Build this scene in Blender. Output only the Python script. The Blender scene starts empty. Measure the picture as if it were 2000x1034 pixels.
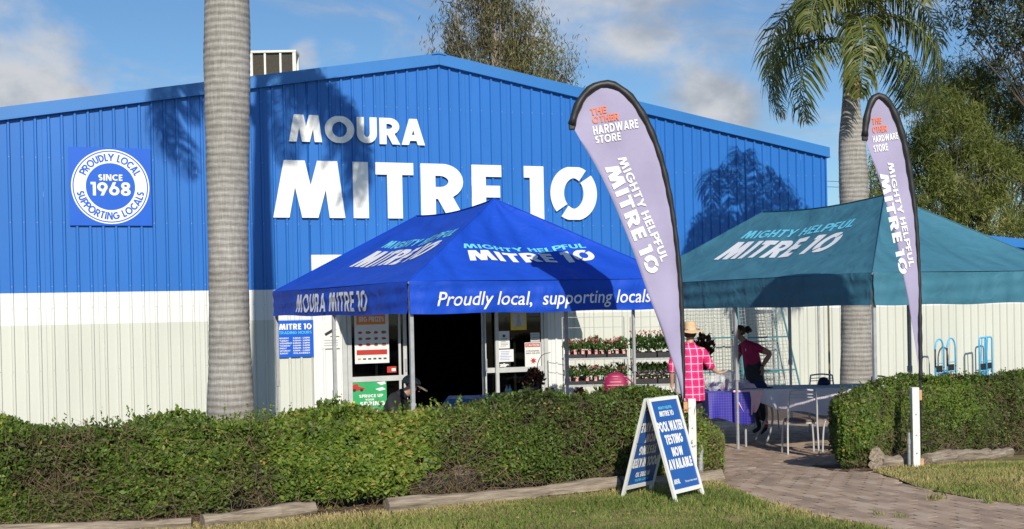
import bpy, bmesh, math, random
import numpy as np
from mathutils import Vector, Matrix
random.seed(7); np.random.seed(7)
PI = math.pi
S = bpy.context.scene
COL = S.collection

# ------------------------------------------------------------------ camera, sky, sun, exposure
H = 2.04                                   # eye height above the paved forecourt
F, PITCH, ROLL, CX, CY = 2383.08, -0.0082, 0.0207, 1000.0, 619.8   # measured on the 2000 px wide photograph
cp, sp_, cr, sr = math.cos(PITCH), math.sin(PITCH), math.cos(ROLL), math.sin(ROLL)
cam_data = bpy.data.cameras.new('camera'); cam = bpy.data.objects.new('camera', cam_data); COL.objects.link(cam)
right = Vector((cr, sp_*sr, -cp*sr)); up = Vector((sr, -sp_*cr, cp*cr)); fwd = Vector((0, cp, sp_))
M = Matrix((right, up, -fwd)).transposed().to_4x4(); M.translation = (0, 0, H)
cam.matrix_world = M
cam_data.sensor_width = 36; cam_data.lens = 36*F/2000; cam_data.shift_y = (CY-517)/2000
cam_data.clip_end = 3000; cam_data.clip_start = 0.1
S.camera = cam

SUN_EL, SUN_X = math.radians(31), 0.17      # the sun stands behind the camera, a little to its right
tosun = Vector((SUN_X, -1, 0)).normalized()*math.cos(SUN_EL) + Vector((0, 0, math.sin(SUN_EL)))
sd = bpy.data.lights.new('sun', 'SUN'); sun = bpy.data.objects.new('sun', sd); COL.objects.link(sun)
sd.energy = 4.9; sd.angle = math.radians(0.5); sd.color = (1.0, 0.93, 0.82)
sun.rotation_euler = tosun.to_track_quat('Z', 'Y').to_euler(); sun.location = (3, -20, 20)

w = bpy.data.worlds.new('World'); S.world = w; w.use_nodes = True
nt = w.node_tree; N = nt.nodes; L = nt.links; N.clear()
out = N.new('ShaderNodeOutputWorld'); bg = N.new('ShaderNodeBackground'); sky = N.new('ShaderNodeTexSky')
sky.sky_type = 'NISHITA'; sky.sun_disc = False; sky.sun_elevation = SUN_EL
sky.sun_rotation = math.atan2(SUN_X, -1); sky.air_density = 1.0; sky.dust_density = 0.15; sky.ozone_density = 3.5
bg.inputs['Strength'].default_value = 0.102
tc = N.new('ShaderNodeTexCoord'); sep = N.new('ShaderNodeSeparateXYZ'); L.new(tc.outputs['Generated'], sep.inputs[0])
def wmath(op, a, b=None, clamp=False):
    n = N.new('ShaderNodeMath'); n.operation = op; n.use_clamp = clamp
    for i, v in enumerate((a, b)):
        if v is None: continue
        if isinstance(v, (int, float)): n.inputs[i].default_value = v
        else: L.new(v, n.inputs[i])
    return n.outputs[0]
zz = wmath('ADD', wmath('MAXIMUM', sep.outputs[2], 0.0), 0.16)
comb = N.new('ShaderNodeCombineXYZ')
L.new(wmath('DIVIDE', sep.outputs[0], zz), comb.inputs[0]); L.new(wmath('DIVIDE', sep.outputs[1], zz), comb.inputs[1])
comb.inputs[2].default_value = 3.1
def wnoise(vec, scale, detail=8, rough=.58, dist=.3, sc=(1, 1, 1)):
    mp_ = N.new('ShaderNodeMapping'); mp_.inputs['Scale'].default_value = sc; L.new(vec, mp_.inputs[0])
    n = N.new('ShaderNodeTexNoise'); n.inputs['Scale'].default_value = scale; n.inputs['Detail'].default_value = detail; n.inputs['Roughness'].default_value = rough; n.inputs['Distortion'].default_value = dist
    L.new(mp_.outputs[0], n.inputs['Vector']); return n.outputs['Fac']
def wrange(v, a, b, lo=0.0, hi=1.0):
    m_ = N.new('ShaderNodeMapRange'); m_.interpolation_type = 'SMOOTHSTEP'; L.new(v, m_.inputs[0])
    for k, q in enumerate((a, b, lo, hi)): m_.inputs[k+1].default_value = q
    return m_.outputs[0]
GEN = tc.outputs['Generated']
def lobe(direction, sharp):                 # a bank of cumulus in one part of the sky, broken up by the noise
    n = N.new('ShaderNodeVectorMath'); n.operation = 'DOT_PRODUCT'; L.new(GEN, n.inputs[0])
    v = Vector(direction).normalized(); n.inputs[1].default_value = v
    return wmath('POWER', wmath('MAXIMUM', n.outputs['Value'], 0.0), sharp)
bank = lobe((-0.43, 1, 0.175), 260)
for d_, s_, k_ in (((-0.34, 1, 0.15), 900, .55), ((0.17, 1, 0.150), 1100, .85), ((0.25, 1, 0.10), 700, .6), ((0.10, 1, 0.25), 260, .80), ((0.01, 1, 0.235), 900, .35), ((-0.165, 1, 0.21), 4000, .75), ((-0.27, 1, 0.25), 3500, .45), ((-0.09, 1, 0.235), 1500, .45)):
    bank = wmath('ADD', bank, wmath('MULTIPLY', lobe(d_, s_), k_))
bank = wmath('MINIMUM', bank, 1.0)
nA = wnoise(GEN, 9.0, 9, .55, .2, (1, 1, 1.6)); nB = wnoise(comb.outputs[0], 1.3, 8, .6, .4)
cum = wrange(wmath('ADD', wmath('MULTIPLY', nA, 0.62), wmath('MULTIPLY', bank, 0.42)), 0.49, 0.68)
wisp = wmath('MULTIPLY', wrange(wmath('ADD', wnoise(GEN, 5.0, 10, .62, .8, (1, 1, 3.2)), wmath('MULTIPLY', nB, .25)), 0.60, 0.86), 0.62)
dens = wmath('MAXIMUM', wmath('MULTIPLY', cum, 0.93), wisp)
shade = wrange(wnoise(GEN, 13.0, 6, .55, .2, (1, 1, 1.5)), 0.38, 0.66)
cr_ = N.new('ShaderNodeMixRGB'); cr_.inputs[1].default_value = (6.3, 6.4, 6.6, 1); cr_.inputs[2].default_value = (3.7, 4.0, 4.5, 1); L.new(shade, cr_.inputs[0])
tint = N.new('ShaderNodeMixRGB'); tint.blend_type = 'MULTIPLY'; tint.inputs[0].default_value = 1; tint.inputs[2].default_value = (0.72, 0.89, 1.01, 1); L.new(sky.outputs[0], tint.inputs[1])
mx = N.new('ShaderNodeMixRGB'); L.new(dens, mx.inputs[0]); L.new(cr_.outputs[0], mx.inputs[2]); L.new(tint.outputs[0], mx.inputs[1])
L.new(mx.outputs[0], bg.inputs['Color']); L.new(bg.outputs[0], out.inputs['Surface'])

S.view_settings.view_transform = 'Standard'; S.view_settings.look = 'None'
S.view_settings.exposure = 0.0; S.view_settings.gamma = 1.0; S.view_settings.use_curve_mapping = False
S.cycles.max_bounces = 6

# ------------------------------------------------------------------ measuring helpers
def ray(px, py):
    X = (px-CX)/F; U = (CY-py)/F
    x = X*cr + U*sr; u = -X*sr + U*cr
    return Vector((x, cp - u*sp_, sp_ + u*cp))
def at(px, py, Y):
    d = ray(px, py); return Vector((d.x*Y/d.y, Y, H + d.z*Y/d.y))
def proj(p):
    x, y, z = p[0], p[1], p[2]-H
    d = y*cp + z*sp_; u = -y*sp_ + z*cp
    return (CX + F*(x*cr-u*sr)/d, CY - F*(x*sr+u*cr)/d)
GB = 0.30
def G(y):                                   # the lawn lies a little above the forecourt and falls towards it
    t = min(1, max(0, (y-11)/6)); q = min(1, max(0, (y-18)/6)); return 0.33*(1-t*t*(3-2*t)) - GB*q*q*(3-2*q)
def ground_at(px, py):
    d = ray(px, py); g = 0.1
    for _ in range(30):
        t = (g-H)/d.z; g = G(d.y*t)
    return Vector((d.x*t, d.y*t, g))
TH, WD = 0.3743, 27.01
ct, st_ = math.cos(TH), math.sin(TH)
def wall_at(px, py, off=0.0):               # point of the front wall (off = metres in front of it): (along, height)
    d = ray(px, py); n = Vector((st_, -ct, 0)); p0 = Vector((0, WD, 0)) + n*off
    t = (p0 - Vector((0, 0, H))).dot(n)/d.dot(n); p = Vector((0, 0, H)) + d*t
    q = p - p0
    return q.x*ct + q.y*st_, p.z
def wall_world(a, h, off=0.0): return Vector((a*ct + off*st_, WD + a*st_ - off*ct, h))

# ------------------------------------------------------------------ materials
MATS = {}
def nodes(name):
    m = bpy.data.materials.new(name); m.use_nodes = True; t = m.node_tree
    return m, t.nodes, t.links, t.nodes['Principled BSDF']
def pm(name, col, rough=0.6, var=0.12, scale=4.0, bump=0.0, bscale=60.0, metal=0.0, spec=0.5, detail=5, col2=None, stretch=None, emit=None):
    if name in MATS: return MATS[name]
    m, N, L, b = nodes(name)
    b.inputs['Roughness'].default_value = rough; b.inputs['Metallic'].default_value = metal
    b.inputs['Specular IOR Level'].default_value = spec
    tc = N.new('ShaderNodeTexCoord'); mp = N.new('ShaderNodeMapping'); L.new(tc.outputs['Object'], mp.inputs[0])
    if stretch: mp.inputs['Scale'].default_value = stretch
    n = N.new('ShaderNodeTexNoise'); n.inputs['Scale'].default_value = scale; n.inputs['Detail'].default_value = detail; n.inputs['Roughness'].default_value = 0.6
    L.new(mp.outputs[0], n.inputs['Vector'])
    r = N.new('ShaderNodeValToRGB'); r.color_ramp.elements[0].position = 0.3; r.color_ramp.elements[1].position = 0.7
    c2 = col2 or tuple(min(1, c*(1+var)+var*0.01) for c in col); c1 = tuple(c*(1-var) for c in col) if not col2 else col
    r.color_ramp.elements[0].color = (*c1, 1); r.color_ramp.elements[1].color = (*c2, 1)
    L.new(n.outputs['Fac'], r.inputs[0]); L.new(r.outputs[0], b.inputs['Base Color'])
    if bump:
        n2 = N.new('ShaderNodeTexNoise'); n2.inputs['Scale'].default_value = bscale; n2.inputs['Detail'].default_value = 4
        L.new(mp.outputs[0], n2.inputs['Vector'])
        bp = N.new('ShaderNodeBump'); bp.inputs['Strength'].default_value = bump; bp.inputs['Distance'].default_value = 0.02
        L.new(n2.outputs['Fac'], bp.inputs['Height']); L.new(bp.outputs[0], b.inputs['Normal'])
    MATS[name] = m; return m
def leafmat(name, cols, rough=0.45, trans=0.25, spec=0.4):
    m, N, L, b = nodes(name)
    at_ = N.new('ShaderNodeAttribute'); at_.attribute_name = 'rnd'
    r = N.new('ShaderNodeValToRGB'); els = r.color_ramp.elements
    while len(els) < len(cols): els.new(0.5)
    for e, (p, c) in zip(els, cols): e.position = p; e.color = (*c, 1)
    L.new(at_.outputs['Fac'], r.inputs[0]); L.new(r.outputs[0], b.inputs['Base Color'])
    b.inputs['Roughness'].default_value = rough; b.inputs['Specular IOR Level'].default_value = spec
    tr = N.new('ShaderNodeBsdfTranslucent'); L.new(r.outputs[0], tr.inputs['Color'])
    mx = N.new('ShaderNodeMixShader'); mx.inputs[0].default_value = trans
    o = N['Material Output']; L.new(b.outputs[0], mx.inputs[1]); L.new(tr.outputs[0], mx.inputs[2]); L.new(mx.outputs[0], o.inputs['Surface'])
    return m

def steelmat(name, col, var=0.06):
    """pre-painted steel sheet: faint dust streaks running down, low gloss"""
    m, N, L, b = nodes(name)
    tc = N.new('ShaderNodeTexCoord')
    def noise(scale, sx, sy, sz, det=6):
        mp = N.new('ShaderNodeMapping'); L.new(tc.outputs['Object'], mp.inputs[0]); mp.inputs['Scale'].default_value = (sx, sy, sz)
        n = N.new('ShaderNodeTexNoise'); n.inputs['Scale'].default_value = scale; n.inputs['Detail'].default_value = det
        L.new(mp.outputs[0], n.inputs['Vector']); return n.outputs['Fac']
    r = N.new('ShaderNodeValToRGB'); r.color_ramp.elements[0].position = .3; r.color_ramp.elements[1].position = .72
    r.color_ramp.elements[0].color = (*[c*(1-var) for c in col], 1); r.color_ramp.elements[1].color = (*[c*(1+var)+.004 for c in col], 1)
    L.new(noise(.9, 1, 1, .35), r.inputs[0])
    r2 = N.new('ShaderNodeValToRGB'); r2.color_ramp.elements[0].position = .55; r2.color_ramp.elements[1].position = .8
    r2.color_ramp.elements[0].color = (0, 0, 0, 1); r2.color_ramp.elements[1].color = (.22, .22, .22, 1)
    L.new(noise(2.2, 9, 1, .35), r2.inputs[0])
    mx = N.new('ShaderNodeMixRGB'); L.new(r2.outputs[0], mx.inputs[0]); L.new(r.outputs[0], mx.inputs[1])
    mx.inputs[2].default_value = (*[c*.75+.035 for c in col], 1)
    L.new(mx.outputs[0], b.inputs['Base Color'])
    b.inputs['Roughness'].default_value = .42; b.inputs['Specular IOR Level'].default_value = .35
    bp = N.new('ShaderNodeBump'); bp.inputs['Strength'].default_value = .12; bp.inputs['Distance'].default_value = .03
    L.new(noise(1.6, 1, 1, .5, 3), bp.inputs['Height']); L.new(bp.outputs[0], b.inputs['Normal'])
    MATS[name] = m; return m

# ------------------------------------------------------------------ mesh builder
class MB:
    def __init__(s): s.v = []; s.f = []; s.r = []
    def add(s, vs, fs):
        o = len(s.v); s.v += [tuple(p) for p in vs]; s.f += [tuple(i+o for i in f) for f in fs]; return s
    def box(s, x0, x1, y0, y1, z0, z1, bev=0):
        if bev:
            bm = bmesh.new(); bmesh.ops.create_cube(bm, size=1)
            for v in bm.verts: v.co = ((x0+x1)/2+v.co.x*(x1-x0), (y0+y1)/2+v.co.y*(y1-y0), (z0+z1)/2+v.co.z*(z1-z0))
            bmesh.ops.bevel(bm, geom=bm.edges[:], offset=bev, segments=2, affect='EDGES', profile=.5)
            bm.verts.index_update(); s.add([v.co[:] for v in bm.verts], [[v.index for v in f.verts] for f in bm.faces]); bm.free(); return s
        return s.add([(x0,y0,z0),(x1,y0,z0),(x1,y1,z0),(x0,y1,z0),(x0,y0,z1),(x1,y0,z1),(x1,y1,z1),(x0,y1,z1)],
                     [(0,3,2,1),(4,5,6,7),(0,1,5,4),(1,2,6,5),(2,3,7,6),(3,0,4,7)])
    def tube(s, pts, r, n=8, cap=True, closed=False):
        pts = [Vector(p) for p in pts]; k = len(pts); rs = r if hasattr(r, '__len__') else [r]*k
        o = len(s.v); prev = None
        for i, p in enumerate(pts):
            if closed: t = (pts[(i+1) % k]-pts[i-1]).normalized()
            else: t = (pts[min(i+1, k-1)]-pts[max(i-1, 0)]).normalized()
            if prev is None:
                a = t.cross(Vector((0, 0, 1)));
                if a.length < .05: a = t.cross(Vector((0, 1, 0)))
            else: a = prev - t*prev.dot(t)
            a.normalize(); prev = a; b = t.cross(a)
            for j in range(n):
                q = 2*PI*j/n; s.v.append(tuple(p + (a*math.cos(q)+b*math.sin(q))*rs[i]))
        for i in range(k if closed else k-1):
            i2 = (i+1) % k
            for j in range(n):
                s.f.append((o+i*n+j, o+i*n+(j+1) % n, o+i2*n+(j+1) % n, o+i2*n+j))
        if cap and not closed:
            s.f.append(tuple(o+j for j in range(n))[::-1]); s.f.append(tuple(o+(k-1)*n+j for j in range(n)))
        return s
    def rod(s, a, b, r, n=8): return s.tube([a, b], r, n)
    def loft(s, rings, cap=True, closed=True):
        o = len(s.v); n = len(rings[0])
        for r in rings: s.v += [tuple(p) for p in r]
        for i in range(len(rings)-1):
            for j in range(n if closed else n-1):
                s.f.append((o+i*n+j, o+i*n+(j+1) % n, o+(i+1)*n+(j+1) % n, o+(i+1)*n+j))
        if cap and closed:
            s.f.append(tuple(o+j for j in range(n))[::-1]); s.f.append(tuple(o+(len(rings)-1)*n+j for j in range(n)))
        return s
    def lathe(s, prof, n=16, c=(0, 0), cap=True):
        return s.loft([[(c[0]+r*math.cos(2*PI*j/n), c[1]+r*math.sin(2*PI*j/n), z) for j in range(n)] for r, z in prof], cap)
    def grid(s, fn, nu, nv):
        o = len(s.v)
        for j in range(nv+1):
            for i in range(nu+1): s.v.append(tuple(fn(i/nu, j/nv)))
        for j in range(nv):
            for i in range(nu):
                q = o+j*(nu+1)+i; s.f.append((q, q+1, q+nu+2, q+nu+1))
        return s
    def prism(s, poly, y0, y1):             # poly in x,z
        n = len(poly)
        return s.add([(x, y0, z) for x, z in poly]+[(x, y1, z) for x, z in poly],
                     [tuple(range(n)), tuple(range(2*n-1, n-1, -1))]+[(i, i+n, (i+1) % n+n, (i+1) % n) for i in range(n)])
    def prismz(s, poly, z0, z1):
        n = len(poly)
        return s.add([(x, y, z0) for x, y in poly]+[(x, y, z1) for x, y in poly],
                     [tuple(range(n-1, -1, -1)), tuple(range(n, 2*n))]+[(i, (i+1) % n, (i+1) % n+n, i+n) for i in range(n)])
    def mesh(s, name, mat, smooth=False, rnd=None):
        me = bpy.data.meshes.new(name); me.from_pydata(s.v, [], s.f)
        for m in (mat if isinstance(mat, (list, tuple)) else [mat]): me.materials.append(m)
        if smooth: me.shade_smooth()
        if rnd is not None:
            a = me.attributes.new('rnd', 'FLOAT', 'FACE'); a.data.foreach_set('value', rnd)
        return me
    def build(s, name, mat, parent=None, smooth=False, fix=True, loc=None, **kw):
        me = s.mesh(name, mat, smooth, **kw)
        if fix:
            bm = bmesh.new(); bm.from_mesh(me); bmesh.ops.recalc_face_normals(bm, faces=bm.faces); bm.to_mesh(me); bm.free()
        return link(name, me, parent, loc)
def link(name, me, parent=None, loc=None):
    o = bpy.data.objects.new(name, me); COL.objects.link(o)
    if parent: o.parent = parent
    if loc is not None: o.location = loc
    return o
def thing(name, label, cat, loc=(0, 0, 0), rotz=0, group=None):
    o = bpy.data.objects.new(name, None); COL.objects.link(o); o.empty_display_size = .2
    o.location = loc; o.rotation_euler = (0, 0, rotz); return tag(o, label, cat, group)
def tag(o, label=None, cat=None, group=None, kind=None):
    if label: o['label'] = label
    if cat: o['category'] = cat
    if group: o['group'] = group
    if kind: o['kind'] = kind
    return o
def copytree(o, parent=None):
    c = o.copy(); COL.objects.link(c)
    if parent is not None: c.parent = parent
    for ch in list(o.children): copytree(ch, c)
    return c
def smooth_angle(o, deg=40):
    o.data.shade_smooth()
    bm = bmesh.new(); bm.from_mesh(o.data)
    for e in bm.edges:
        if len(e.link_faces) == 2 and e.calc_face_angle(0) > math.radians(deg): e.smooth = False
    bm.to_mesh(o.data); bm.free(); return o
def catmull(pts, n=8):
    pts = [Vector(p) for p in pts]; P = [pts[0]*2-pts[1]]+pts+[pts[-1]*2-pts[-2]]; o = []
    for i in range(1, len(P)-2):
        for k in range(n):
            t = k/n; a, b, c, d = P[i-1:i+3]
            o.append(.5*((2*b)+(c-a)*t+(2*a-5*b+4*c-d)*t*t+(-a+3*b-3*c+d)*t**3))
    o.append(pts[-1]); return o
def inpoly(x, y, poly):
    c = False; n = len(poly)
    for i in range(n):
        x1, y1 = poly[i]; x2, y2 = poly[i-1]
        if (y1 > y) != (y2 > y) and x < (x2-x1)*(y-y1)/(y2-y1)+x1: c = not c
    return c

# ------------------------------------------------------------------ lettering: a geometric capital face drawn in strokes
def arc(cx, cy, rx, ry, a0, a1, n=None):
    n = n or max(4, int(abs(a1-a0)/12)); return [(cx+rx*math.cos(math.radians(a0+(a1-a0)*i/n)), cy+ry*math.sin(math.radians(a0+(a1-a0)*i/n))) for i in range(n+1)]
def glyph(ch, t):
    h = t/2; b = .5; g_ = t*.41
    def diag(x0, x1, y0=0, y1=1):           # slanted stroke running past both ends, clipped to the cap height
        e = .4; dx = (x1-x0)/(y1-y0); return [(x0-dx*e*(y0 <= 0), y0-e*(y0 <= 0)), (x1+dx*e*(y1 >= 1), y1+e*(y1 >= 1))]
    if ch == 'I': return t, [[(h, 0), (h, 1)]]
    if ch == 'L': return .54, [[(h, 0), (h, 1)], [(0, g_), (.54, g_)]]
    if ch == 'T': return .67, [[(0, 1-g_), (.67, 1-g_)], [(.335, 0), (.335, 1)]]
    if ch == 'E': return .56, [[(h, 0), (h, 1)], [(0, g_), (.56, g_)], [(0, 1-g_), (.56, 1-g_)], [(0, .51), (.53, .51)]]
    if ch == 'F': return .54, [[(h, 0), (h, 1)], [(0, 1-g_), (.54, 1-g_)], [(0, .48), (.5, .48)]]
    if ch == 'H': return .76, [[(h, 0), (h, 1)], [(.76-h, 0), (.76-h, 1)], [(h, .51), (.76-h, .51)]]
    if ch == 'A': return .94, [diag(h*1.15, .47-.01), diag(.94-h*1.15, .47+.01), [(.25, .27), (.69, .27)]]
    if ch == 'V': return .9, [diag(.45, h*1.1), diag(.45, .9-h*1.1)]
    if ch == 'W': return 1.32, [diag(.38, h*1.1), diag(.38, .66), diag(.94, .66), diag(.94, 1.32-h*1.1)]
    if ch == 'M': return 1.24, [diag(h*1.12, .34), diag(.63, .42), diag(.63, .90), diag(1.24-h*1.12, .97)]
    if ch == 'N': return .86, [[(h, 0), (h, 1)], diag(.86-h*1.3, h*1.3), [(.86-h, 0), (.86-h, 1)]]
    if ch == 'Z': return .66, [[(0, 1-g_), (.66, 1-g_)], [(0, g_), (.66, g_)], diag(h*.9, .66-h*.9)]
    if ch == 'Y': return .84, [[(h*.9-.1, 1.16), (.42, .42)], [(.84-h*.9+.1, 1.16), (.42, .42)], [(.42, 0), (.42, .5)]]
    if ch == 'K': return .8, [[(h, 0), (h, 1)], [(.8+.1, 1.2), (.25, .42)], diag(.8-h, .35)]
    if ch in 'OQ': return 1.10, [arc(.55, b, .55-h, .51-g_, 0, 360, 40)]
    if ch == '@': return .92, [arc(.46, b, .46-h, .51-g_, 57, 223, 22), arc(.46, b, .46-h, .51-g_, 237, 403, 22)]   # the broken ring that stands for 0
    if ch == '0': return .8, [arc(.4, b, .4-h, .5-h, 0, 360, 32)]
    if ch == 'C': return .86, [arc(.52, b, .52-h, .51-h, 48, 312, 26)]
    if ch == 'G': return .98, [arc(.52, b, .52-h, .51-h, 45, 345, 28)+[(.98-h, .5)], [(.55, .48), (.98-h*.2, .48)]]
    if ch == 'U': return .76, [[(h, 1), (h, .38)]+arc(.38, .38, .38-h, .38-h, 180, 360, 14)+[(.76-h, 1)]]
    if ch == 'D': return .84, [[(h, 0), (h, 1)], [(h, 1-h), (.34, 1-h)]+arc(.34, b, .5-h, .5-h, 90, -90, 16)+[(h, h)]]
    if ch in 'PRB':
        r = .32; s = [[(h, 0), (h, 1)], [(h, 1-g_), (.36, 1-g_)]+arc(.36, 1-r, .41-h, r-g_, 90, -90, 14)+[(h, 1-2*r+g_)]]
        if ch == 'R': s.append([(.80-h*.9+.18, -.4), (.42, .42)]); return .80, s
        if ch == 'B': s.append([(h, h), (.36, h)]+arc(.36, .26, .32-h*.6, .26-h, -90, 90, 12)+[(h, .52-h)]); return .7, s
        return .66, s
    if ch == 'S':
        r = .25+h*.5; return .62, [arc(.31, 1-(.5+h)/2, .31-h, (.5+h)/2-h, 35, 270, 16)[:-1]+arc(.31, (.5+h)/2, .31-h, (.5+h)/2-h, 90, -145, 16)]
    if ch == '1': return .38, [[(.38-h, 0), (.38-h, 1)], [(.0, 1-g_), (.38-h, 1-g_)]]
    if ch == '8': return .72, [arc(.36, .74, .31-h*.8, .26-h*.7, 0, 360, 24), arc(.36, .27, .36-h, .27-h*.8, 0, 360, 24)]
    if ch == '9': return .76, [arc(.38, .64, .38-h, .36-h, 0, 360, 28), [(.72-h, .56), (.30, -.1)]]
    if ch == '6': return .76, [arc(.38, .36, .38-h, .36-h, 0, 360, 28), [(.04+h, .44), (.46, 1.1)]]
    if ch == '-': return .3, [[(0, .4), (.3, .4)]]
    if ch == '.': return t, [[(h, 0), (h, t)]]
    return .35, []
def clipq(q):
    for lim, sg in ((0, 1), (1, -1)):
        o = []
        for i in range(len(q)):
            a, b_ = q[i-1], q[i]; ia = sg*(a[1]-lim) >= -1e-9; ib = sg*(b_[1]-lim) >= -1e-9
            if ia != ib:
                k = (lim-a[1])/(b_[1]-a[1]); o.append((a[0]+(b_[0]-a[0])*k, lim))
            if ib: o.append(b_)
        q = o
        if len(q) < 3: return None
    return q
def strokes(ch, t):
    wd, ss = glyph(ch, t); out_ = []
    for si, s in enumerate(ss):
        closed = len(s) > 4 and abs(s[0][0]-s[-1][0])+abs(s[0][1]-s[-1][1]) < 1e-6
        s = [s[0]]+[q for p_, q in zip(s[:-1], s[1:]) if abs(p_[0]-q[0])+abs(p_[1]-q[1]) > 1e-6]
        if closed: s = s[:-1]
        n = len(s); Lp, Rp = [], []
        for i in range(n):
            p = Vector(s[i]); a = Vector(s[i-1]) if (i or closed) else None; c = Vector(s[(i+1) % n]) if (i < n-1 or closed) else None
            d1 = (p-a).normalized() if a is not None else None; d2 = (c-p).normalized() if c is not None else None
            d1 = d1 or d2; d2 = d2 or d1
            m = (Vector((-d1.y, d1.x))+Vector((-d2.y, d2.x))).normalized(); k = 1/max(.5, m.dot(Vector((-d1.y, d1.x))))
            tg = (d1+d2).normalized(); tt_ = t*(.82+.18*abs(tg.y))
            Lp.append(p+m*k*tt_/2); Rp.append(p-m*k*tt_/2)
        for i in range(n if closed else n-1):
            j = (i+1) % n; q = clipq([tuple(Rp[i]), tuple(Rp[j]), tuple(Lp[j]), tuple(Lp[i])])
            if q: out_.append((q, si))
    return wd, out_
def text2d(txt, size=1.0, t=.2, gap=.12, xs=1.0, shear=0.0, center=False, space=.35):
    """convex polygons (points, layer) of a line of capitals, cap height = size"""
    x = 0; o = []
    for ch in txt:
        if ch == ' ': x += space; continue
        wd, qs = strokes(ch, t)
        for q, si in qs: o.append(([((x+p[0]+p[1]*shear)*size*xs, p[1]*size) for p in q], si))
        x += wd+gap
    x -= gap
    if center: o = [([(p[0]-x*size*xs/2, p[1]) for p in q], si) for q, si in o]
    return o, x*size*xs
def fontpolys(txt, size, offset=0.0, shear=0.0, xs=1.0, center=False):
    cu = bpy.data.curves.new('text', 'FONT'); cu.body = txt; cu.size = size/.73; cu.offset = offset; cu.shear = shear; cu.resolution_u = 3
    ob = bpy.data.objects.new('text', cu); COL.objects.link(ob); dg = bpy.context.evaluated_depsgraph_get()
    me = bpy.data.meshes.new_from_object(ob.evaluated_get(dg)); bpy.data.objects.remove(ob); bpy.data.curves.remove(cu)
    v = [p.co for p in me.vertices]; o = [([(v[i].x*xs, v[i].y) for i in p.vertices], 0) for p in me.polygons]
    bpy.data.meshes.remove(me)
    xsx = [p[0] for q, _ in o for p in q] or [0]; w_ = max(xsx)
    if center: o = [([(p[0]-w_/2, p[1]) for p in q], s) for q, s in o]
    return o, w_
def shift(polys, dx, dy): return [([(p[0]+dx, p[1]+dy) for p in q], s) for q, s in polys]
def flatprint(polys, fn, name, mat, parent, lift=.003, step=None, layer=.0006):
    """print laid on a surface; fn(x, y, lift) -> local point"""
    mb = MB()
    for q, si in polys:
        lf = lift+si*layer
        if step:
            xs_ = [p[0] for p in q]; ys_ = [p[1] for p in q]
            if len(q) == 4 and max(max(xs_)-min(xs_), max(ys_)-min(ys_)) > step:
                nu = max(1, int(math.dist(q[0], q[1])/step)+1); nv = max(1, int(math.dist(q[1], q[2])/step)+1)
                def g(u, v, q=q):
                    a = [q[0][k]*(1-u)+q[1][k]*u for k in (0, 1)]; b_ = [q[3][k]*(1-u)+q[2][k]*u for k in (0, 1)]
                    return fn(a[0]*(1-v)+b_[0]*v, a[1]*(1-v)+b_[1]*v, lf)
                mb.grid(g, nu, nv); continue
        mb.add([fn(p[0], p[1], lf) for p in q], [tuple(range(len(q)))])
    return mb.build(name, mat, parent, fix=False)
def wallfn(x0, z0, y=0.0):                  # print on a surface facing local -y
    return lambda x, z, l: (x0+x, y-l, z0+z)
# ------------------------------------------------------------------ materials in use
m_blue = steelmat('blue painted steel', (0.020, 0.148, 0.490))
m_fascia = pm('blue fascia steel', (0.030, 0.175, 0.48), .4, .05, 1.0)
m_white = steelmat('white painted steel', (0.72, 0.73, 0.70), .04)
m_cream = steelmat('cream painted steel', (0.575, 0.59, 0.52), .05)
m_alu = pm('grey aluminium', (0.50, 0.51, 0.49), .4, .08, 6)
m_signwhite = pm('white sign plastic', (0.80, 0.80, 0.78), .35, .03, 2)
m_signblue = pm('blue sign panel', (0.006, 0.105, 0.56), .35, .05, 2)
m_dark = pm('unlit room black', (0.018, 0.017, 0.016), .9, .3, 3)  # near-black colour stands in for the darkness of the unlit shop
m_ink = pm('dark ink', (0.02, 0.02, 0.025), .6, .05)
m_galv = pm('galvanised steel', (0.42, 0.43, 0.43), .45, .2, 30, metal=.3)
m_greysteel = pm('grey powder coated steel', (0.36, 0.37, 0.38), .45, .15, 12)
m_black = pm('black plastic', (0.018, 0.018, 0.019), .5, .2, 8)
m_roof = pm('grey roof steel', (0.35, 0.36, 0.36), .5, .1, 2)

def glassmat():
    m, N, L, b = nodes('door glass'); tr = N.new('ShaderNodeBsdfTransparent'); tr.inputs[0].default_value = (.35, .37, .37, 1)
    gl = N.new('ShaderNodeBsdfGlossy'); gl.inputs['Roughness'].default_value = .03; gl.inputs['Color'].default_value = (.8, .8, .8, 1)
    fr = N.new('ShaderNodeFresnel'); fr.inputs[0].default_value = 1.5; mx = N.new('ShaderNodeMixShader')
    L.new(fr.outputs[0], mx.inputs[0]); L.new(tr.outputs[0], mx.inputs[1]); L.new(gl.outputs[0], mx.inputs[2]); L.new(mx.outputs[0], N['Material Output'].inputs[0]); return m
m_glass = glassmat()

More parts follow.
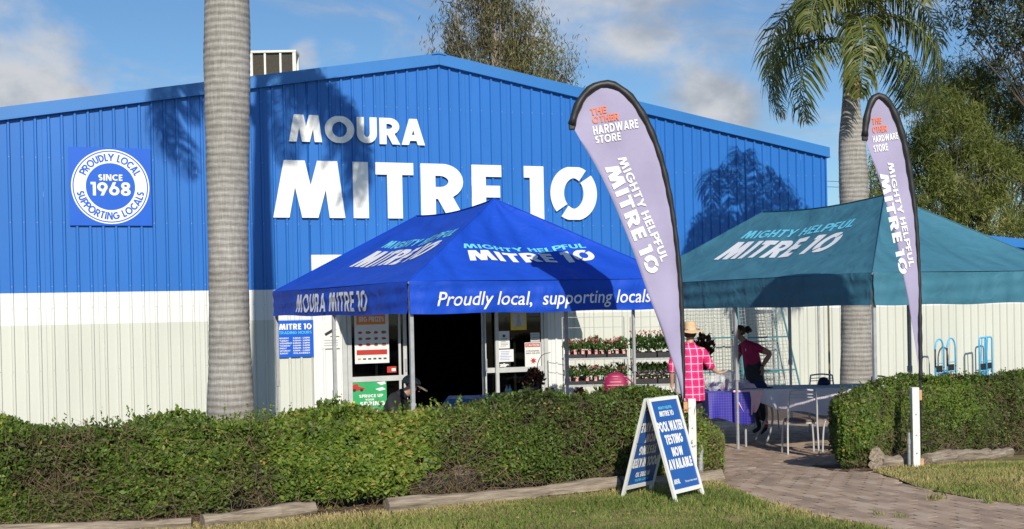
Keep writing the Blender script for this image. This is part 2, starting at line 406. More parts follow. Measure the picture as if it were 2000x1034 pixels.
# ------------------------------------------------------------------ the hardware store
XP, HP, SL, XR = -1.60, 7.55, 0.1736, 8.35
XL = 2*XP-XR
roofz = lambda a: HP - SL*abs(a-XP)
store = thing('hardware_store', 'wide blue steel shed with a low gable, white band and cream base', 'building', (0, WD, 0), TH)
H1, H2 = 2.50, 1.88
RIB = .24
def sheet(a0, a1, z0, z1, y=0.0, rib=RIB, phase=0.0):
    """ribbed cladding between a0 and a1; z1 may be a function"""
    zf = z1 if callable(z1) else (lambda a: z1)
    pts = [(a0, 0)]
    k = math.ceil((a0-phase)/rib)
    while phase+k*rib < a1-1e-6:
        c = phase+k*rib; prof = [(c-.034, 0), (c-.018, .036), (c+.018, .036), (c+.034, 0)]
        for p in prof:
            if a0 < p[0] < a1: pts.append(p)
        k += 1
    pts.sort(); pts.append((a1, pts[-1][1] if abs(pts[-1][0]-a1) < .02 else 0))
    mb = MB(); n = len(pts)
    mb.v = [(x, y-d, z0) for x, d in pts]+[(x, y-d, zf(x)) for x, d in pts]
    mb.f = [(i, i+1, i+1+n, i+n) for i in range(n-1)]
    return mb
aD0 = wall_at(678, 700)[0]; aD1 = wall_at(1064, 700)[0]        # entrance opening
aW0 = wall_at(610, 600)[0]; aW1 = wall_at(1113, 640)[0]        # white sheets beside it
WH = wall_at(640, 498)[1]
SW = .96
a = XL
edges = [XL]
while edges[-1]+SW < XR: edges.append(edges[-1]+SW)
edges.append(XR)
for a0, a1 in zip(edges[:-1], edges[1:]):
    cuts = [(a0, a1)]
    # blue upper sheets; above the entrance they start at the top of the white surround
    def piece(a0, a1, z0, z1, mat, name='wall_sheet'):
        if a1-a0 < .02: return
        sheet(a0+.0015, a1-.0015, z0, z1, phase=XL+.12).build(name, mat, store, fix=False)
    def split(lo, hi, xs):
        e = [lo]+[x for x in sorted(xs) if lo < x < hi]+[hi]; return list(zip(e[:-1], e[1:]))
    for b0, b1 in split(a0, a1, (aW0, aW1)):
        mid = (b0+b1)/2; inside = aW0 < mid < aW1
        if inside: piece(b0, b1, WH, lambda q: roofz(q)-.10, m_blue)
        else: piece(b0, b1, H1, lambda q: roofz(q)-.10, m_blue)
    for b0, b1 in split(a0, a1, (aW0, aW1, aD0, aD1)):
        mid = (b0+b1)/2; inside = aW0 < mid < aW1; door = aD0 < mid < aD1
        if door: piece(b0, b1, 2.42, WH, m_white)
        elif inside: piece(b0, b1, -GB-.05, WH, m_white)
        else:
            piece(b0, b1, H2, H1, m_white, 'band_sheet'); piece(b0, b1, -GB-.05, H2, m_cream, 'base_sheet')
sc = MB(); nr_ = int((XR-XL)/RIB)
for k in range(nr_):
    a_ = XL+.12+k*RIB
    if a_ > XR-.05: break
    for z in (2.62, 3.85, 5.1, 6.35):
        if z < roofz(a_)-.35 and not (aW0-.1 < a_ < aW1+.1 and z < WH): sc.box(a_-.007, a_+.007, -.042, -.034, z-.007, z+.007)
    if not (aW0-.1 < a_ < aW1+.1):
        for z in (1.0, 2.2): sc.box(a_-.007, a_+.007, -.042, -.034, z-.007, z+.007)
sc_ = sc.build('cladding_screws', m_greysteel, store, fix=False); sc_['kind'] = 'stuff'
# barge boards, ridge cap, roof, corner flashing
for (s0, s1) in ((XL-.12, XP-.002), (XP+.002, XR+.10)):
    rr = [[(a_, y, roofz(a_)-dz) for y, dz in ((-.085, 0), (-.085, .215), (-.105, .225), (-.105, .25), (-.06, .255), (.10, .255), (.10, 0))] for a_ in (s0, s1)]
    MB().loft(rr).build('barge_board', m_fascia, store)
MB().loft([[(XP+dx, y, HP+.012-SL*abs(dx)) for y in (-.11, 18)] + [(XP+dx, y, HP-.02-SL*abs(dx)) for y in (18, -.11)] for dx in (-.16, 0, .16)]).build('ridge_cap', m_fascia, store)
for s0, s1 in ((XL-.1, XP), (XP, XR+.08)):
    mb = MB(); n = int(abs(s1-s0)/.25)
    mb.loft([[(s0+(s1-s0)*i/n, y, roofz(s0+(s1-s0)*i/n)-.03+(.025 if i % 2 else 0)) for y in (.101, 18)] for i in range(n+1)], cap=False, closed=False)
    mb.build('roof', m_roof, store)
MB().box(XR-.002, XR+.035, -.04, .2, 2.56, roofz(XR)-.27).build('corner_flashing', m_blue, store)
MB().box(XR, XR+.03, .2, 18, 0, roofz(XR)-.2).build('side_wall', m_blue, store)
MB().box(XL-.03, XL, 0, 18, 0, roofz(XL)-.2).build('side_wall', m_blue, store)
MB().prism([(XL, 0), (XR, 0), (XR, roofz(XR)-.2), (XP, HP-.2), (XL, roofz(XL)-.2)], 17.9, 18).build('rear_wall', m_blue, store)
# the dark shop floor seen through the doors
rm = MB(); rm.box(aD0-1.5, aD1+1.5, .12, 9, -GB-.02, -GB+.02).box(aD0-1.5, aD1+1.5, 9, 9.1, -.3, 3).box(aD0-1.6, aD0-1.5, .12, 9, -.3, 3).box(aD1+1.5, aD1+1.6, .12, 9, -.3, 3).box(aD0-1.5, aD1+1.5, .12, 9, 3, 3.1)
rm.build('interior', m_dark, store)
# entrance canopy over the doors
MB().box(wall_at(640, 600)[0], wall_at(1108, 600)[0], -1.75, -.03, 2.36, 2.50, bev=.01).build('entrance_awning', m_white, store)
# conduit between the palm and the wing
ax, _ = wall_at(1597, 650); MB().tube([(ax, -.06, -GB), (ax, -.06, 1.95)], .028, 8).build('downpipe', m_greysteel, store)
# downpipe at corner of tent left
ax, _ = wall_at(1338, 560); 

# ---- entrance doors
def dp(px, py=720): return wall_at(px, py)[0]
door = MB()
FT = 2.40; BT = -GB+.02
def frame(mb, a0, a1, z0, z1, y0=-.05, y1=.05): mb.box(a0, a1, y0, y1, z0, z1)
zr = wall_at(735, 740)[1]
dl = MB()
xs = [dp(678), dp(690), dp(775), dp(783), dp(792, 700), dp(800)]
def door_leaf(name_label, x0, x1, sl, sr_, y, rail, swapped=False):
    root = None
    mb = MB(); mb.box(x0, x0+sl, y-.03, y+.03, BT, FT); mb.box(x1-sr_, x1, y-.03, y+.03, BT, FT)
    mb.box(x0+sl, x1-sr_, y-.028, y+.028, rail-.055, rail+.055); mb.box(x0+sl, x1-sr_, y-.028, y+.028, BT, BT+.10); mb.box(x0+sl, x1-sr_, y-.028, y+.028, FT-.09, FT)
    o = mb.build('door', m_alu, store)
    MB().box(x0+sl-.004, x1-sr_+.004, y-.004, y+.004, rail+.05, FT-.085).build('glass_pane', m_glass, o)
    MB().box(x0+sl-.004, x1-sr_+.004, y-.004, y+.004, BT+.095, rail-.05).build('glass_pane', m_glass, o)
    return o
d1 = door_leaf('', dp(679), dp(783), .09, .05, .0, zr)
d2 = door_leaf('', dp(735), dp(797), .05, .08, .09, zr)
zr2 = wall_at(1010, 722)[1]
d3 = door_leaf('', dp(968), dp(1062), .075, .06, .0, zr2)
d4 = door_leaf('', dp(945), dp(1010), .09, .05, .09, zr2)
MB().box(dp(678)-.03, dp(1064)+.03, -.06, .14, FT+.002, FT+.10).build('door_header', m_alu, store)
MB().box(dp(678)-.10, dp(678)-.003, -.05, .12, -GB, FT).build('door_jamb', m_alu, store); MB().box(dp(1062)+.006, dp(1062)+.10, -.05, .12, -GB, FT).build('door_jamb', m_alu, store)
for px, y, zc in ((794, .045, 1.0), (951, .045, 1.0)):
    a_, z_ = wall_at(px, 713); MB().box(a_-.02, a_+.02, y-.02, y+.004, z_-.13, z_+.13, bev=.004).build('handle', m_greysteel, d2 if px < 900 else d4)

# ---- wing on the right
aw1 = wall_at(2000, 600)[0]+8
zA = wall_at(1870, 455)[1]; aA = wall_at(1870, 455)[0]; zB = wall_at(2000, 468)[1]; aB = wall_at(2000, 468)[0]
sl2 = (zB-zA)/(aB-aA); wz = lambda q: zA+sl2*(q-aA)
zw1 = wall_at(1900, 588)[1]; zw0 = wall_at(1900, 597)[1]
wing = thing('store_wing', 'low blue and cream side wing running off behind the teal tent', 'building', (0, WD, 0), TH)
e = XR+.06
while e < aw1:
    e2 = min(e+SW, aw1)
    sheet(e+.0015, e2-.0015, 2.06, lambda q: wz(q)-.1, phase=XL+.12).build('wall_sheet', m_blue, wing, fix=False)
    sheet(e+.0015, e2-.0015, 1.86, 2.06, phase=XL+.12).build('band_sheet', m_white, wing, fix=False)
    sheet(e+.0015, e2-.0015, -GB-.05, 1.86, phase=XL+.12).build('base_sheet', m_cream, wing, fix=False)
    e = e2
MB().loft([[(a_, y, wz(a_)-dz) for y, dz in ((-.085, 0), (-.085, .2), (-.105, .21), (-.105, .235), (.1, .24), (.1, 0))] for a_ in (XR+.10, aw1)]).build('barge_board', m_fascia, wing)
MB().loft([[(a_, y, wz(a_)-.03) for y in (.101, 3)] for a_ in (XR+.05, aw1)], cap=False, closed=False).build('roof', m_roof, wing)
MB().box(aw1, aw1+.05, 0, 3, 0, wz(aw1)-.1).build('side_wall', m_cream, wing)

# ---- louvred cooler on the roof
p = at(530, 140, 27.6)
ac = thing('roof_cooler', 'white framed box with dark louvres poking above the blue roof line', 'cooler', (p.x, p.y, 0), 0)
x0 = at(487, 130, 27.6).x-p.x; x1 = at(578, 130, 27.6).x-p.x; z1 = at(530, 103, 27.6).z; z0 = z1-1.0
m_coolwhite = pm('weathered white steel', (.66, .66, .6), .5, .1, 4)
mb = MB(); fw = .075
for xx in (x0, x1-fw): 
    for yy in (0, .45-fw): mb.box(xx, xx+fw, yy, yy+fw, z0, z1)
mb.build('frame', m_coolwhite, ac)
MB().box(x0-.01, x1+.01, -.01, .46, z1+.002, z1+.05).build('lid', m_coolwhite, ac)
MB().box(x0+fw, x1-fw, .06, .4, z0, z1).build('casing', pm('dark cooler pad', (.05, .045, .035), .9, .3, 30), ac)
nb = 3
for i in range(1, nb):
    xx = x0+(x1-x0)*i/nb; MB().box(xx-.022, xx+.022, .012, .05, z0, z1).build('divider', m_coolwhite, ac)
for sx in (x0+.1, x1-.16): MB().box(sx, sx+.06, .1, .35, z0-1.3, z0).build('leg', m_galv, ac)

# ---- signs fixed on the front wall
def wall_thing(name, label, cat, group=None): return thing(name, label, cat, (0, WD, 0), TH, group)
def wsize(x0, y0, x1, y1, off=.0):
    a0, zt = wall_at(x0, (y0*2+y1)/3, off); a1, _ = wall_at(x1, (y0*2+y1)/3, off)
    mx_ = (x0+x1)/2; return a0, a1, wall_at(mx_, y1, off)[1], wall_at(mx_, y0, off)[1]
# round badge
a0, a1, z0, z1 = wsize(134, 289, 295, 441, .05)
bs = wall_thing('badge_sign', 'square blue panel with white ring badge and the year 1968', 'sign')
MB().box(a0, a1, -.055, -.03, z0, z1).build('panel', m_signblue, bs)
ca, cz = (a0+a1)/2, (z0+z1)/2; R_ = (a1-a0)*.475
def ring(r0, r1, y, mat, name, n=64):
    mb = MB()
    if r0 == 0: mb.add([(ca+r1*math.cos(2*PI*i/n), y, cz+r1*math.sin(2*PI*i/n)) for i in range(n)], [tuple(range(n))])
    else: mb.add([(ca+r*math.cos(2*PI*i/n), y, cz+r*math.sin(2*PI*i/n)) for r in (r0, r1) for i in range(n)], [(i, (i+1) % n, n+(i+1) % n, n+i) for i in range(n)])
    return mb.build(name, mat, bs, fix=False)
ring(0, R_, -.0575, m_signwhite, 'disc'); ring(R_*.935, R_*.965, -.0590, m_signblue, 'inner_line'); ring(0, R_*.63, -.0590, m_signblue, 'inner_disc')
m_sb2 = m_signblue
def arctext(txt, r, size, start, end, mat, outward=True, t=.235):
    """letters round a circle from angle start to end"""
    qs = []; tot = 0; ws = []
    for ch in txt: ws.append(.4 if ch == ' ' else glyph(ch, t)[0]); tot += ws[-1]+.14
    tot -= .14; mb = MB(); x = 0
    for ch, wd in zip(txt, ws):
        f = (x+wd/2)/tot; an = math.radians(start+(end-start)*f)
        if ch != ' ':
            for q, si in strokes(ch, t)[1]:
                pts = []
                for px_, py_ in q:
                    lx = (px_-wd/2)*size*.84; ly = (py_-.5)*size
                    if outward: rr, tt = r+ly, an-lx/r
                    else: rr, tt = r-ly, an+lx/r
                    pts.append((ca+rr*math.cos(tt), -.0600-si*.0006, cz+rr*math.sin(tt)))
                mb.add(pts, [tuple(range(len(pts)))])
        x += wd+.14
    mb.build('lettering', mat, bs, fix=False)
arctext('PROUDLY LOCAL', R_*.785, R_*.2, 155, 25, m_sb2); arctext('SUPPORTING LOCALS', R_*.785, R_*.2, 190, 350, m_sb2, outward=False)
tx, wdt = text2d('SINCE', R_*.17, t=.24, center=True); flatprint(tx, wallfn(ca, cz+R_*.16, -.059), 'lettering', m_signwhite, bs)
tx, wdt = text2d('1968', R_*.36, t=.22, center=True, gap=.1, xs=R_*1.02/(text2d('1968', R_*.36, t=.22, gap=.1)[1])); flatprint(tx, wallfn(ca, cz-R_*.24, -.059), 'lettering', m_signwhite, bs)
# big raised letters
def wall_letters(name, label, txt, x0, x1, ytop, ybot, t, gap, depth=.034, space=.35, cat='lettering', shear=0):
    root = wall_thing(name, label, cat)
    a0, zt = wall_at(x0, ytop, .08); a1, _ = wall_at(x1, ytop, .08); zb = wall_at(x0, ybot, .08)[1]
    size = zt-zb; tot = text2d(txt, 1, t, gap, space=space)[1]; xs_ = (a1-a0)/size/tot
    x = 0
    for ch in txt:
        if ch == ' ': x += space; continue
        wd, qs = strokes(ch, t); mb = MB()
        if ch == 'A': x -= .06
        for q, si in qs:
            p2 = [(a0+(x+p[0])*size*xs_, zb+p[1]*size) for p in q]; n = len(p2); y1 = -.03; y0 = y1-depth-si*.0025
            mb.prism(p2, y0, y1)
        mb.build('letter', m_signwhite, root); x += wd+gap
    return root
wall_letters('store_name_lettering', 'upper row of raised white letters reading MOURA on the blue wall', 'MOURA', 563, 833, 223, 276, .27, .10)
wall_letters('brand_lettering', 'larger lower row of raised white letters reading MITRE 10', 'MITRE 1@', 530, 1165, 312, 425, .265, .13, space=.30)

# ---- small signs and posters
m_paper = pm('white paper', (.72, .72, .69), .6, .04, 8)
m_red = pm('red print', (.45, .03, .02), .5, .1); m_orange = pm('orange print', (.75, .22, .02), .5, .1); m_yellow = pm('yellow print', (.75, .50, .05), .5, .1)
m_green = pm('green print', (.03, .36, .12), .5, .1); m_brown = pm('food print', (.28, .12, .05), .6, .4, 20); m_lblue = pm('pale blue print', (.10, .50, .75), .5, .05)
def small_sign(name, label, cat, x0, y0, x1, y1, mat, off=.03, th=.006):
    a0, a1, z0, z1 = wsize(x0, y0, x1, y1, off); r = wall_thing(name, label, cat)
    MB().box(a0, a1, -off-th, -off, z0, z1).build('sheet', mat, r)
    r['_'] = 0; del r['_']; return r, a0, a1, z0, z1, -off-th
def line(r, txt, a, z, size, y, mat, t=.2, wid=None, center=True, gap=.12, builtin=False, off=.0):
    if builtin: q, w_ = fontpolys(txt, size, off)
    else: q, w_ = text2d(txt, size, t, gap)
    xs_ = (wid/w_) if wid else 1
    q = [([(p[0]*xs_-(w_*xs_/2 if center else 0), p[1]) for p in pts], s) for pts, s in q]
    return flatprint(q, wallfn(a, z, y), 'lettering', mat, r, lift=.0025)
def patch(r, a0, a1, z0, z1, y, mat, name='print', lift=.0015): 
    mb = MB().add([(a0, y-lift, z0), (a1, y-lift, z0), (a1, y-lift, z1), (a0, y-lift, z1)], [(0, 1, 2, 3)]); return mb.build(name, mat, r, fix=False)
r, a0, a1, z0, z1, y = small_sign('trading_hours_sign', 'blue board headed trading hours at the left tent pole', 'sign', 541, 626, 612, 698, m_signblue, .035, .012)
W_ = a1-a0; Hh = z1-z0; c = (a0+a1)/2
line(r, 'MITRE 1@', c, z1-Hh*.25, Hh*.16, y, m_signwhite, .27, W_*.9); line(r, 'TRADING HOURS', c, z1-Hh*.37, Hh*.08, y, m_lblue, .2, W_*.9)
for i, (d_, h_) in enumerate((('MONDAY', '8.00AM - 5.00PM'), ('TUESDAY', '8.00AM - 5.00PM'), ('WEDNESDAY', '8.00AM - 5.00PM'), ('THURSDAY', '8.00AM - 5.00PM'), ('FRIDAY', '8.00AM - 5.00PM'), ('SATURDAY', '8.00AM - 12.00PM'), ('SUNDAY', 'CLOSED'))):
    z = z1-Hh*(.50+.068*i); line(r, d_, a0+W_*.06, z, Hh*.042, y, m_signwhite, builtin=True, center=False, off=.001); line(r, h_, a0+W_*.66, z, Hh*.042, y, m_signwhite, builtin=True, wid=W_*.46, off=.001)
r, a0, a1, z0, z1, y = small_sign('camera_notice', 'white notice with black camera picture behind a tent pole', 'notice', 629, 628, 663, 681, m_paper, .035)
W_ = a1-a0; Hh = z1-z0
q = [[(.12, .55), (.75, .78), (.82, .68), (.2, .46)]]; flatprint([([(p[0]*W_, p[1]*Hh) for p in s], 0) for s in q], wallfn(a0, z0, y), 'picture', m_ink, r)
patch(r, a0+W_*.45, a0+W_*.98, z0+Hh*.42, z0+Hh*.45, y, m_ink); 
for k in range(3): patch(r, a0+W_*.1, a0+W_*.9, z0+Hh*(.1+.09*k), z0+Hh*(.13+.09*k), y, m_greysteel)
r, a0, a1, z0, z1, y = small_sign('prize_poster', 'tall poster of food pictures headed BIG PRIZES on the left door', 'poster', 692, 606, 759, 710, m_paper, .012, .004)
W_ = a1-a0; Hh = z1-z0; c = (a0+a1)/2
patch(r, a0+W_*.06, a1-W_*.1, z1-Hh*.27, z1-Hh*.03, y, m_orange); line(r, 'BIG PRIZES', c, z1-Hh*.22, Hh*.10, y-.001, m_paper, .24, W_*.72)
for i in range(4):
    for j in range(3):
        cx_, cz_ = a0+W_*(.16+.23*i), z1-Hh*(.42+.115*j); n = 10; rx = W_*random.uniform(.06, .09); rz = Hh*random.uniform(.022, .035)
        flatprint([([(rx*math.cos(2*PI*k/n)*random.uniform(.8, 1.15), rz*math.sin(2*PI*k/n)) for k in range(n)], 0)], wallfn(cx_, cz_, y), 'picture', random.choice((m_brown, m_red, m_brown)), r)
patch(r, a0+W_*.05, a1-W_*.06, z1-Hh*.84, z1-Hh*.745, y, m_red)
for k in range(6): patch(r, a0+W_*(.08+.15*k), a0+W_*(.17+.15*k), z1-Hh*.93, z1-Hh*.90, y, m_orange if k == 0 else m_ink)
r, a0, a1, z0, z1, y = small_sign('spring_poster', 'green poster reading SPRUCE UP YOUR SPRING low on left door', 'poster', 685, 745, 755, 806, m_green, .012, .004)
W_ = a1-a0; Hh = z1-z0; c = (a0+a1)/2
line(r, 'SPRUCE UP', c+W_*.06, z1-Hh*.52, Hh*.10, y, m_signwhite, .24, W_*.66); line(r, 'YOUR', c+W_*.02, z1-Hh*.62, Hh*.06, y, m_signwhite, .24, W_*.25); line(r, 'SPRING', c+W_*.1, z1-Hh*.78, Hh*.13, y, m_signwhite, .26, W_*.7)
flatprint([([(p[0]*W_, p[1]*Hh) for p in s], 0) for s in ([(.02, .80), (.08, .92), (.20, .93), (.22, .84), (.38, .80), (.40, .74), (.14, .70)],)], wallfn(a0, z0, y), 'picture', m_red, r)
flatprint([([(p[0]*W_, p[1]*Hh) for p in s], 0) for s in ([(.72, .95), (.95, .98), (.98, .90), (.85, .86)], [(.68, .74), (.88, .80), (.98, .72), (.8, .68)])], wallfn(a0, z0, y), 'picture', m_signwhite, r)
for cx_ in (.1, .3):
    flatprint([([(W_*.045*math.cos(2*PI*k/10), W_*.045*math.sin(2*PI*k/10)) for k in range(10)], 0)], wallfn(a0+W_*cx_, z0+Hh*.73, y-.002), 'picture', m_ink, r)
patch(r, a0+W_*.06, a0+W_*.11, z0+Hh*.15, z0+Hh*.38, y, m_yellow); patch(r, a0+W_*.05, a0+W_*.13, z0+Hh*.04, z0+Hh*.13, y, m_orange)
r, a0, a1, z0, z1, y = small_sign('red_sticker', 'small red sticker just under the food poster', 'sticker', 756, 716, 774, 728, m_red, .012, .003)
patch(r, a0+(a1-a0)*.5, a1-(a1-a0)*.08, z0+.03, z1-.04, y, m_signwhite)
# right door leaf
r, a0, a1, z0, z1, y = small_sign('yellow_poster', 'yellow poster with grey figure high on right door', 'poster', 997, 611, 1028, 645, m_yellow, .012, .004)
W_ = a1-a0; Hh = z1-z0; patch(r, a0+W_*.1, a1-W_*.1, z0+Hh*.25, z1-Hh*.1, y, m_alu)
flatprint([([(p[0]*W_, p[1]*Hh) for p in s], 0) for s in ([(.32, .2), (.4, .6), (.36, .8), (.5, .92), (.62, .8), (.6, .6), (.7, .2)],)], wallfn(a0, z0, y-.002), 'picture', m_greysteel, r)
def lines(r, a0, a1, z0, z1, y, n, mat=m_ink):
    for k in range(n):
        zz_ = z0+(z1-z0)*(k+.5)/n; patch(r, a0+(a1-a0)*random.uniform(0, .12), a1-(a1-a0)*random.uniform(0, .3), zz_-.004, zz_+.004, y, mat)
r, a0, a1, z0, z1, y = small_sign('paper_notice', 'tall pale notice with a dark emblem left of the caution sign', 'notice', 973, 647, 995, 681, m_paper, .012, .003)
W_ = a1-a0; Hh = z1-z0; lines(r, a0+W_*.15, a1-W_*.1, z0+Hh*.1, z0+Hh*.6, y, 6)
flatprint([([(W_*.13*math.cos(2*PI*k/10), W_*.13*math.sin(2*PI*k/10)) for k in range(10)], 0)], wallfn((a0+a1)/2, z0+Hh*.72, y), 'picture', m_ink, r)
r, a0, a1, z0, z1, y = small_sign('paper_notice', 'wide white notice sheet directly above the zip sticker', 'notice', 973, 683, 1003, 707, m_paper, .012, .003)
lines(r, a0+.03, a1-.03, z0+.03, z1-.03, y, 6, m_signblue)
r, a0, a1, z0, z1, y = small_sign('zip_sticker', 'black sticker with white word zip low on right door', 'sticker', 974, 708, 997, 720, m_ink, .012, .003)
line(r, 'zip', (a0+a1)/2, z0+.045, .07, y, m_signwhite, builtin=True, wid=(a1-a0)*.75, off=.008)
r, a0, a1, z0, z1, y = small_sign('paper_notice', 'small grey notice tucked above the caution sign', 'notice', 1036, 650, 1054, 668, m_alu, .012, .003)
lines(r, a0+.02, a1-.02, z0+.02, z1-.02, y, 3)
r, a0, a1, z0, z1, y = small_sign('caution_sign', 'white caution board with dark red heading on right door', 'sign', 1025, 669, 1056, 717, m_paper, .02, .006)
W_ = a1-a0; Hh = z1-z0; c = (a0+a1)/2
patch(r, a0+W_*.03, a1-W_*.03, z1-Hh*.19, z1-Hh*.03, y, m_red); line(r, 'CAUTION', c, z1-Hh*.16, Hh*.1, y-.001, m_paper, .2, W_*.82)
line(r, 'EXPLOSIVES', c, z1-Hh*.38, Hh*.06, y, m_ink, .22, W_*.8); line(r, 'KEPT ON SITE', c, z1-Hh*.47, Hh*.055, y, m_ink, .22, W_*.85)
flatprint([([(W_*.2*math.cos(2*PI*k/14)*(1.1 if k % 2 else .5), W_*.2*math.sin(2*PI*k/14)*(1.1 if k % 2 else .5)) for k in range(14)], 0)], wallfn(c+W_*.02, z0+Hh*.25, y), 'picture', m_red, r)

# ------------------------------------------------------------------ pop-up tents
def tentmat(name, col, trans=.10):
    m, N, L, b = nodes(name)
    tc = N.new('ShaderNodeTexCoord'); n = N.new('ShaderNodeTexNoise'); n.inputs['Scale'].default_value = 1.6; n.inputs['Detail'].default_value = 6; L.new(tc.outputs['Object'], n.inputs['Vector'])
    r = N.new('ShaderNodeValToRGB'); r.color_ramp.elements[0].position = .3; r.color_ramp.elements[1].position = .7
    r.color_ramp.elements[0].color = (*[c*.9 for c in col], 1); r.color_ramp.elements[1].color = (*[c*1.1+.003 for c in col], 1)
    L.new(n.outputs['Fac'], r.inputs[0]); L.new(r.outputs[0], b.inputs['Base Color']); b.inputs['Roughness'].default_value = .62; b.inputs['Specular IOR Level'].default_value = .25
    n2 = N.new('ShaderNodeTexNoise'); n2.inputs['Scale'].default_value = 3.2; n2.inputs['Detail'].default_value = 3; n2.inputs['Distortion'].default_value = 1.4; L.new(tc.outputs['Object'], n2.inputs['Vector'])
    n3 = N.new('ShaderNodeTexWave'); n3.wave_type = 'BANDS'; n3.inputs['Scale'].default_value = .9; n3.inputs['Distortion'].default_value = 7; n3.inputs['Detail'].default_value = 3; L.new(tc.outputs['Object'], n3.inputs['Vector'])
    ad = N.new('ShaderNodeMath'); ad.operation = 'ADD'; L.new(n2.outputs['Fac'], ad.inputs[0]); L.new(n3.outputs['Fac'], ad.inputs[1])
    bp = N.new('ShaderNodeBump'); bp.inputs['Strength'].default_value = .55; bp.inputs['Distance'].default_value = .04; L.new(ad.outputs[0], bp.inputs['Height']); L.new(bp.outputs[0], b.inputs['Normal'])
    tr = N.new('ShaderNodeBsdfTranslucent'); L.new(r.outputs[0], tr.inputs[0]); mx = N.new('ShaderNodeMixShader'); mx.inputs[0].default_value = trans
    L.new(b.outputs[0], mx.inputs[1]); L.new(tr.outputs[0], mx.inputs[2]); L.new(mx.outputs[0], N['Material Output'].inputs[0]); return m
def make_tent(name, label, corner, th, Wd, Ln, b1, b2, z_val, z_eave, z_peak, mat, seed, legs_lean=0.0):
    rnd = random.Random(seed)
    t = thing(name, label, 'tent', (corner[0], corner[1], 0), th)
    A, B, C_, D = Vector((0, 0, z_eave)), Vector((Wd, 0, z_eave)), Vector((Wd, Ln, z_eave)), Vector((0, Ln, z_eave))
    P1, P2 = Vector((Wd/2, b1, z_peak)), Vector((Wd/2, b2, z_peak-.02))
    ph = [rnd.uniform(0, 6) for _ in range(8)]
    surf = {}
    def panel(nm, E0, E1, R0, R1):
        nrm = (E1-E0).cross(R0-E0).normalized()
        if nrm.z < 0: nrm = -nrm
        Lw = (E1-E0).length; e = (E1-E0)/Lw; s0 = R0-E0; ox = s0.dot(e); sv = s0-e*ox; SLn = sv.length; sv.normalize(); ox2 = Lw-(R1-E0).dot(e)
        def fn(x, y, lift=0.0):
            v = min(1, max(0, y/SLn)); x0 = ox*v; x1 = Lw-ox2*v; u = min(1, max(0, (x-x0)/max(1e-4, x1-x0)))
            sag = .10*math.sin(PI*v)*(math.sin(PI*u)**.6)+.015*math.sin(PI*u)*math.sin(9*u+ph[0]+3*v)*math.sin(PI*v)
            sag += .05*(4*v*(1-v))*0 + .012*math.sin(23*u+ph[1]+5*v)*(math.sin(PI*v))*math.sin(PI*u)
            k = Vector((0, 0, 1))*(-.055*math.sin(PI*u)*(v**3) if ox+ox2 < Lw-.5 else 0)
            return E0+e*x+sv*y - nrm*sag + k + nrm*lift
        def g(u, v):
            y = v*SLn; x0 = ox*v; x1 = Lw-ox2*v; return fn(x0+(x1-x0)*u, y)
        o = MB().grid(g, 40, 26).build(nm, mat, t, smooth=True, fix=False); surf[nm] = fn
        return fn, Lw, SLn
    # order: hip facing the camera side, long side on the left, right, rear hip
    front = panel('roof_panel', A, B, P1, P1); left = panel('roof_panel', D, A, P2, P1)
    panel('roof_panel', B, C_, P1, P2); panel('roof_panel', C_, D, P2, P2)
    def val(E0, E1, seedo):
        Lw = (E1-E0).length; e = (E1-E0)/Lw; outn = Vector((e.y, -e.x, 0)); hgt = z_eave-z_val
        def fn(x, y, lift=0.0):                 # y down from the eave is negative, measured from the bottom hem upward
            v = 1-y/hgt; u = x/Lw
            o = .012 + .014*math.sin(11*u+ph[2]+seedo)*v + .008*math.sin(31*u+ph[3]+4*v)*v*v + .006*math.sin(14*v+6*u)
            dz = -.010*math.sin(PI*u)-.006*math.sin(17*u+seedo)*v
            return E0+e*x+outn*(o+lift)+Vector((0, 0, -v*hgt+dz))
        mb = MB(); mb.grid(lambda u, v: fn(u*Lw, v*hgt), 70, 9)
        mb.build('valance', mat, t, smooth=True, fix=False); return fn, Lw, hgt
    vf = val(A, B, 0); vl = val(D, A, 2); val(B, C_, 4); val(C_, D, 6)
    # folding frame
    for (a_, b_) in ((0, 0), (0, Ln/2), (0, Ln), (Wd, 0), (Wd, Ln/2), (Wd, Ln)):
        lg = thing_leg(t, a_, b_, z_eave, legs_lean)
    def truss(p, q, n):
        mb = MB(); p = Vector(p); q = Vector(q)
        for i in range(n):
            s = p.lerp(q, i/n); e_ = p.lerp(q, (i+1)/n)
            for f in (0, 1):
                a_ = s+Vector((0, 0, -.28 if f else -.03)); b_ = e_+Vector((0, 0, -.03 if f else -.28)); mb.rod(a_, b_, .011, 5)
        mb.build('truss', m_greysteel, t)
    zt = z_eave-.02; i_ = .05
    for p, q, n in (((i_, i_, zt), (Wd-i_, i_, zt), 4), ((i_, Ln-i_, zt), (Wd-i_, Ln-i_, zt), 4), ((i_, i_, zt), (i_, Ln/2, zt), 3), ((i_, Ln/2, zt), (i_, Ln-i_, zt), 3), ((Wd-i_, i_, zt), (Wd-i_, Ln/2, zt), 3), ((Wd-i_, Ln/2, zt), (Wd-i_, Ln-i_, zt), 3)): truss(p, q, n)
    for P_ in (P1, P2): MB().rod((P_.x, P_.y, z_eave-.3), (P_.x, P_.y, P_.z-.03), .02, 8).build('peak_pole', m_greysteel, t)
    for P_, cs in ((P1, (A, B)), (P2, (C_, D))):
        for c_ in cs: MB().rod((c_.x, c_.y, c_.z-.02), (P_.x, P_.y, P_.z-.05), .014, 6).build('rafter', m_greysteel, t)
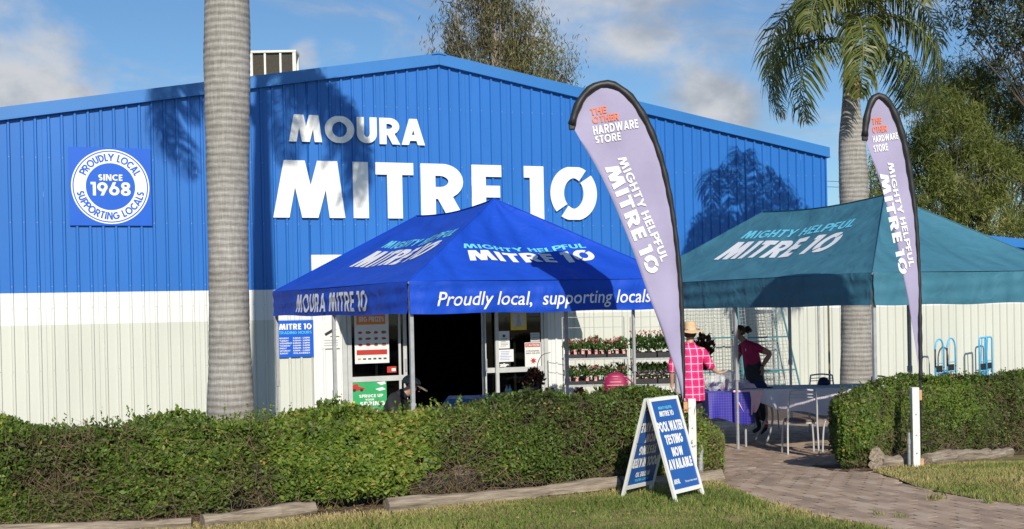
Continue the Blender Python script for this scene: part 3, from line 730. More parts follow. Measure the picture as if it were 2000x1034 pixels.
    # seams along hips
    for E_, P_, nrm_ in ((A, P1, 0), (B, P1, 0), (D, P2, 0), (C_, P2, 0)):
        pts = [Vector(E_).lerp(P_, k/10)+Vector((0, 0, .004)) for k in range(11)]; MB().tube(pts, .007, 5).build('seam', mat, t)
    return t, front, left, vf, vl
def thing_leg(t, a_, b_, z_eave, lean):
    mb = MB(); ox, oy = (.03 if a_ == 0 else -.03), (.03 if b_ == 0 else -.03)
    mb.box(a_+ox-.02, a_+ox+.02, b_+oy-.02, b_+oy+.02, 1.0, z_eave-.03); o = mb.build('leg', m_greysteel, t)
    MB().box(a_+ox-.015, a_+ox+.015, b_+oy-.015, b_+oy+.015, .0, 1.06).build('inner_tube', m_galv, o)
    MB().box(a_+ox-.028, a_+ox+.028, b_+oy-.028, b_+oy+.028, .96, 1.05, bev=.004).build('collar', m_greysteel, o)
    MB().box(a_+ox-.05, a_+ox+.05, b_+oy-.05, b_+oy+.05, .001, .009).build('foot_plate', m_galv, o); return o
m_tblue = tentmat('royal blue canvas', (0.008, 0.072, 0.55)); m_tteal = tentmat('faded teal canvas', (0.052, 0.185, 0.265))
m_printwhite = pm('white canvas print', (.74, .75, .78), .6, .05, 3); m_printaqua = pm('aqua canvas print', (.14, .58, .78), .6, .05, 3)
tb, bf, bl, bvf, bvl = make_tent('popup_tent', 'royal blue pop-up tent reading Proudly local, supporting locals along its valance', (-1.074, 12.775), .446, 3.352, 5.55, 1.46, 4.1, 1.99, 2.335, 3.36, m_tblue, 3)
tt, tf, tl, tvf, tvl = make_tent('popup_tent', 'faded teal pop-up tent with chairs and a covered table underneath', (4.20, 14.18), .395, 3.07, 5.94, 1.6, 4.45, 1.975, 2.36, 3.44, m_tteal, 8)
def logo(panel_, parent, cx_, y0, size, wid, shear=0.0, top='MIGHTY HELPFUL'):
    fn = panel_[0]
    q, w_ = text2d('MITRE 1@', size, .27, .11, space=.3); xs_ = wid/w_; q = [([(cx_-wid/2+p[0]*xs_+shear*p[1], y0+p[1]) for p in s], si) for s, si in q]
    flatprint(q, fn, 'lettering', m_printwhite, parent, lift=.006, step=.07, layer=.0015)
    sz = size*.40; q, w_ = text2d(top, sz, .22, .12, space=.4); wid2 = wid*.97; xs_ = wid2/w_; q = [([(cx_-wid2/2+p[0]*xs_+shear*(p[1]+size*1.2), y0+size*1.18+p[1]) for p in s], si) for s, si in q]
    flatprint(q, fn, 'lettering', m_printaqua, parent, lift=.006, step=.07, layer=.0015)
logo(bf, tb, bf[1]*.475+.10, .465, .225, 1.62)
logo(bl, tb, bl[1]*.49+.28, .66, .44, 2.55)
logo(tl, tt, tl[1]*.45+.26, .67, .47, 2.72)
q, w_ = fontpolys('Proudly local,  supporting locals', .155, .0015, shear=.22); xs_ = 2.66/w_
flatprint([([(.30+p[0]*xs_, .085+p[1]) for p in s], si) for s, si in q], bvf[0], 'lettering', m_printwhite, tb, lift=.010)
q, w_ = text2d('MOURA MITRE 1@', .235, .22, .12); xs_ = 2.95/w_
flatprint([([(1.30+p[0]*xs_, .05+p[1]) for p in s], si) for s, si in q], bvl[0], 'lettering', m_printwhite, tb, lift=.010, step=.07)
# ------------------------------------------------------------------ ground, lawns, garden beds, paving
def interp(pts, x):
    if x <= pts[0][0]: return pts[0][1]
    for (x0, y0), (x1, y1) in zip(pts[:-1], pts[1:]):
        if x <= x1: return y0+(y1-y0)*(x-x0)/(x1-x0)
    return pts[-1][1]
gp = lambda x, y: tuple(ground_at(x, y)[:2])
hl = [gp(-60, 1052), gp(250, 1030), gp(800, 997), gp(1200, 955), gp(1400, 943)]         # log line in front of the left hedge
sl_ = (hl[1][1]-hl[0][1])/(hl[1][0]-hl[0][0])
hedge_line = [(-40, hl[0][1]-(hl[0][0]+40)*.12)]+hl
lawnL = hedge_line+[gp(1440, 957), gp(1500, 984), gp(1600, 1008), gp(1700, 1028), gp(1780, 1046)]
dl_ = (lawnL[-1][1]-lawnL[-2][1])/(lawnL[-1][0]-lawnL[-2][0]); lawnL.append((lawnL[-1][0]+1.2, lawnL[-1][1]+1.2*dl_)); lawnL.append((lawnL[-1][0]+8, lawnL[-1][1]-7))
pathR = [gp(1700, 924), gp(1750, 942), gp(1800, 956), gp(1900, 975), gp(2010, 991)]
dr_ = (pathR[-1][1]-pathR[-2][1])/(pathR[-1][0]-pathR[-2][0]); pathR.append((pathR[-1][0]+5, pathR[-1][1]+5*dr_)); pathR.append((pathR[-1][0]+6, pathR[-1][1]-5))
logR = [gp(1700, 922), gp(1775, 911), gp(1810, 908), gp(1960, 893), gp(2010, 889)]; dq = (logR[-1][1]-logR[0][1])/(logR[-1][0]-logR[0][0])
logR.append((logR[-1][0]+30, logR[-1][1]+30*dq))

def groundmat(name, cols, scale=3.0, bump=.4, fine=90):
    m, N, L, b = nodes(name); tc = N.new('ShaderNodeTexCoord')
    n = N.new('ShaderNodeTexNoise'); n.inputs['Scale'].default_value = scale; n.inputs['Detail'].default_value = 8; n.inputs['Roughness'].default_value = .65; L.new(tc.outputs['Object'], n.inputs['Vector'])
    n2 = N.new('ShaderNodeTexNoise'); n2.inputs['Scale'].default_value = fine; n2.inputs['Detail'].default_value = 3; L.new(tc.outputs['Object'], n2.inputs['Vector'])
    a = N.new('ShaderNodeMath'); a.operation = 'MULTIPLY_ADD'; L.new(n2.outputs['Fac'], a.inputs[0]); a.inputs[1].default_value = .5; 
    s = N.new('ShaderNodeMath'); s.operation = 'MULTIPLY'; L.new(n.outputs['Fac'], s.inputs[0]); s.inputs[1].default_value = .6; L.new(s.outputs[0], a.inputs[2])
    r = N.new('ShaderNodeValToRGB'); els = r.color_ramp.elements
    while len(els) < len(cols): els.new(.5)
    for e, (p, c) in zip(els, cols): e.position = p; e.color = (*c, 1)
    L.new(a.outputs[0], r.inputs[0]); L.new(r.outputs[0], b.inputs['Base Color']); b.inputs['Roughness'].default_value = .9; b.inputs['Specular IOR Level'].default_value = .2
    bp = N.new('ShaderNodeBump'); bp.inputs['Strength'].default_value = bump; bp.inputs['Distance'].default_value = .03; L.new(n2.outputs['Fac'], bp.inputs['Height']); L.new(bp.outputs[0], b.inputs['Normal']); return m
m_lawn = groundmat('lawn soil and thatch', [(.35, (.09, .09, .03)), (.5, (.17, .155, .055)), (.62, (.30, .24, .11))])
m_soil = groundmat('bed soil', [(.35, (.05, .033, .02)), (.5, (.10, .07, .045)), (.65, (.17, .12, .08))], 4)
m_ground = groundmat('open ground', [(.35, (.08, .085, .03)), (.5, (.15, .13, .06)), (.62, (.24, .20, .11))], 1.5)
m_joint = groundmat('paving sand joints', [(.35, (.05, .038, .033)), (.5, (.10, .075, .062)), (.65, (.15, .115, .095))], 5, .3, 120)

ys = [-60, -20, 0, 5, 9, 11]+[11+.25*i for i in range(1, 27)]+[17.5+.5*i for i in range(1, 15)]+[26, 30, 45, 80, 200, 900]
xs = [-900, -200, -60, -20, -8, 0, 8, 20, 60, 200, 900]
mb = MB(); mb.v = [(x, y, G(y)-.012) for y in ys for x in xs]; nx = len(xs)
mb.f = [(j*nx+i, j*nx+i+1, (j+1)*nx+i+1, (j+1)*nx+i) for j in range(len(ys)-1) for i in range(nx-1)]
tag(mb.build('ground', m_ground, fix=False), kind='structure')
def columns(name, xa, xb, nxx, lo, hi, dz, mat, ny=40):
    mb = MB()
    def f(u, v):
        x = xa+(xb-xa)*u; a_, b_ = lo(x), hi(x); y = a_+(b_-a_)*v; return (x, y, G(y)+dz)
    mb.grid(f, nxx, ny); return tag(mb.build(name, mat, fix=False), kind='structure')
lawn = columns('lawn', -38, lawnL[-2][0]+6, 220, lambda x: -14, lambda x: interp(lawnL, x)-.02, .010, m_lawn, 60); lawn['label'] = 'short half dry lawn in front of the hedge and the board'
lawn2 = columns('lawn', logR[0][0], logR[-1][0]-6, 140, lambda x: interp(pathR, x), lambda x: interp(logR, x)-.02, .010, m_lawn, 30); lawn2['label'] = 'dry straw coloured lawn strip right of the paved path'
bed1 = columns('garden_bed', -38, hl[-1][0], 160, lambda x: interp(hedge_line, x)-.03, lambda x: interp(hedge_line, x)+1.15, .012, m_soil, 8)
bed2 = columns('garden_bed', logR[0][0]-.33, logR[-1][0]-4, 120, lambda x: interp(logR, x)-.03, lambda x: interp(logR, x)+1.15, .012, m_soil, 8)

def pavermat(name, attr):
    m, N, L, b = nodes(name); tc = N.new('ShaderNodeTexCoord'); oi = N.new('ShaderNodeObjectInfo'); at_ = N.new('ShaderNodeAttribute'); at_.attribute_name = 'rnd'
    geo = N.new('ShaderNodeNewGeometry')
    n = N.new('ShaderNodeTexNoise'); n.inputs['Scale'].default_value = 3.5; n.inputs['Detail'].default_value = 7; L.new(geo.outputs['Position'], n.inputs['Vector'])
    n3 = N.new('ShaderNodeTexNoise'); n3.inputs['Scale'].default_value = 70; n3.inputs['Detail'].default_value = 4; L.new(geo.outputs['Position'], n3.inputs['Vector'])
    a = N.new('ShaderNodeMath'); a.operation = 'MULTIPLY_ADD'; L.new(at_.outputs['Fac'] if attr else oi.outputs['Random'], a.inputs[0]); a.inputs[1].default_value = .35
    s = N.new('ShaderNodeMath'); s.operation = 'MULTIPLY_ADD'; L.new(n.outputs['Fac'], s.inputs[0]); s.inputs[1].default_value = .62
    q = N.new('ShaderNodeMath'); q.operation = 'MULTIPLY'; L.new(n3.outputs['Fac'], q.inputs[0]); q.inputs[1].default_value = .3; L.new(q.outputs[0], s.inputs[2]); L.new(s.outputs[0], a.inputs[2])
    r = N.new('ShaderNodeValToRGB'); els = r.color_ramp.elements
    cols = [(.25, (.18, .14, .105)), (.5, (.29, .21, .155)), (.7, (.38, .275, .20)), (.85, (.44, .35, .27))]
    while len(els) < len(cols): els.new(.5)
    for e, (p, c) in zip(els, cols): e.position = p; e.color = (*c, 1)
    L.new(a.outputs[0], r.inputs[0]); L.new(r.outputs[0], b.inputs['Base Color']); b.inputs['Roughness'].default_value = .88
    bp = N.new('ShaderNodeBump'); bp.inputs['Strength'].default_value = .35; bp.inputs['Distance'].default_value = .006; L.new(n3.outputs['Fac'], bp.inputs['Height']); L.new(bp.outputs[0], b.inputs['Normal']); return m
m_pav, m_pav2 = pavermat('clay paver', False), pavermat('clay paver far', True)
paving = columns('paving', -25, 32, 60, lambda x: 6.5, lambda x: 27+x*.39-.3, -.006, m_joint, 60); paving['label'] = 'worn red brown interlocking pavers'
g0, g1 = ground_at(1577, 932), ground_at(2000, 1001)
ud = Vector((g1.x-g0.x, g1.y-g0.y, 0)).normalized(); vd = Vector((-ud.y, ud.x, 0)); org = Vector((g0.x, g0.y, 0))
PL, PW, gap_ = .222, .111, .0035
def paver_outline(l=PL, w_=PW):
    z = .011; g = gap_/2
    lo = [(0+g, 0), (l*.25, z), (l*.75, -z), (l-g, 0)]
    return [(x, y+g) for x, y in lo]+[(x, w_+y-g) for x, y in lo[::-1]]
po = paver_outline()
pm_me = MB().prismz([(x-PL/2, y-PW/2) for x, y in po], -.03, .012).mesh('paver', m_pav)
rows = []
for i in range(-70, 70):
    for j in range(-60, 110):
        c = org + ud*((i+.5*(j % 2))*PL) + vd*(j*PW)
        if not 8.5 < c.y < 24: continue
        z = G(c.y); px, py = proj((c.x, c.y, z))
        if not (800 < px < 2060 and 770 < py < 1065): continue
        if c.y < 8.6: continue
        on = c.y > interp(lawnL, c.x)-.03 if c.x < pathR[0][0] else (interp(lawnL, c.x)-.03 < c.y < interp(pathR, c.x)+.05)
        if c.x < hl[-1][0] and c.y < interp(hedge_line, c.x)+1.12: on = False
        if c.x > logR[0][0]-.3 and c.y > interp(logR, c.x)+1.1: on = True
        if px < 1340 and not (820 < px < 1000 and py > 870): on = False
        if px > 1700 and c.y > interp(logR, c.x): on = False
        if on: rows.append((c.x, c.y, z))
rows.sort(key=lambda r: r[1])
rz = math.atan2(ud.y, ud.x)
near, far = rows[:300], rows[300:]
for x, y, z in near:
    o = link('paver', pm_me, paving, (x, y, z-.006+random.uniform(0, .004)))
    sl = (G(y+.05)-G(y-.05))/.1
    o.rotation_euler = (math.atan(sl)+random.uniform(-.012, .012), random.uniform(-.008, .008), rz+random.uniform(-.015, .015))
mb = MB(); rnd = []
pts0 = [(x-PL/2, y-PW/2) for x, y in po]; n = len(pts0)
cz_, sz_ = math.cos(rz), math.sin(rz)
for x, y, z in far:
    dz = random.uniform(-.004, .0); tx_, ty_ = random.uniform(-.015, .015), random.uniform(-.015, .015); top = []
    for a_, b_ in pts0:
        X_ = x+a_*cz_-b_*sz_; Y_ = y+a_*sz_+b_*cz_; top.append((X_, Y_, G(Y_)+.008+dz+a_*tx_+b_*ty_))
    o_ = len(mb.v); mb.v += top+[(p[0], p[1], p[2]-.02) for p in top]
    mb.f += [tuple(range(o_, o_+n))]+[(o_+i, o_+n+i, o_+n+(i+1) % n, o_+(i+1) % n) for i in range(n)]; rnd += [random.random()]*(n+1)
fp = mb.build('far_pavers', m_pav2, paving, fix=False, rnd=rnd); fp['kind'] = 'stuff'
print('pavers', len(rows))

# ------------------------------------------------------------------ leaves, blades, twigs as numpy quads
def npmesh(name, verts, faces, mats, rnd=None, k=4):
    me = bpy.data.meshes.new(name); nv, nf = len(verts), len(faces)
    me.vertices.add(nv); me.vertices.foreach_set('co', verts.astype(np.float32).ravel())
    me.loops.add(nf*k); me.loops.foreach_set('vertex_index', faces.astype(np.int32).ravel())
    me.polygons.add(nf); me.polygons.foreach_set('loop_start', np.arange(0, nf*k, k, dtype=np.int32)); me.polygons.foreach_set('loop_total', np.full(nf, k, dtype=np.int32))
    me.update(calc_edges=True)
    for m in (mats if isinstance(mats, (list, tuple)) else [mats]): me.materials.append(m)
    if rnd is not None:
        a = me.attributes.new('rnd', 'FLOAT', 'FACE'); a.data.foreach_set('value', rnd.astype(np.float32))
    return me
def unit(a): return a/np.maximum(1e-9, np.linalg.norm(a, axis=-1, keepdims=True))
def leafquads(c, d, nrm, ln, wd):
    """rhombic leaves: centre c, direction d, face normal nrm"""
    d = unit(d); s = unit(np.cross(d, nrm)); ln = ln[:, None]; wd = wd[:, None]; b = unit(np.cross(s, d))
    v = np.stack([c-d*ln*.5, c+s*wd*.5+d*ln*.03-b*wd*.12, c+d*ln*.5+b*0, c-s*wd*.5+d*ln*.03-b*wd*.12], 1).reshape(-1, 3)
    return v, np.arange(len(c)*4).reshape(-1, 4)
def fnoise(p, seed=0, n=10, fr=(1, 6)):
    r = np.random.RandomState(seed); o = np.zeros(len(p))
    for i in range(n):
        k = r.normal(size=3); k *= r.uniform(*fr)/np.linalg.norm(k); o += np.sin(p@k+r.uniform(0, 6.28))
    return o/math.sqrt(n)
m_hleaf = leafmat('hedge leaf', [(0, (.045, .035, .018)), (.12, (.075, .075, .025)), (.3, (.065, .105, .020)), (.55, (.11, .18, .026)), (.78, (.20, .27, .038)), (.93, (.30, .31, .06)), (1, (.42, .28, .09))], .5, .28, .28)
m_twig = pm('hedge twig', (.12, .088, .045), .85, .3, 20, col2=(.27, .20, .11))
m_core = pm('hedge core darkness', (.030, .024, .013), .95, .3, 30, bump=.8, bscale=40)  # shade inside the hedge put into the colour of a solid filler
def hedge(name, label, line_, x0, x1, width, top, n_leaf, n_twig, dry, gaps, seed, roundend=True):
    R = np.random.RandomState(seed); root = thing(name, label, 'hedge', (x0, interp(line_, x0), 0))
    ox, oy = x0, interp(line_, x0)
    lx = np.array([p[0] for p in line_]); ly = np.array([p[1] for p in line_])
    def place(x, v, zrel):                      # v 0 = front .. 1 = back
        y0 = np.interp(x, lx, ly)+.14; y = y0+v*width; g = np.array([G(a_) for a_ in np.interp(x, lx, ly)]); return y, g, top(x)-g
    n = n_leaf; x = R.uniform(x0, x1, n)
    # position round the cross-section: front face, top, back, interior
    k = R.uniform(0, 1, n); v = np.zeros(n); zr = np.zeros(n); nx_, ny_, nz_ = np.zeros(n), np.zeros(n), np.zeros(n)
    f = k < .52; v[f] = np.abs(R.normal(0, .055, f.sum())); zr[f] = R.uniform(.05, 1, f.sum()); ny_[f] = -1
    t_ = (k >= .52) & (k < .80); v[t_] = R.uniform(0, 1, t_.sum()); zr[t_] = 1-np.abs(R.normal(0, .05, t_.sum())); nz_[t_] = 1
    b_ = (k >= .80) & (k < .90); v[b_] = 1-np.abs(R.normal(0, .05, b_.sum())); zr[b_] = R.uniform(.1, 1, b_.sum()); ny_[b_] = 1
    i_ = k >= .90; 
    e_ = np.where(R.uniform(size=i_.sum()) < .5, 0, 1)
    x[i_] = np.where(e_ == 0, x0+np.abs(R.normal(0, .05, i_.sum())), x1-np.abs(R.normal(0, .06, i_.sum()))); v[i_] = R.uniform(0, 1, i_.sum()); zr[i_] = R.uniform(.08, 1, i_.sum()); nx_[i_] = np.where(e_ == 0, -1, 1)
    y, g, hh = place(x, v, zr)
    # rounded shoulders and lumps
    p = np.stack([x, y, zr*hh], 1); lump = fnoise(p, seed+1, 12, (2, 7))*.055+fnoise(p, seed+2, 12, (9, 22))*.022
    cx_ = (v-.5); z = g+zr*hh
    sh = np.clip((zr-.75)/.25, 0, 1); y = y + (-cx_)*sh**3*.12
    z = z - (np.abs(cx_)*2)**5*.045*np.clip(zr-.5, 0, .5)*2
    ax_ = np.clip((x-(x1-.28))/.28, 0, 1); ax0 = np.clip(((x0+.28)-x)/.28, 0, 1); en = np.maximum(ax_, ax0); y = y - cx_*2*en**2*.18; z = z-en**2*np.clip(zr-.4, 0, .6)*.16
    low = np.clip((.30-zr)/.30, 0, 1); y = y+(-cx_)*low*.25
    y = y+ny_*lump; z = z+nz_*lump*1.1+R.normal(0, .012, n); x = x+nx_*lump
    tuft = (nz_ > 0) & (fnoise(p, seed+9, 8, (3, 9)) > 1.15); z = z+tuft*np.abs(R.normal(0, .045, n)); plume = (nz_ > 0)*np.clip(np.sin(x*9.3+seed)*np.sin(x*3.1+1.3)-.6, 0, 1); z = z+plume*np.abs(R.normal(0, .07, n))
    P_ = np.stack([x, y, z], 1)
    dn = dry(x, zr)+fnoise(P_, seed+3, 10, (1.5, 6))*.16
    keep = R.uniform(size=n) > np.clip(dn*1.25-.35, 0, .93)
    for ga, gb, gz in gaps: keep &= ~((x > ga+.05*np.sin(zr*20)) & (x < gb+.06*np.sin(zr*17)) & (zr < gz*(.75+.5*np.sin((x-ga)/(gb-ga)*3.14))) & (R.uniform(size=n) < .985))
    keep &= ~((zr < .13) & (fnoise(P_, seed+5, 8, (3, 8)) > -.3))
    cl = fnoise(P_, seed+6, 14, (14, 34))       # small clumps: leaves thin out between shoots
    keep &= (cl > -.85) | (R.uniform(size=n) < .22)
    P_, dn, x_, zr_ = P_[keep], dn[keep], x[keep], zr[keep]; nn = len(P_)
    base = np.stack([nx_, ny_, nz_], 1)[keep]; nr = unit(base*.9+np.array([0, -.1, .55])+R.normal(0, .55, (nn, 3)))
    d = R.normal(0, 1, (nn, 3)); d[:, 2] += .4
    big = bumpf(x_, hx(540), hx(850), .1) if seed == 11 else 0*x_; fine_ = sm(x_, hx(840), hx(880)) if seed == 11 else 1+0*x_
    ln = R.uniform(.026, .054, nn)*(1+.22*big-.12*fine_)*np.where(R.uniform(size=nn) < .12, 1.35, 1.0)
    # stray shoots above the clipped top
    ns = int((x1-x0)*26); sx = R.uniform(x0+.1, x1-.1, ns); sv = R.uniform(.03, .97, ns); sy, sg, shh = place(sx, sv, 1.0+0*sx); hgt = R.gamma(1.6, .035, ns)+.03; hgt *= 1+1.0*(fnoise(np.stack([sx, sv, sx*0], 1), seed+21, 6, (2, 6)) > .8); hgt = np.minimum(hgt, .115)
    dirs = unit(R.normal(0, .45, (ns, 3))+[0, -.15, 1]); q8 = 9; tt = np.tile(np.linspace(.1, 1, q8), ns)[:, None]
    SP = np.repeat(np.stack([sx, sy, sg+shh-.03], 1), q8, 0)+np.repeat(dirs, q8, 0)*np.repeat(hgt, q8)[:, None]*tt+R.normal(0, .007, (ns*q8, 3))
    P_ = np.concatenate([P_, SP]); nr = np.concatenate([nr, unit(R.normal(0, .6, (ns*q8, 3))+[0, -.3, .8])]); d = np.concatenate([d, R.normal(0, .7, (ns*q8, 3))+np.repeat(dirs, q8, 0)*.8]); ln = np.concatenate([ln, R.uniform(.022, .045, ns*q8)])
    n1 = nn; nn = len(P_); dn = np.concatenate([dn, np.full(nn-n1, .05)]); clk = np.concatenate([cl[keep], np.full(nn-n1, 1.2)]); big = np.concatenate([big, np.zeros(nn-n1)]); fine_ = np.concatenate([fine_, np.zeros(nn-n1)])
    v_, f_ = leafquads(P_-[ox, oy, 0], d, nr, ln, ln*R.uniform(.42, .6, nn))
    rn = np.clip(.58-dn*.42+fnoise(P_, seed+7, 10, (2, 7))*.10+clk*.05+.045*big-.05*fine_+R.normal(0, .16, nn), .02, .98); sp = R.uniform(size=nn) < .006; rn[sp] = 1.0
    o = link('foliage', npmesh('foliage', v_, f_, m_hleaf, rn), root); o['kind'] = 'stuff'
    # twigs: thin tapering three-sided rods
    n = n_twig; x = R.uniform(x0+.05, x1-.05, n*3); zr = R.uniform(.0, .97, n*3); dn = dry(x, zr)
    for ga, gb, gz in gaps: dn = np.where((x > ga) & (x < gb) & (zr < gz), .75, dn)
    sel = R.uniform(size=n*3) < np.clip(.12+dn, .05, 1); x, zr = x[sel][:n], zr[sel][:n]; n = len(x)
    v = np.abs(R.normal(0, .22, n)); y, g, hh = place(x, v, zr); c = np.stack([x-ox, y-oy, g+zr*hh-.02], 1)
    d = unit(R.normal(0, 1, (n, 3))*[1.0, .6, .8]+[0, -.1, .35]); ln = R.uniform(.07, .26, n)[:, None]; s1 = unit(np.cross(d, R.normal(0, 1, (n, 3)))); s2 = np.cross(d, s1); w_ = R.uniform(.0014, .0034, n)[:, None]
    bend = R.normal(0, .03, (n, 3)); a0, a1, a2 = c-d*ln/2, c+bend, c+d*ln/2
    V_ = np.stack([a0+s1*w_, a0-s1*w_*.5+s2*w_*.87, a0-s1*w_*.5-s2*w_*.87, a1+s1*w_*.8, a1+(-s1*.5+s2*.87)*w_*.8, a1+(-s1*.5-s2*.87)*w_*.8, a2+s1*w_*.3, a2+(-s1*.5+s2*.87)*w_*.3, a2+(-s1*.5-s2*.87)*w_*.3], 1).reshape(-1, 3)
    q = np.array([[0, 1, 4, 3], [1, 2, 5, 4], [2, 0, 3, 5], [3, 4, 7, 6], [4, 5, 8, 7], [5, 3, 6, 8]]); Fq = (np.arange(n)[:, None, None]*9+q[None]).reshape(-1, 4)
    o = link('twigs', npmesh('twigs', V_, Fq, m_twig), root); o['kind'] = 'stuff'
    # solid dark core added to block light, its colour standing for inner shade
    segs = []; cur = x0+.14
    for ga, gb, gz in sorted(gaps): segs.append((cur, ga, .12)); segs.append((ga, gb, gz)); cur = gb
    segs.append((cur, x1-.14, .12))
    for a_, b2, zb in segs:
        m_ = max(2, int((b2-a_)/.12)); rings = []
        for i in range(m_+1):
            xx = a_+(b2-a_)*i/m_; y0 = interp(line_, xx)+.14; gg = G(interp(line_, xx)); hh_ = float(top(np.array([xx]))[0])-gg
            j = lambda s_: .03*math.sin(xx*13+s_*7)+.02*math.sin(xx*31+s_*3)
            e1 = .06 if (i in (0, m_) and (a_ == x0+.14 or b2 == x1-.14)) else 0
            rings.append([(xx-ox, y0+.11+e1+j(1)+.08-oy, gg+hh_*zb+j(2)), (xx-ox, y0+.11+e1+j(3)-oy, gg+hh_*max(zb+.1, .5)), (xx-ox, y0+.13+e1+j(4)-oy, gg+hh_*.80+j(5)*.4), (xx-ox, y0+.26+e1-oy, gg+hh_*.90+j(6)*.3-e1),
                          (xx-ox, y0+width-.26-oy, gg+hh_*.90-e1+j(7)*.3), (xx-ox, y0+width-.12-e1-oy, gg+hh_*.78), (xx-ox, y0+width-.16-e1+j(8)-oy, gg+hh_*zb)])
        MB().loft(rings).build('dark_core', m_core, root)
    # stems
    mb = MB(); xx = x0+.2
    while xx < x1-.15:
        yy = interp(line_, xx)+.14+width*random.uniform(.3, .6); gg = G(yy)
        for _ in range(3):
            a_ = Vector((xx-ox, yy-oy, gg-.02)); mb.tube(catmull([a_, a_+Vector((random.uniform(-.1, .1), random.uniform(-.12, .1), .18)), a_+Vector((random.uniform(-.22, .22), random.uniform(-.28, .2), .45))], 4), [.011*(1-k*.06) for k in range(9)], 5)
        xx += random.uniform(.22, .4)
    mb.build('stems', m_twig, root); return root
sm = lambda x, a_, b_: np.clip((x-a_)/(b_-a_), 0, 1)
def bumpf(x, a_, b_, e): return sm(x, a_-e, a_+e)*(1-sm(x, b_-e, b_+e))
hx = lambda px, py=900: at(px, py, 10.6).x
def dryL(x, zr):
    d = .18+.0*x
    d = d + .50*bumpf(x, hx(90), hx(215), .25)*sm(.85-zr, 0, .25)*sm(zr, .2, .5) + .25*bumpf(x, hx(120), hx(260), .3)
    d = d + .25*bumpf(x, hx(500), hx(545), .12)*(zr < .5) + .42*bumpf(x, hx(835), hx(950), .18)*sm(.95-zr, 0, .3) + .20*bumpf(x, hx(830), hx(1330), .2)
    d = d - .12*bumpf(x, hx(540), hx(820), .1) + .22*bumpf(x, hx(130), hx(290), .2)*(zr > .8) + .18*bumpf(x, hx(540), hx(700), .15)*(zr > .85)
    return d
TLX = [(hx(-80), 1.13), (hx(40), 1.21), (hx(105), 1.12), (hx(180), 1.15), (hx(300), 1.16), (hx(560), 1.14), (hx(800), 1.155), (hx(1000), 1.165), (hx(1150), 1.175), (hx(1300), 1.165), (hx(1375), 1.10), (hx(1440), .86)]
topL = lambda x: np.interp(x, [p[0] for p in TLX], [p[1] for p in TLX])
hedge1 = hedge('hedge', 'long clipped hedge with dry twiggy patches left of the paved path', hedge_line, hl[0][0]-1.6, hl[-1][0]+.14, .92, topL, 170000, 9500, dryL, [(hx(500), hx(532), .22), (hx(805), hx(945), .33)], 11)
def dryR(x, zr): return .30+.2*np.sin(x*3.1)*(zr < .7)+.2*(zr < .45)
hlineR = [(logR[0][0]-1, logR[0][1]+.05-1*dq)]+[(p[0], p[1]+.05) for p in logR]
topR = lambda x: np.interp(x, [logR[0][0]-.4, logR[0][0]-.1, logR[0][0]+.3, logR[0][0]+2, logR[0][0]+8], [1.0, 1.07, 1.09, 1.03, .95])
hedge2 = hedge('hedge', 'shorter hedge right of the path, behind logs and white post', hlineR, logR[0][0]-.24, logR[0][0]+4.2, .95, topR, 90000, 4500, dryR, [], 23)

# ---- timber edging logs
def logmat():
    m, N, L, b = nodes('weathered log'); tc = N.new('ShaderNodeTexCoord'); mp = N.new('ShaderNodeMapping'); mp.inputs['Scale'].default_value = (2, 30, 30); L.new(tc.outputs['Object'], mp.inputs[0])
    n = N.new('ShaderNodeTexNoise'); n.inputs['Scale'].default_value = 1.4; n.inputs['Detail'].default_value = 8; n.inputs['Roughness'].default_value = .7; L.new(mp.outputs[0], n.inputs['Vector'])
    r = N.new('ShaderNodeValToRGB'); els = r.color_ramp.elements; els.new(.5)
    for e, (p, c) in zip(els, [(.32, (.07, .05, .035)), (.5, (.25, .20, .15)), (.68, (.40, .35, .27))]): e.position = p; e.color = (*c, 1)
    L.new(n.outputs['Fac'], r.inputs[0]); L.new(r.outputs[0], b.inputs['Base Color']); b.inputs['Roughness'].default_value = .85
    bp = N.new('ShaderNodeBump'); bp.inputs['Strength'].default_value = .7; bp.inputs['Distance'].default_value = .015; L.new(n.outputs['Fac'], bp.inputs['Height']); L.new(bp.outputs[0], b.inputs['Normal']); return m
m_log = logmat()
def log(label, p, q, r, group=None, dz=0.0, seed=0):
    p = Vector((p[0], p[1], G(p[1])+r*.75+dz)); q = Vector((q[0], q[1], G(q[1])+r*.75+dz)); d = q-p; Ln = d.length
    R = random.Random(seed+int(Ln*1000)); mb = MB(); rings = []; n = 18; k = max(6, int(Ln/.05)); ph = [R.uniform(0, 6) for _ in range(6)]
    for i in range(k+1):
        t = i/k; rr = r*(1+.10*math.sin(t*7+ph[0])+.07*math.sin(t*17+ph[1])+.04*math.sin(t*41+ph[5]))
        rings.append([(t*Ln, math.cos(2*PI*j/n)*rr*(1+.13*math.sin(3*2*PI*j/n+ph[2]+t*5)+.09*math.sin(5*2*PI*j/n+ph[3]+t*3)), math.sin(2*PI*j/n)*rr*(1+.08*math.sin(4*2*PI*j/n+ph[4]))+.01*math.sin(t*4+ph[5])) for j in range(n)])
    mb.loft(rings); o = mb.build('log', m_log); smooth_angle(o, 50); o.location = p
    o.rotation_euler = d.to_track_quat('X', 'Z').to_euler(); return tag(o, label, 'log', group)
log('grey edging log under the bushiest part of the left hedge', gp(395, 1030), gp(614, 1005), .062, seed=1)
log('longest edging log running from the hedge gap to the board', gp(755, 1002), gp(1205, 957), .066, seed=2)
log('half buried log at the lower left corner of the frame', gp(-60, 1052), gp(375, 1033), .055, seed=5)
log('log mostly hidden behind the sandwich board', gp(1212, 955), gp(1408, 941), .060, seed=3)
log('short log left of the galvanised pipe on the right bed', gp(1714, 915), gp(1772, 911), .075, seed=4)
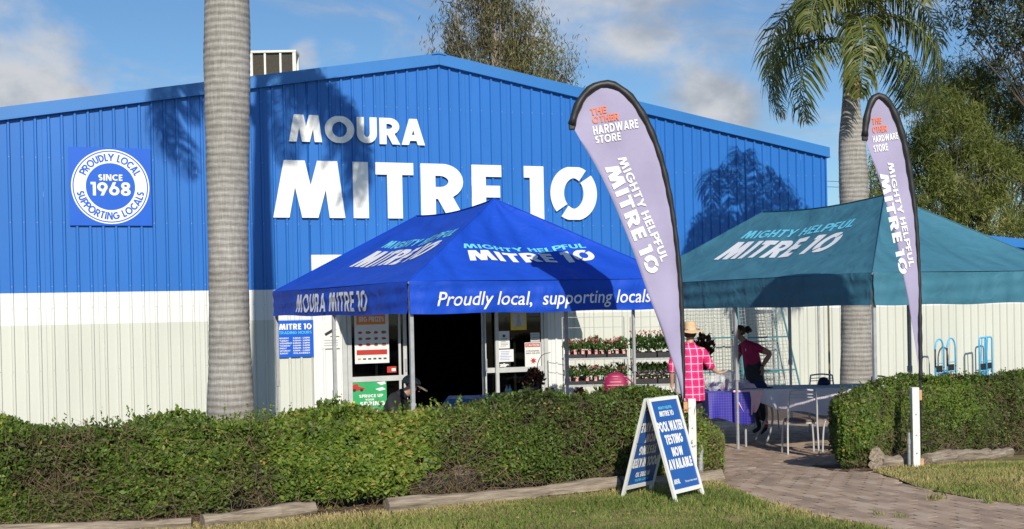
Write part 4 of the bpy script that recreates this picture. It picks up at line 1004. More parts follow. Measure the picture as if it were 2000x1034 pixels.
log('long split log just right of the white post', gp(1808, 911), gp(1928, 898), .078, seed=6)
log('pale log at the right end of the edging', gp(1932, 898), gp(1972, 893), .065, seed=7)
c0, c1 = gp(1712, 918), gp(1652, 900)
log('dark log end stacked on top at the path corner', c0, (c1[0]+.0, c1[1]), .07, dz=.115, seed=8)
log('dark lower log lying at the path corner under hedge', c0, (c1[0]+.0, c1[1]), .072, seed=9)

# ---- grass
m_blade = leafmat('grass blade', [(0, (.05, .07, .015)), (.3, (.14, .215, .04)), (.5, (.24, .30, .075)), (.72, (.42, .36, .14)), (1, (.60, .49, .25))], .6, .25, .2)
def grass(name, label, n, x0, x1, y0, y1, test, dryf, seed, hmin=.018, hmax=.05):
    R = np.random.RandomState(seed); x = R.uniform(x0, x1, n); y = R.uniform(y0, y1, n); k = test(x, y); x, y = x[k], y[k]; n = len(x)
    c0 = np.stack([x, y, 0*x], 1); bare = (fnoise(c0, seed+40, 14, (3, 14)) > -1.15) | (R.uniform(size=n) < .25) | (n < 9000); x, y = x[bare], y[bare]; n = len(x)
    z = np.array([G(a_) for a_ in y])+.006; c = np.stack([x, y, z], 1); h = R.uniform(hmin, hmax, n)[:, None]*(1+.35*fnoise(c, seed+2, 8, (2, 8)))[:, None]
    a_ = R.uniform(0, 6.28, n); s = np.stack([np.cos(a_), np.sin(a_), 0*a_], 1)*R.uniform(.0018, .0036, n)[:, None]; d = R.normal(0, .5, (n, 3)); d[:, 2] = 1; d = unit(d)
    b2 = d+R.normal(0, .35, (n, 3)); b2 = unit(b2); m_ = c+d*h*.55
    V_ = np.stack([c-s, c+s, m_+s*.8, m_+b2*h*.5, m_-s*.8], 1).reshape(-1, 3); F_ = np.arange(n*5).reshape(-1, 5)
    rn = np.clip(dryf(x, y)+fnoise(c, seed, 12, (1.2, 7))*.13+R.normal(0, .13, n), 0, 1)
    o = link(name, npmesh(name, V_, F_, m_blade, rn, 5)); return tag(o, label, 'grass', kind='stuff')
lx_, ly_ = np.array([p[0] for p in lawnL]), np.array([p[1] for p in lawnL])
rx_, ry_ = np.array([p[0] for p in pathR]), np.array([p[1] for p in pathR]); qx_, qy_ = np.array([p[0] for p in logR]), np.array([p[1] for p in logR])
def edge_dist(x, y): return np.interp(x, lx_, ly_)-y
grass('grass', 'short lawn, green in the middle and straw coloured at its edges', 150000, -4.5, 4.6, 7.6, 12.2, lambda x, y: (edge_dist(x, y) > .02+np.random.exponential(.05, len(x))), lambda x, y: .40+.42*np.exp(-np.maximum(edge_dist(x, y), 0)/.30)-.08*(edge_dist(x, y) > .5)+.30*np.clip((.2-x)/1.2, 0, 1), 31)
grass('grass', 'dry straw coloured lawn strip right of the paved path', 60000, qx_[0], 8.2, 9.2, 13.4, lambda x, y: (y > np.interp(x, rx_, ry_)+np.random.exponential(.06, len(x))-.06) & (y < np.interp(x, qx_, qy_)-.05), lambda x, y: .72-.12*np.clip((np.interp(x, qx_, qy_)-y-.6), 0, 1), 32)
# weeds in the joints of the path
wd_ = [gp(1820, 978), gp(1838, 976), gp(1930, 985), gp(1760, 1012), gp(1715, 1008), gp(1905, 960)]
def weeds(x, y):
    m_ = np.zeros(len(x), bool)
    for a_, b_ in wd_: m_ |= (x-a_)**2+((y-b_)*.8)**2 < .055**2*np.random.uniform(.1, 1.3, len(x))
    return m_
grass('weeds', 'sparse weeds sprouting between the pavers of the path', 60000, 2.2, 5.2, 8.6, 12.5, weeds, lambda x, y: .5+0*x, 33, .02, .09)
# fallen leaves
m_litter = leafmat('fallen leaf', [(0, (.10, .05, .02)), (.5, (.28, .16, .07)), (1, (.42, .32, .18))], .8, .1)
R = np.random.RandomState(3); n = 1100
x = R.uniform(-4, 5.5, n); y = np.where(x < hl[-1][0], np.interp(x, lx_, ly_)+R.normal(.05, .16, n), np.interp(x, qx_, qy_)+R.normal(-.1, .2, n)); far_ = R.uniform(size=n) < .2; y = np.where(far_, y-R.uniform(.1, 1.8, n), y); k = ((x < hl[-1][0]) | (x > qx_[0])); x, y = x[k], y[k]; n = len(x)
c = np.stack([x, y, np.array([G(a_) for a_ in y])+.03], 1); v_, f_ = leafquads(c, R.normal(0, 1, (n, 3))*[1, 1, .15], R.normal(0, .3, (n, 3))+[0, 0, 1], R.uniform(.02, .06, n), R.uniform(.01, .025, n))
tag(link('leaf_litter', npmesh('leaf_litter', v_, f_, m_litter, R.uniform(size=n))), 'dry brown leaves scattered along the hedge feet', 'leaf litter', kind='stuff')

# ------------------------------------------------------------------ feather banners with their posts
m_sail = pm('lilac banner cloth', (.335, .305, .46), .7, .06, 2.5, bump=.35, bscale=3.5)
m_sailtext = pm('white banner print', (.78, .78, .80), .6, .03, 3); m_coral = pm('coral banner print', (.80, .20, .10), .6, .05, 3)
m_post = pm('white painted post', (.70, .70, .67), .6, .08, 10, bump=.3, bscale=25); m_timber = pm('raw timber block', (.55, .30, .14), .8, .2, 20)
def banner(name, label, base_px, Y, outer, inner, yaw, lines_, pole_bottom, seed, tip):
    o0 = at(base_px[0], base_px[1], Y); root = thing(name, label, 'banner', (o0.x, o0.y, 0), yaw)
    n = Vector((math.sin(yaw), -math.cos(yaw), 0)); t = Vector((math.cos(yaw), math.sin(yaw), 0))
    def pl(px, py):
        d = ray(px, py); p0 = Vector((o0.x, o0.y, H)); k = (Vector((o0.x, o0.y, 0))-Vector((0, 0, H))).dot(n)/d.dot(n); p = Vector((0, 0, H))+d*k; q = p-Vector((o0.x, o0.y, 0)); return (q.dot(t), q.z)
    O = [pl(*p) for p in outer]; I = [pl(*p) for p in inner]
    oc = catmull([(p[0], 0, p[1]) for p in O], 6); ic = catmull([(p[0], 0, p[1]) for p in I], 6)
    def resample(c, m_):
        Ls = [0]
        for a_, b_ in zip(c[:-1], c[1:]): Ls.append(Ls[-1]+(b_-a_).length)
        o = []
        for i in range(m_+1):
            s = Ls[-1]*i/m_; j = min(len(Ls)-2, max(0, np.searchsorted(Ls, s)-1)); f = (s-Ls[j])/max(1e-9, Ls[j+1]-Ls[j]); o.append(c[j].lerp(c[j+1], f))
        return o
    m_ = 60; oo, ii = resample(oc, m_), resample(ic, m_)
    rip = lambda x, z: .016*math.sin(z*3.1+x*5+seed)+.010*math.sin(z*7.3-x*9+seed*2)+.006*math.sin(x*17+z*4)
    mb = MB()
    def f(u, v):
        k = v*m_; a_ = oo[int(round(k))]; b_ = ii[int(round(k))]; p = a_.lerp(b_, u); e = math.sin(PI*min(1, max(0, u)))**.5; return (p.x, rip(p.x, p.z)*e, p.z)
    mb.grid(f, 14, m_); sail = mb.build('sail', m_sail, root, smooth=True, fix=False)
    sol = sail.modifiers.new('cloth', 'SOLIDIFY'); sol.thickness = .002; sol.offset = 0
    # black sleeve over the pole, gathered
    rs = []
    for k in range(len(oo)): rs.append(.028*(1 if k > m_*.30 else 1)+.004*math.sin(k*2.3))
    sleeve = MB(); ringn = 8
    wdt = [.033 if k > m_*.45 else .024 for k in range(m_+1)] if False else [.022+.016*min(1, max(0, (k/m_-.35)/.4)) for k in range(m_+1)]
    sleeve.tube([(p.x, 0, p.z) for p in oo], [w_*(1+.12*math.sin(i*1.9)) for i, w_ in enumerate(wdt)], ringn); sb = sleeve.build('sleeve', m_black, root, smooth=True)
    b = pl(*pole_bottom); MB().tube([(oo[0].x, 0, oo[0].z+.3), (oo[0].x, 0, oo[0].z), (b[0], 0, b[1])], [.011, .012, .014], 8).build('pole', m_black, root, smooth=True)
    # end cap of the sleeve and print
    e_ = oo[-1]; MB().box(e_.x-.03, e_.x+.03, -.02, .02, e_.z-.05, e_.z+.03, bev=.01).build('sleeve_end', m_black, root)
    for txt, x0, y0, x1, y1, hpx, mat, tk in lines_:
        a_, b_ = Vector(pl(x0, y0)), Vector(pl(x1, y1)); d = (b_-a_); wd = d.length; d.normalize(); nn_ = Vector((-d.y, d.x)); sz = hpx*Y/F
        q, w_ = text2d(txt, sz, tk, .12, space=.3); xs_ = wd/w_
        q = [([tuple(a_+d*p[0]*xs_+nn_*p[1]) for p in s], si) for s, si in q]
        # follow the cloth
        def ef(x, z):
            bd = 1e9; bu = .5
            for k in range(m_+1):
                dx, dz = ii[k].x-oo[k].x, ii[k].z-oo[k].z; l2 = dx*dx+dz*dz+1e-9; u = min(1, max(0, ((x-oo[k].x)*dx+(z-oo[k].z)*dz)/l2)); e2 = (oo[k].x+dx*u-x)**2+(oo[k].z+dz*u-z)**2
                if e2 < bd: bd, bu = e2, u
            return rip(x, z)*math.sin(PI*bu)**.5
        flatprint(q, lambda x, z, l: (x, ef(x, z)-.006-l, z), 'lettering', mat, root, lift=.004, step=.12, layer=.001)
    return root, o0
p1 = ground_at(1352, 940); p2 = ground_at(1789, 913)
Y1, Y2 = p1.y-.05, p2.y-.05
banner1, o1 = banner('feather_banner', 'larger lilac feather banner standing nearer, beside the sandwich board', (1341, 775), Y1,
    [(1334, 778), (1334, 700), (1332, 620), (1328, 540), (1321, 470), (1309, 390), (1291, 312), (1266, 245), (1236, 196), (1207, 171), (1182, 164), (1157, 172), (1138, 190), (1125, 215), (1117, 244)],
    [(1332, 782), (1324, 740), (1306, 685), (1286, 628), (1266, 575), (1246, 518), (1228, 468), (1210, 424), (1192, 382), (1172, 340), (1148, 298), (1133, 274), (1127, 262), (1123, 256), (1120, 250)], .06,
    [('THE', 1155, 226, 1185, 221, 14, m_coral, .24), ('OTHER', 1158, 242, 1209, 235, 14, m_coral, .24), ('HARDWARE', 1160, 264, 1247, 250, 17, m_sailtext, .24), ('STORE', 1164, 281, 1213, 274, 15, m_sailtext, .24),
     ('MIGHTY HELPFUL', 1206, 309, 1292, 512, 16, m_sailtext, .22), ('MITRE 1@', 1181, 327, 1266, 538, 27, m_sailtext, .27)], (1343, 925), 1, None)
banner2, o2 = banner('feather_banner', 'smaller lilac feather banner farther off, in front of the teal tent', (1797, 730), Y2,
    [(1798, 742), (1798, 690), (1797, 620), (1795, 540), (1791, 460), (1784, 385), (1773, 312), (1760, 256), (1744, 214), (1728, 193), (1715, 187), (1704, 196), (1696, 216), (1691, 243), (1689, 266)],
    [(1796, 745), (1793, 715), (1787, 670), (1779, 620), (1770, 570), (1761, 522), (1751, 476), (1740, 432), (1729, 392), (1717, 352), (1706, 318), (1698, 296), (1693, 282), (1692, 276), (1691, 271)], .10,
    [('THE', 1705, 243, 1723, 241, 12, m_coral, .24), ('OTHER', 1706, 260, 1734, 257, 13, m_coral, .24), ('HARDWARE', 1707, 279, 1754, 272, 13, m_sailtext, .24), ('STORE', 1708, 298, 1735, 294, 14, m_sailtext, .24),
     ('MIGHTY HELPFUL', 1733, 318, 1775, 522, 11, m_sailtext, .22), ('MITRE 1@', 1717, 340, 1757, 537, 17, m_sailtext, .27)], (1797, 905), 4, None)
def post(label, px0, px1, pt, pb, Y, pipe, block):
    a_, b_ = at(px0, pb, Y), at(px1, pb, Y); w_ = (b_.x-a_.x); zt = at(px0, pt, Y).z; g = G(Y); cx_ = (a_.x+b_.x)/2
    r = thing('banner_post', label, 'post', (cx_, Y, 0), 0)
    MB().box(-w_/2, w_/2, -w_/2, w_/2, g-.2, zt, bev=.004).build('post', m_post, r)
    q0, q1, ztp = at(pipe[0], pb, Y+.05).x-cx_, at(pipe[1], pb, Y+.05).x-cx_, at(pipe[0], pipe[2], Y+.05).z; rp = (q1-q0)/2
    mb = MB(); mb.lathe([(rp, g-.1), (rp, ztp), (rp*.8, ztp), (rp*.8, ztp-.1)], 16, ((q0+q1)/2, .05)); mb.build('pipe', m_galv, r, smooth=False)
    MB().lathe([(rp*1.25, 0), (rp*1.25, .05)], 14, ((q0+q1)/2, .05)).build('clamp', m_galv, r, loc=(0, 0, ztp-.12))
    for zz_ in (zt-.28, g+.35, g+.16): MB().rod((0, -w_/2-.010, zz_), (0, -w_/2+.002, zz_), .008, 8).build('bolt', m_galv, r)
    bx0, bx1, by0, by1 = block; xa, xb = at(bx0, pb, Y+.02).x-cx_, at(bx1, pb, Y+.02).x-cx_; zb, za = at(bx0, by1, Y).z, at(bx0, by0, Y).z
    MB().box(xa, xb, -.02, .035, zb, za, bev=.003).build('timber_block', m_timber, r); return r
post('white square post with timber block directly behind the sandwich board', 1346, 1361, 779, 940, Y1-.02, (1364, 1374, 862), (1337, 1346, 785, 806))
pp = post('white square post with galvanised pipe in front of the right hedge', 1782, 1796, 757, 913, Y2-.02, (1773, 1782, 845), (1796, 1801, 762, 782))
MB().box(.045, .075, -.03, .03, G(Y2)-.05, G(Y2)+.10).build('timber_stake', m_timber, pp)

# ------------------------------------------------------------------ sandwich board
nf, nb_, ff, fb = ground_at(1322, 979), ground_at(1210, 977), ground_at(1381, 967), ground_at(1262, 962)
mn, mf = (nf+nb_)/2, (ff+fb)/2; rd = (mf-mn); rd.z = 0; bw = rd.length; rd.normalize(); spd = Vector((rd.y, -rd.x, 0)); spread = ((nf-nb_).length+(ff-fb).length)/2/2
apex = at(1260, 780, mn.y).z; g = (mn.z+mf.z)/2
print('board', bw, spread*2, apex-g)
bw = max(bw, .48)
yawb = math.atan2(rd.y, rd.x)
board = thing('sandwich_board', 'blue and white A-frame board reading POOL WATER TESTING NOW AVAILABLE', 'sandwich board', (mn.x, mn.y, 0), yawb)
m_bframe = pm('white board frame', (.74, .74, .70), .45, .05, 8); m_bblue = pm('board blue print', (.018, .10, .36), .4, .06, 4)
hb = apex-g; sl_len = math.hypot(hb, spread)
for sgn, nm in ((-1, 'front_panel'), (1, 'rear_panel')):   # local x along the ridge, local -y towards the reader
    tilt = math.atan2(spread, hb)
    pr = bpy.data.objects.new(nm, None)
    def T(x, s, l, sgn=sgn):                # s = distance down the slope from the apex, l = outward
        ct2, st2 = math.cos(tilt), math.sin(tilt); return (x, sgn*(.012+s*st2+l*ct2), g+hb-s*ct2+l*st2)
    def slab(x0, x1, s0, s1, l0, l1, mb):
        return mb.add([T(x, s, l) for l in (l0, l1) for s in (s0, s1) for x in (x0, x1)], [(0, 1, 3, 2), (4, 6, 7, 5), (0, 4, 5, 1), (2, 3, 7, 6), (0, 2, 6, 4), (1, 5, 7, 3)])
    mb = MB(); fw = .03; dn = sl_len*.92
    slab(0, fw, 0, sl_len, -.012, .012, mb); slab(bw-fw, bw, 0, sl_len, -.012, .012, mb); slab(fw, bw-fw, 0, .03, -.011, .011, mb); slab(fw, bw-fw, dn-.035, dn, -.011, .011, mb)
    fr = mb.build(nm, m_bframe, board)
    mb2 = MB(); slab(fw-.003, bw-fw+.003, .028, dn-.03, -.004, .004, mb2); mb2.build('print_sheet', m_bblue, fr)
    for side in (1, -1):                    # both faces of each sheet carry the print
        if sgn == -1: fx = (lambda x, y, l: T(x, dn-y, .004+l)) if side == 1 else (lambda x, y, l: T(bw-x, dn-y, -.004-l))
        else: fx = (lambda x, y, l: T(bw-x, dn-y, .004+l)) if side == 1 else (lambda x, y, l: T(x, dn-y, -.004-l))
        if side == -1 and sgn == 1:         # seen from inside: the writing stands on its head, as on the photograph
            fx = lambda x, y, l: T(bw-x, y+.02, -.004-l)
        def ln_(txt, cx_, y0, sz, wid, mat, t=.27, gap=.1, sh=.0):
            q, w_ = text2d(txt, sz, t, gap, space=.3); xs_ = wid/w_; q = [([(cx_-wid/2+p[0]*xs_+sh*p[1], y0+p[1]) for p in s], si) for s, si in q]; flatprint(q, fx, 'lettering', mat, fr, lift=.0012, layer=.0004)
        m2 = bw/2; U = dn/100
        ln_('MIGHTY HELPFUL', m2-.01, 87.5*U, 3.0*U, bw*.46, m_printaqua, .2); ln_('MITRE 1@', m2-.01, 80*U, 5.6*U, bw*.48, m_signwhite, .27)
        ln_('POOL WATER', m2-.005, 64*U, 10.5*U, bw*.84, m_signwhite, .30, .07); ln_('TESTING', m2, 50.5*U, 10*U, bw*.58, m_signwhite, .30, .08)
        ln_('NOW', m2, 37.5*U, 9.5*U, bw*.36, m_signwhite, .30, .08); ln_('AVAILABLE', m2, 24.5*U, 10.5*U, bw*.78, m_signwhite, .30, .07)
        ln_('ARSUL', bw*.22, 9.5*U, 5*U, bw*.2, m_signwhite, .28, .06)
        q, w_ = fontpolys('Treat your water naturally', 2.2*U, .0003, .2); xs_ = bw*.42/w_; flatprint([([(bw*.48+p[0]*xs_, 9.5*U+p[1]) for p in s], si) for s, si in q], fx, 'lettering', m_signwhite, fr, lift=.0012)
MB().rod((.02, -spread*.45, g+hb*.55), (.02, spread*.45, g+hb*.55), .003, 5).build('stay_cord', m_black, board)
for xx in (.08, bw-.08): MB().box(xx-.03, xx+.03, -.02, .02, g+hb-.004, g+hb+.006).build('hinge', m_galv, board)
# ------------------------------------------------------------------ palms
def trunkmat():
    m, N, L, b = nodes('grey palm bark'); tc = N.new('ShaderNodeTexCoord'); mp = N.new('ShaderNodeMapping'); mp.inputs['Scale'].default_value = (1, 1, 5); L.new(tc.outputs['Object'], mp.inputs[0])
    n = N.new('ShaderNodeTexNoise'); n.inputs['Scale'].default_value = 9; n.inputs['Detail'].default_value = 9; n.inputs['Roughness'].default_value = .72; L.new(mp.outputs[0], n.inputs['Vector'])
    mp2 = N.new('ShaderNodeMapping'); mp2.inputs['Scale'].default_value = (24, 24, 1.6); L.new(tc.outputs['Object'], mp2.inputs[0])
    n2 = N.new('ShaderNodeTexNoise'); n2.inputs['Scale'].default_value = 3; n2.inputs['Detail'].default_value = 7; L.new(mp2.outputs[0], n2.inputs['Vector'])
    wv = N.new('ShaderNodeTexWave'); wv.wave_type = 'BANDS'; wv.bands_direction = 'Z'; wv.inputs['Scale'].default_value = 3.6; wv.inputs['Distortion'].default_value = 1.3; wv.inputs['Detail'].default_value = 3; wv.inputs['Detail Scale'].default_value = 1.2; L.new(tc.outputs['Object'], wv.inputs['Vector'])
    a = N.new('ShaderNodeMath'); a.operation = 'MULTIPLY_ADD'; L.new(wv.outputs['Fac'], a.inputs[0]); a.inputs[1].default_value = .17
    s = N.new('ShaderNodeMath'); s.operation = 'MULTIPLY_ADD'; L.new(n.outputs['Fac'], s.inputs[0]); s.inputs[1].default_value = .50
    q = N.new('ShaderNodeMath'); q.operation = 'MULTIPLY'; L.new(n2.outputs['Fac'], q.inputs[0]); q.inputs[1].default_value = .34; L.new(q.outputs[0], s.inputs[2])
    n4 = N.new('ShaderNodeTexNoise'); n4.inputs['Scale'].default_value = 1.7; n4.inputs['Detail'].default_value = 5; L.new(tc.outputs['Object'], n4.inputs['Vector'])
    x4 = N.new('ShaderNodeMath'); x4.operation = 'MULTIPLY_ADD'; L.new(n4.outputs['Fac'], x4.inputs[0]); x4.inputs[1].default_value = .34; L.new(s.outputs[0], x4.inputs[2])
    x5 = N.new('ShaderNodeMath'); x5.operation = 'ADD'; L.new(x4.outputs[0], x5.inputs[0]); x5.inputs[1].default_value = -.17; L.new(x5.outputs[0], a.inputs[2])
    r = N.new('ShaderNodeValToRGB'); els = r.color_ramp.elements; els.new(.5)
    for e, (p, c) in zip(els, [(.36, (.19, .175, .155)), (.56, (.33, .315, .29)), (.74, (.50, .48, .45))]): e.position = p; e.color = (*c, 1)
    L.new(a.outputs[0], r.inputs[0]); L.new(r.outputs[0], b.inputs['Base Color']); b.inputs['Roughness'].default_value = .88; b.inputs['Specular IOR Level'].default_value = .2
    bp = N.new('ShaderNodeBump'); bp.inputs['Strength'].default_value = .8; bp.inputs['Distance'].default_value = .012; L.new(a.outputs[0], bp.inputs['Height']); L.new(bp.outputs[0], b.inputs['Normal']); return m
m_ptrunk = trunkmat()
m_frond = leafmat('palm frond', [(0, (.04, .055, .014)), (.35, (.085, .115, .022)), (.7, (.17, .19, .04)), (.9, (.30, .27, .09)), (1, (.38, .26, .12))], .42, .3, .45)
m_shaft = pm('palm crown shaft', (.16, .20, .06), .5, .25, 6, col2=(.24, .26, .10)); m_boot = pm('dry frond sheath', (.16, .09, .05), .85, .35, 12, bump=.5, bscale=30, col2=(.30, .20, .12))
def frond_mesh(seed, L_, droop, n=78, leaflet=.62):
    R = np.random.RandomState(seed); pts = []; p = np.zeros(3); e = R.uniform(.95, 1.15)
    N_ = 26; yawk = R.uniform(-.25, .25)
    for i in range(N_+1):
        pts.append(p.copy()); t = i/N_; el = e-droop*(t**.85); az = yawk*t
        p = p+np.array([math.cos(el)*math.cos(az), math.cos(el)*math.sin(az), math.sin(el)])*L_/N_
    pts = np.array(pts); mb = MB(); mb.tube([Vector(q) for q in pts], [.028*(1-i/N_)+.005 for i in range(N_+1)], 6); V0 = mb.v; F0 = mb.f
    V, Fq, rn = list(V0), [f for f in F0 if len(f) == 4], []
    rn = [.75]*len(Fq)
    for i in range(n*2):
        side = 1 if i % 2 else -1; t = .10+.90*(i//2)/n+R.uniform(-.004, .004); f = min(t, .999)*N_; j = int(f); q = pts[j]*(1-(f-j))+pts[j+1]*(f-j)
        d = pts[j+1]-pts[j]; d /= np.linalg.norm(d); s = np.cross(d, [0, 0, 1]); s /= (np.linalg.norm(s)+1e-6); u = np.cross(s, d)
        ll = leaflet*(math.sin(PI*min(1, t*.92+.08))**.55)*R.uniform(.82, 1.1); rise = R.uniform(-.45, .55)
        d1 = s*side*R.uniform(.7, 1.1)+d*R.uniform(.35, .65)+u*rise; d1 /= np.linalg.norm(d1)
        d2 = d1*.75+np.array([0, 0, -1])*R.uniform(.6, 1.0); d2 /= np.linalg.norm(d2)
        d3 = d2*.8+np.array([0, 0, -1])*.6; d3 /= np.linalg.norm(d3)
        w = np.cross(d1, u); w /= (np.linalg.norm(w)+1e-6); wd = R.uniform(.015, .024)
        a, b_, c_, e_ = q, q+d1*ll*.35, q+d1*ll*.35+d2*ll*.35, q+d1*ll*.35+d2*ll*.35+d3*ll*.32
        o = len(V); V += [tuple(a-w*wd*.4), tuple(a+w*wd*.4), tuple(b_+w*wd), tuple(b_-w*wd), tuple(c_+w*wd*.8), tuple(c_-w*wd*.8), tuple(e_+w*.002), tuple(e_-w*.002)]
        Fq += [(o, o+1, o+2, o+3), (o+3, o+2, o+4, o+5), (o+5, o+4, o+6, o+7)]; g = min(1, max(0, R.normal(.45, .16)+(.25 if t > .93 else 0))); rn += [g, g, min(1, g+.12)]
    return npmesh('frond', np.array(V), np.array(Fq), m_frond, np.array(rn))
def palm(name, label, x, y, prof, ztop, seed, n_fr, L_, rot0, crownz, leaf=.62, specs=None, lean=0.0):
    root = thing(name, label, 'palm tree', (x, y, 0)); rnd = random.Random(seed)
    mb = MB(); rings = []; nz = int((ztop+.2)/.035); n = 36
    zs = [p[0] for p in prof]; rs = [p[1] for p in prof]; ph = [rnd.uniform(0, 6) for _ in range(9)]
    ringz = []; z = -.2
    while z < ztop: ringz.append(z); z += rnd.uniform(.06, .125)
    for i in range(nz+1):
        z = -.2+(ztop+.2)*i/nz; r = float(np.interp(z, zs, rs)); k = min(abs(z-q) for q in ringz); sc = .006*max(0, 1-k/.018)
        ring_ = []
        for j in range(n):
            a_ = 2*PI*j/n; zz_ = z+.015*math.sin(2*a_+ph[0]+z*3)
            ring_.append(((r-sc+.004*math.sin(3*a_+ph[1]+z*1.7)+.003*math.sin(7*a_+z*9))*math.cos(a_)+.012*math.sin(z*.9+ph[3])+lean*max(0, z), (r-sc+.004*math.sin(3*a_+ph[1]+z*1.7))*math.sin(a_), zz_))
        rings.append(ring_)
    mb.loft(rings); o = mb.build('trunk', m_ptrunk, root, smooth=True)
    sh = MB().lathe([(rs[-1]*1.0, ztop-.02), (rs[-1]*1.12, ztop+.1), (rs[-1]*.95, ztop+.45), (.07, crownz), (.03, crownz+.2)], 18); sh.build('crown_shaft', m_shaft, root, smooth=True).location = (lean*ztop, 0, 0)
    for k in range(7):                        # old split sheaths hanging at the top of the trunk
        a_ = rnd.uniform(0, 6.28); r = rs[-1]; c_ = Vector((math.cos(a_), math.sin(a_), 0)); s_ = Vector((-c_.y, c_.x, 0)); w_ = rnd.uniform(.05, .10); z0 = ztop+rnd.uniform(.0, .25); l_ = rnd.uniform(.25, .6)
        mb = MB(); mb.loft([[c_*(r*1.05)+s_*w_*t+Vector((0, 0, z0)) for t in (-1, 0, 1)], [c_*(r*1.3)+s_*w_*.9*t+Vector((0, 0, z0-l_*.4)) for t in (-1, .1, 1)], [c_*(r*1.15)+s_*w_*.25*t+Vector((0, 0, z0-l_)) for t in (-1, 0, 1)]], cap=False, closed=False)
        b_ = mb.build('old_sheath', m_boot, root, fix=False)
    ms = [frond_mesh(seed*10+k, L_, rnd.uniform(2.6, 3.05), leaflet=leaf) for k in range(5)]
    sp_l = specs or [(rot0+360*k*.381966, rnd.uniform(.9, 1.1), 0) for k in range(n_fr)]
    for k, spc in enumerate(sp_l):
        az, s_, dz = spc[:3]
        f = link('frond', ms[k % 5], root, (lean*ztop+math.cos(math.radians(az))*.06, math.sin(math.radians(az))*.06, crownz-.15+dz)); 
        lay = k/len(sp_l); f.rotation_euler = (rnd.uniform(-.15, .15), (.85-1.35*lay) if specs is None else (spc[3] if len(spc) > 3 else rnd.uniform(-.1, .25)), math.radians(az)); f.scale = (s_,)*3
    return root
lp = at(444, 700, 15.4)
palm('royal_palm', 'huge smooth grey palm trunk at the left rising out of frame', lp.x, lp.y, [(-.3, .32), (.6, .305), (1.0, .288), (1.5, .262), (2.1, .250), (2.9, .250), (3.6, .262), (4.6, .280), (5.4, .292), (6.0, .275), (8, .23), (11, .17), (12.0, .14)], 12.0, 4, 15, 3.4, 20, 12.9, .85,
     specs=[(180, 1.22, 0, .45), (174, 1.15, -.1, .55), (187, 1.1, 0, .35), (0, 1.22, 0, .42), (7, 1.15, -.1, .55), (-8, 1.12, .0, .3), (20, .9, 0, .5), (60, .85, 0, -.1), (120, .85, 0, -.1), (240, .8, .1, -.1), (300, .85, .1, -.1)], lean=.0175)
rp = at(1671, 600, 23.5)
palm('foxtail_palm', 'palm with drooping green crown and ringed trunk behind the teal tent', rp.x, rp.y, [(-.3, .34), (.4, .32), (1.2, .285), (2.0, .28), (3.2, .275), (4.4, .275), (5.2, .25), (5.6, .19), (6.2, .14)], 6.2, 9, 0, 3.05, 0, 7.45, .90,
     specs=[(184, 1.0, -.05, .30), (208, .80, -.40, .55), (165, .85, -.35, .50), (262, .85, -.10, .45), (236, .95, .1, -.1), (352, 1.0, -.05, .28), (336, .75, -.45, .5), (14, .92, .1, -.1), (60, .95, .1, -.3), (100, .9, .2, -.4), (135, 1.0, .15, -.2), (300, .9, .2, -.35), (10, .7, -.5, .6)])

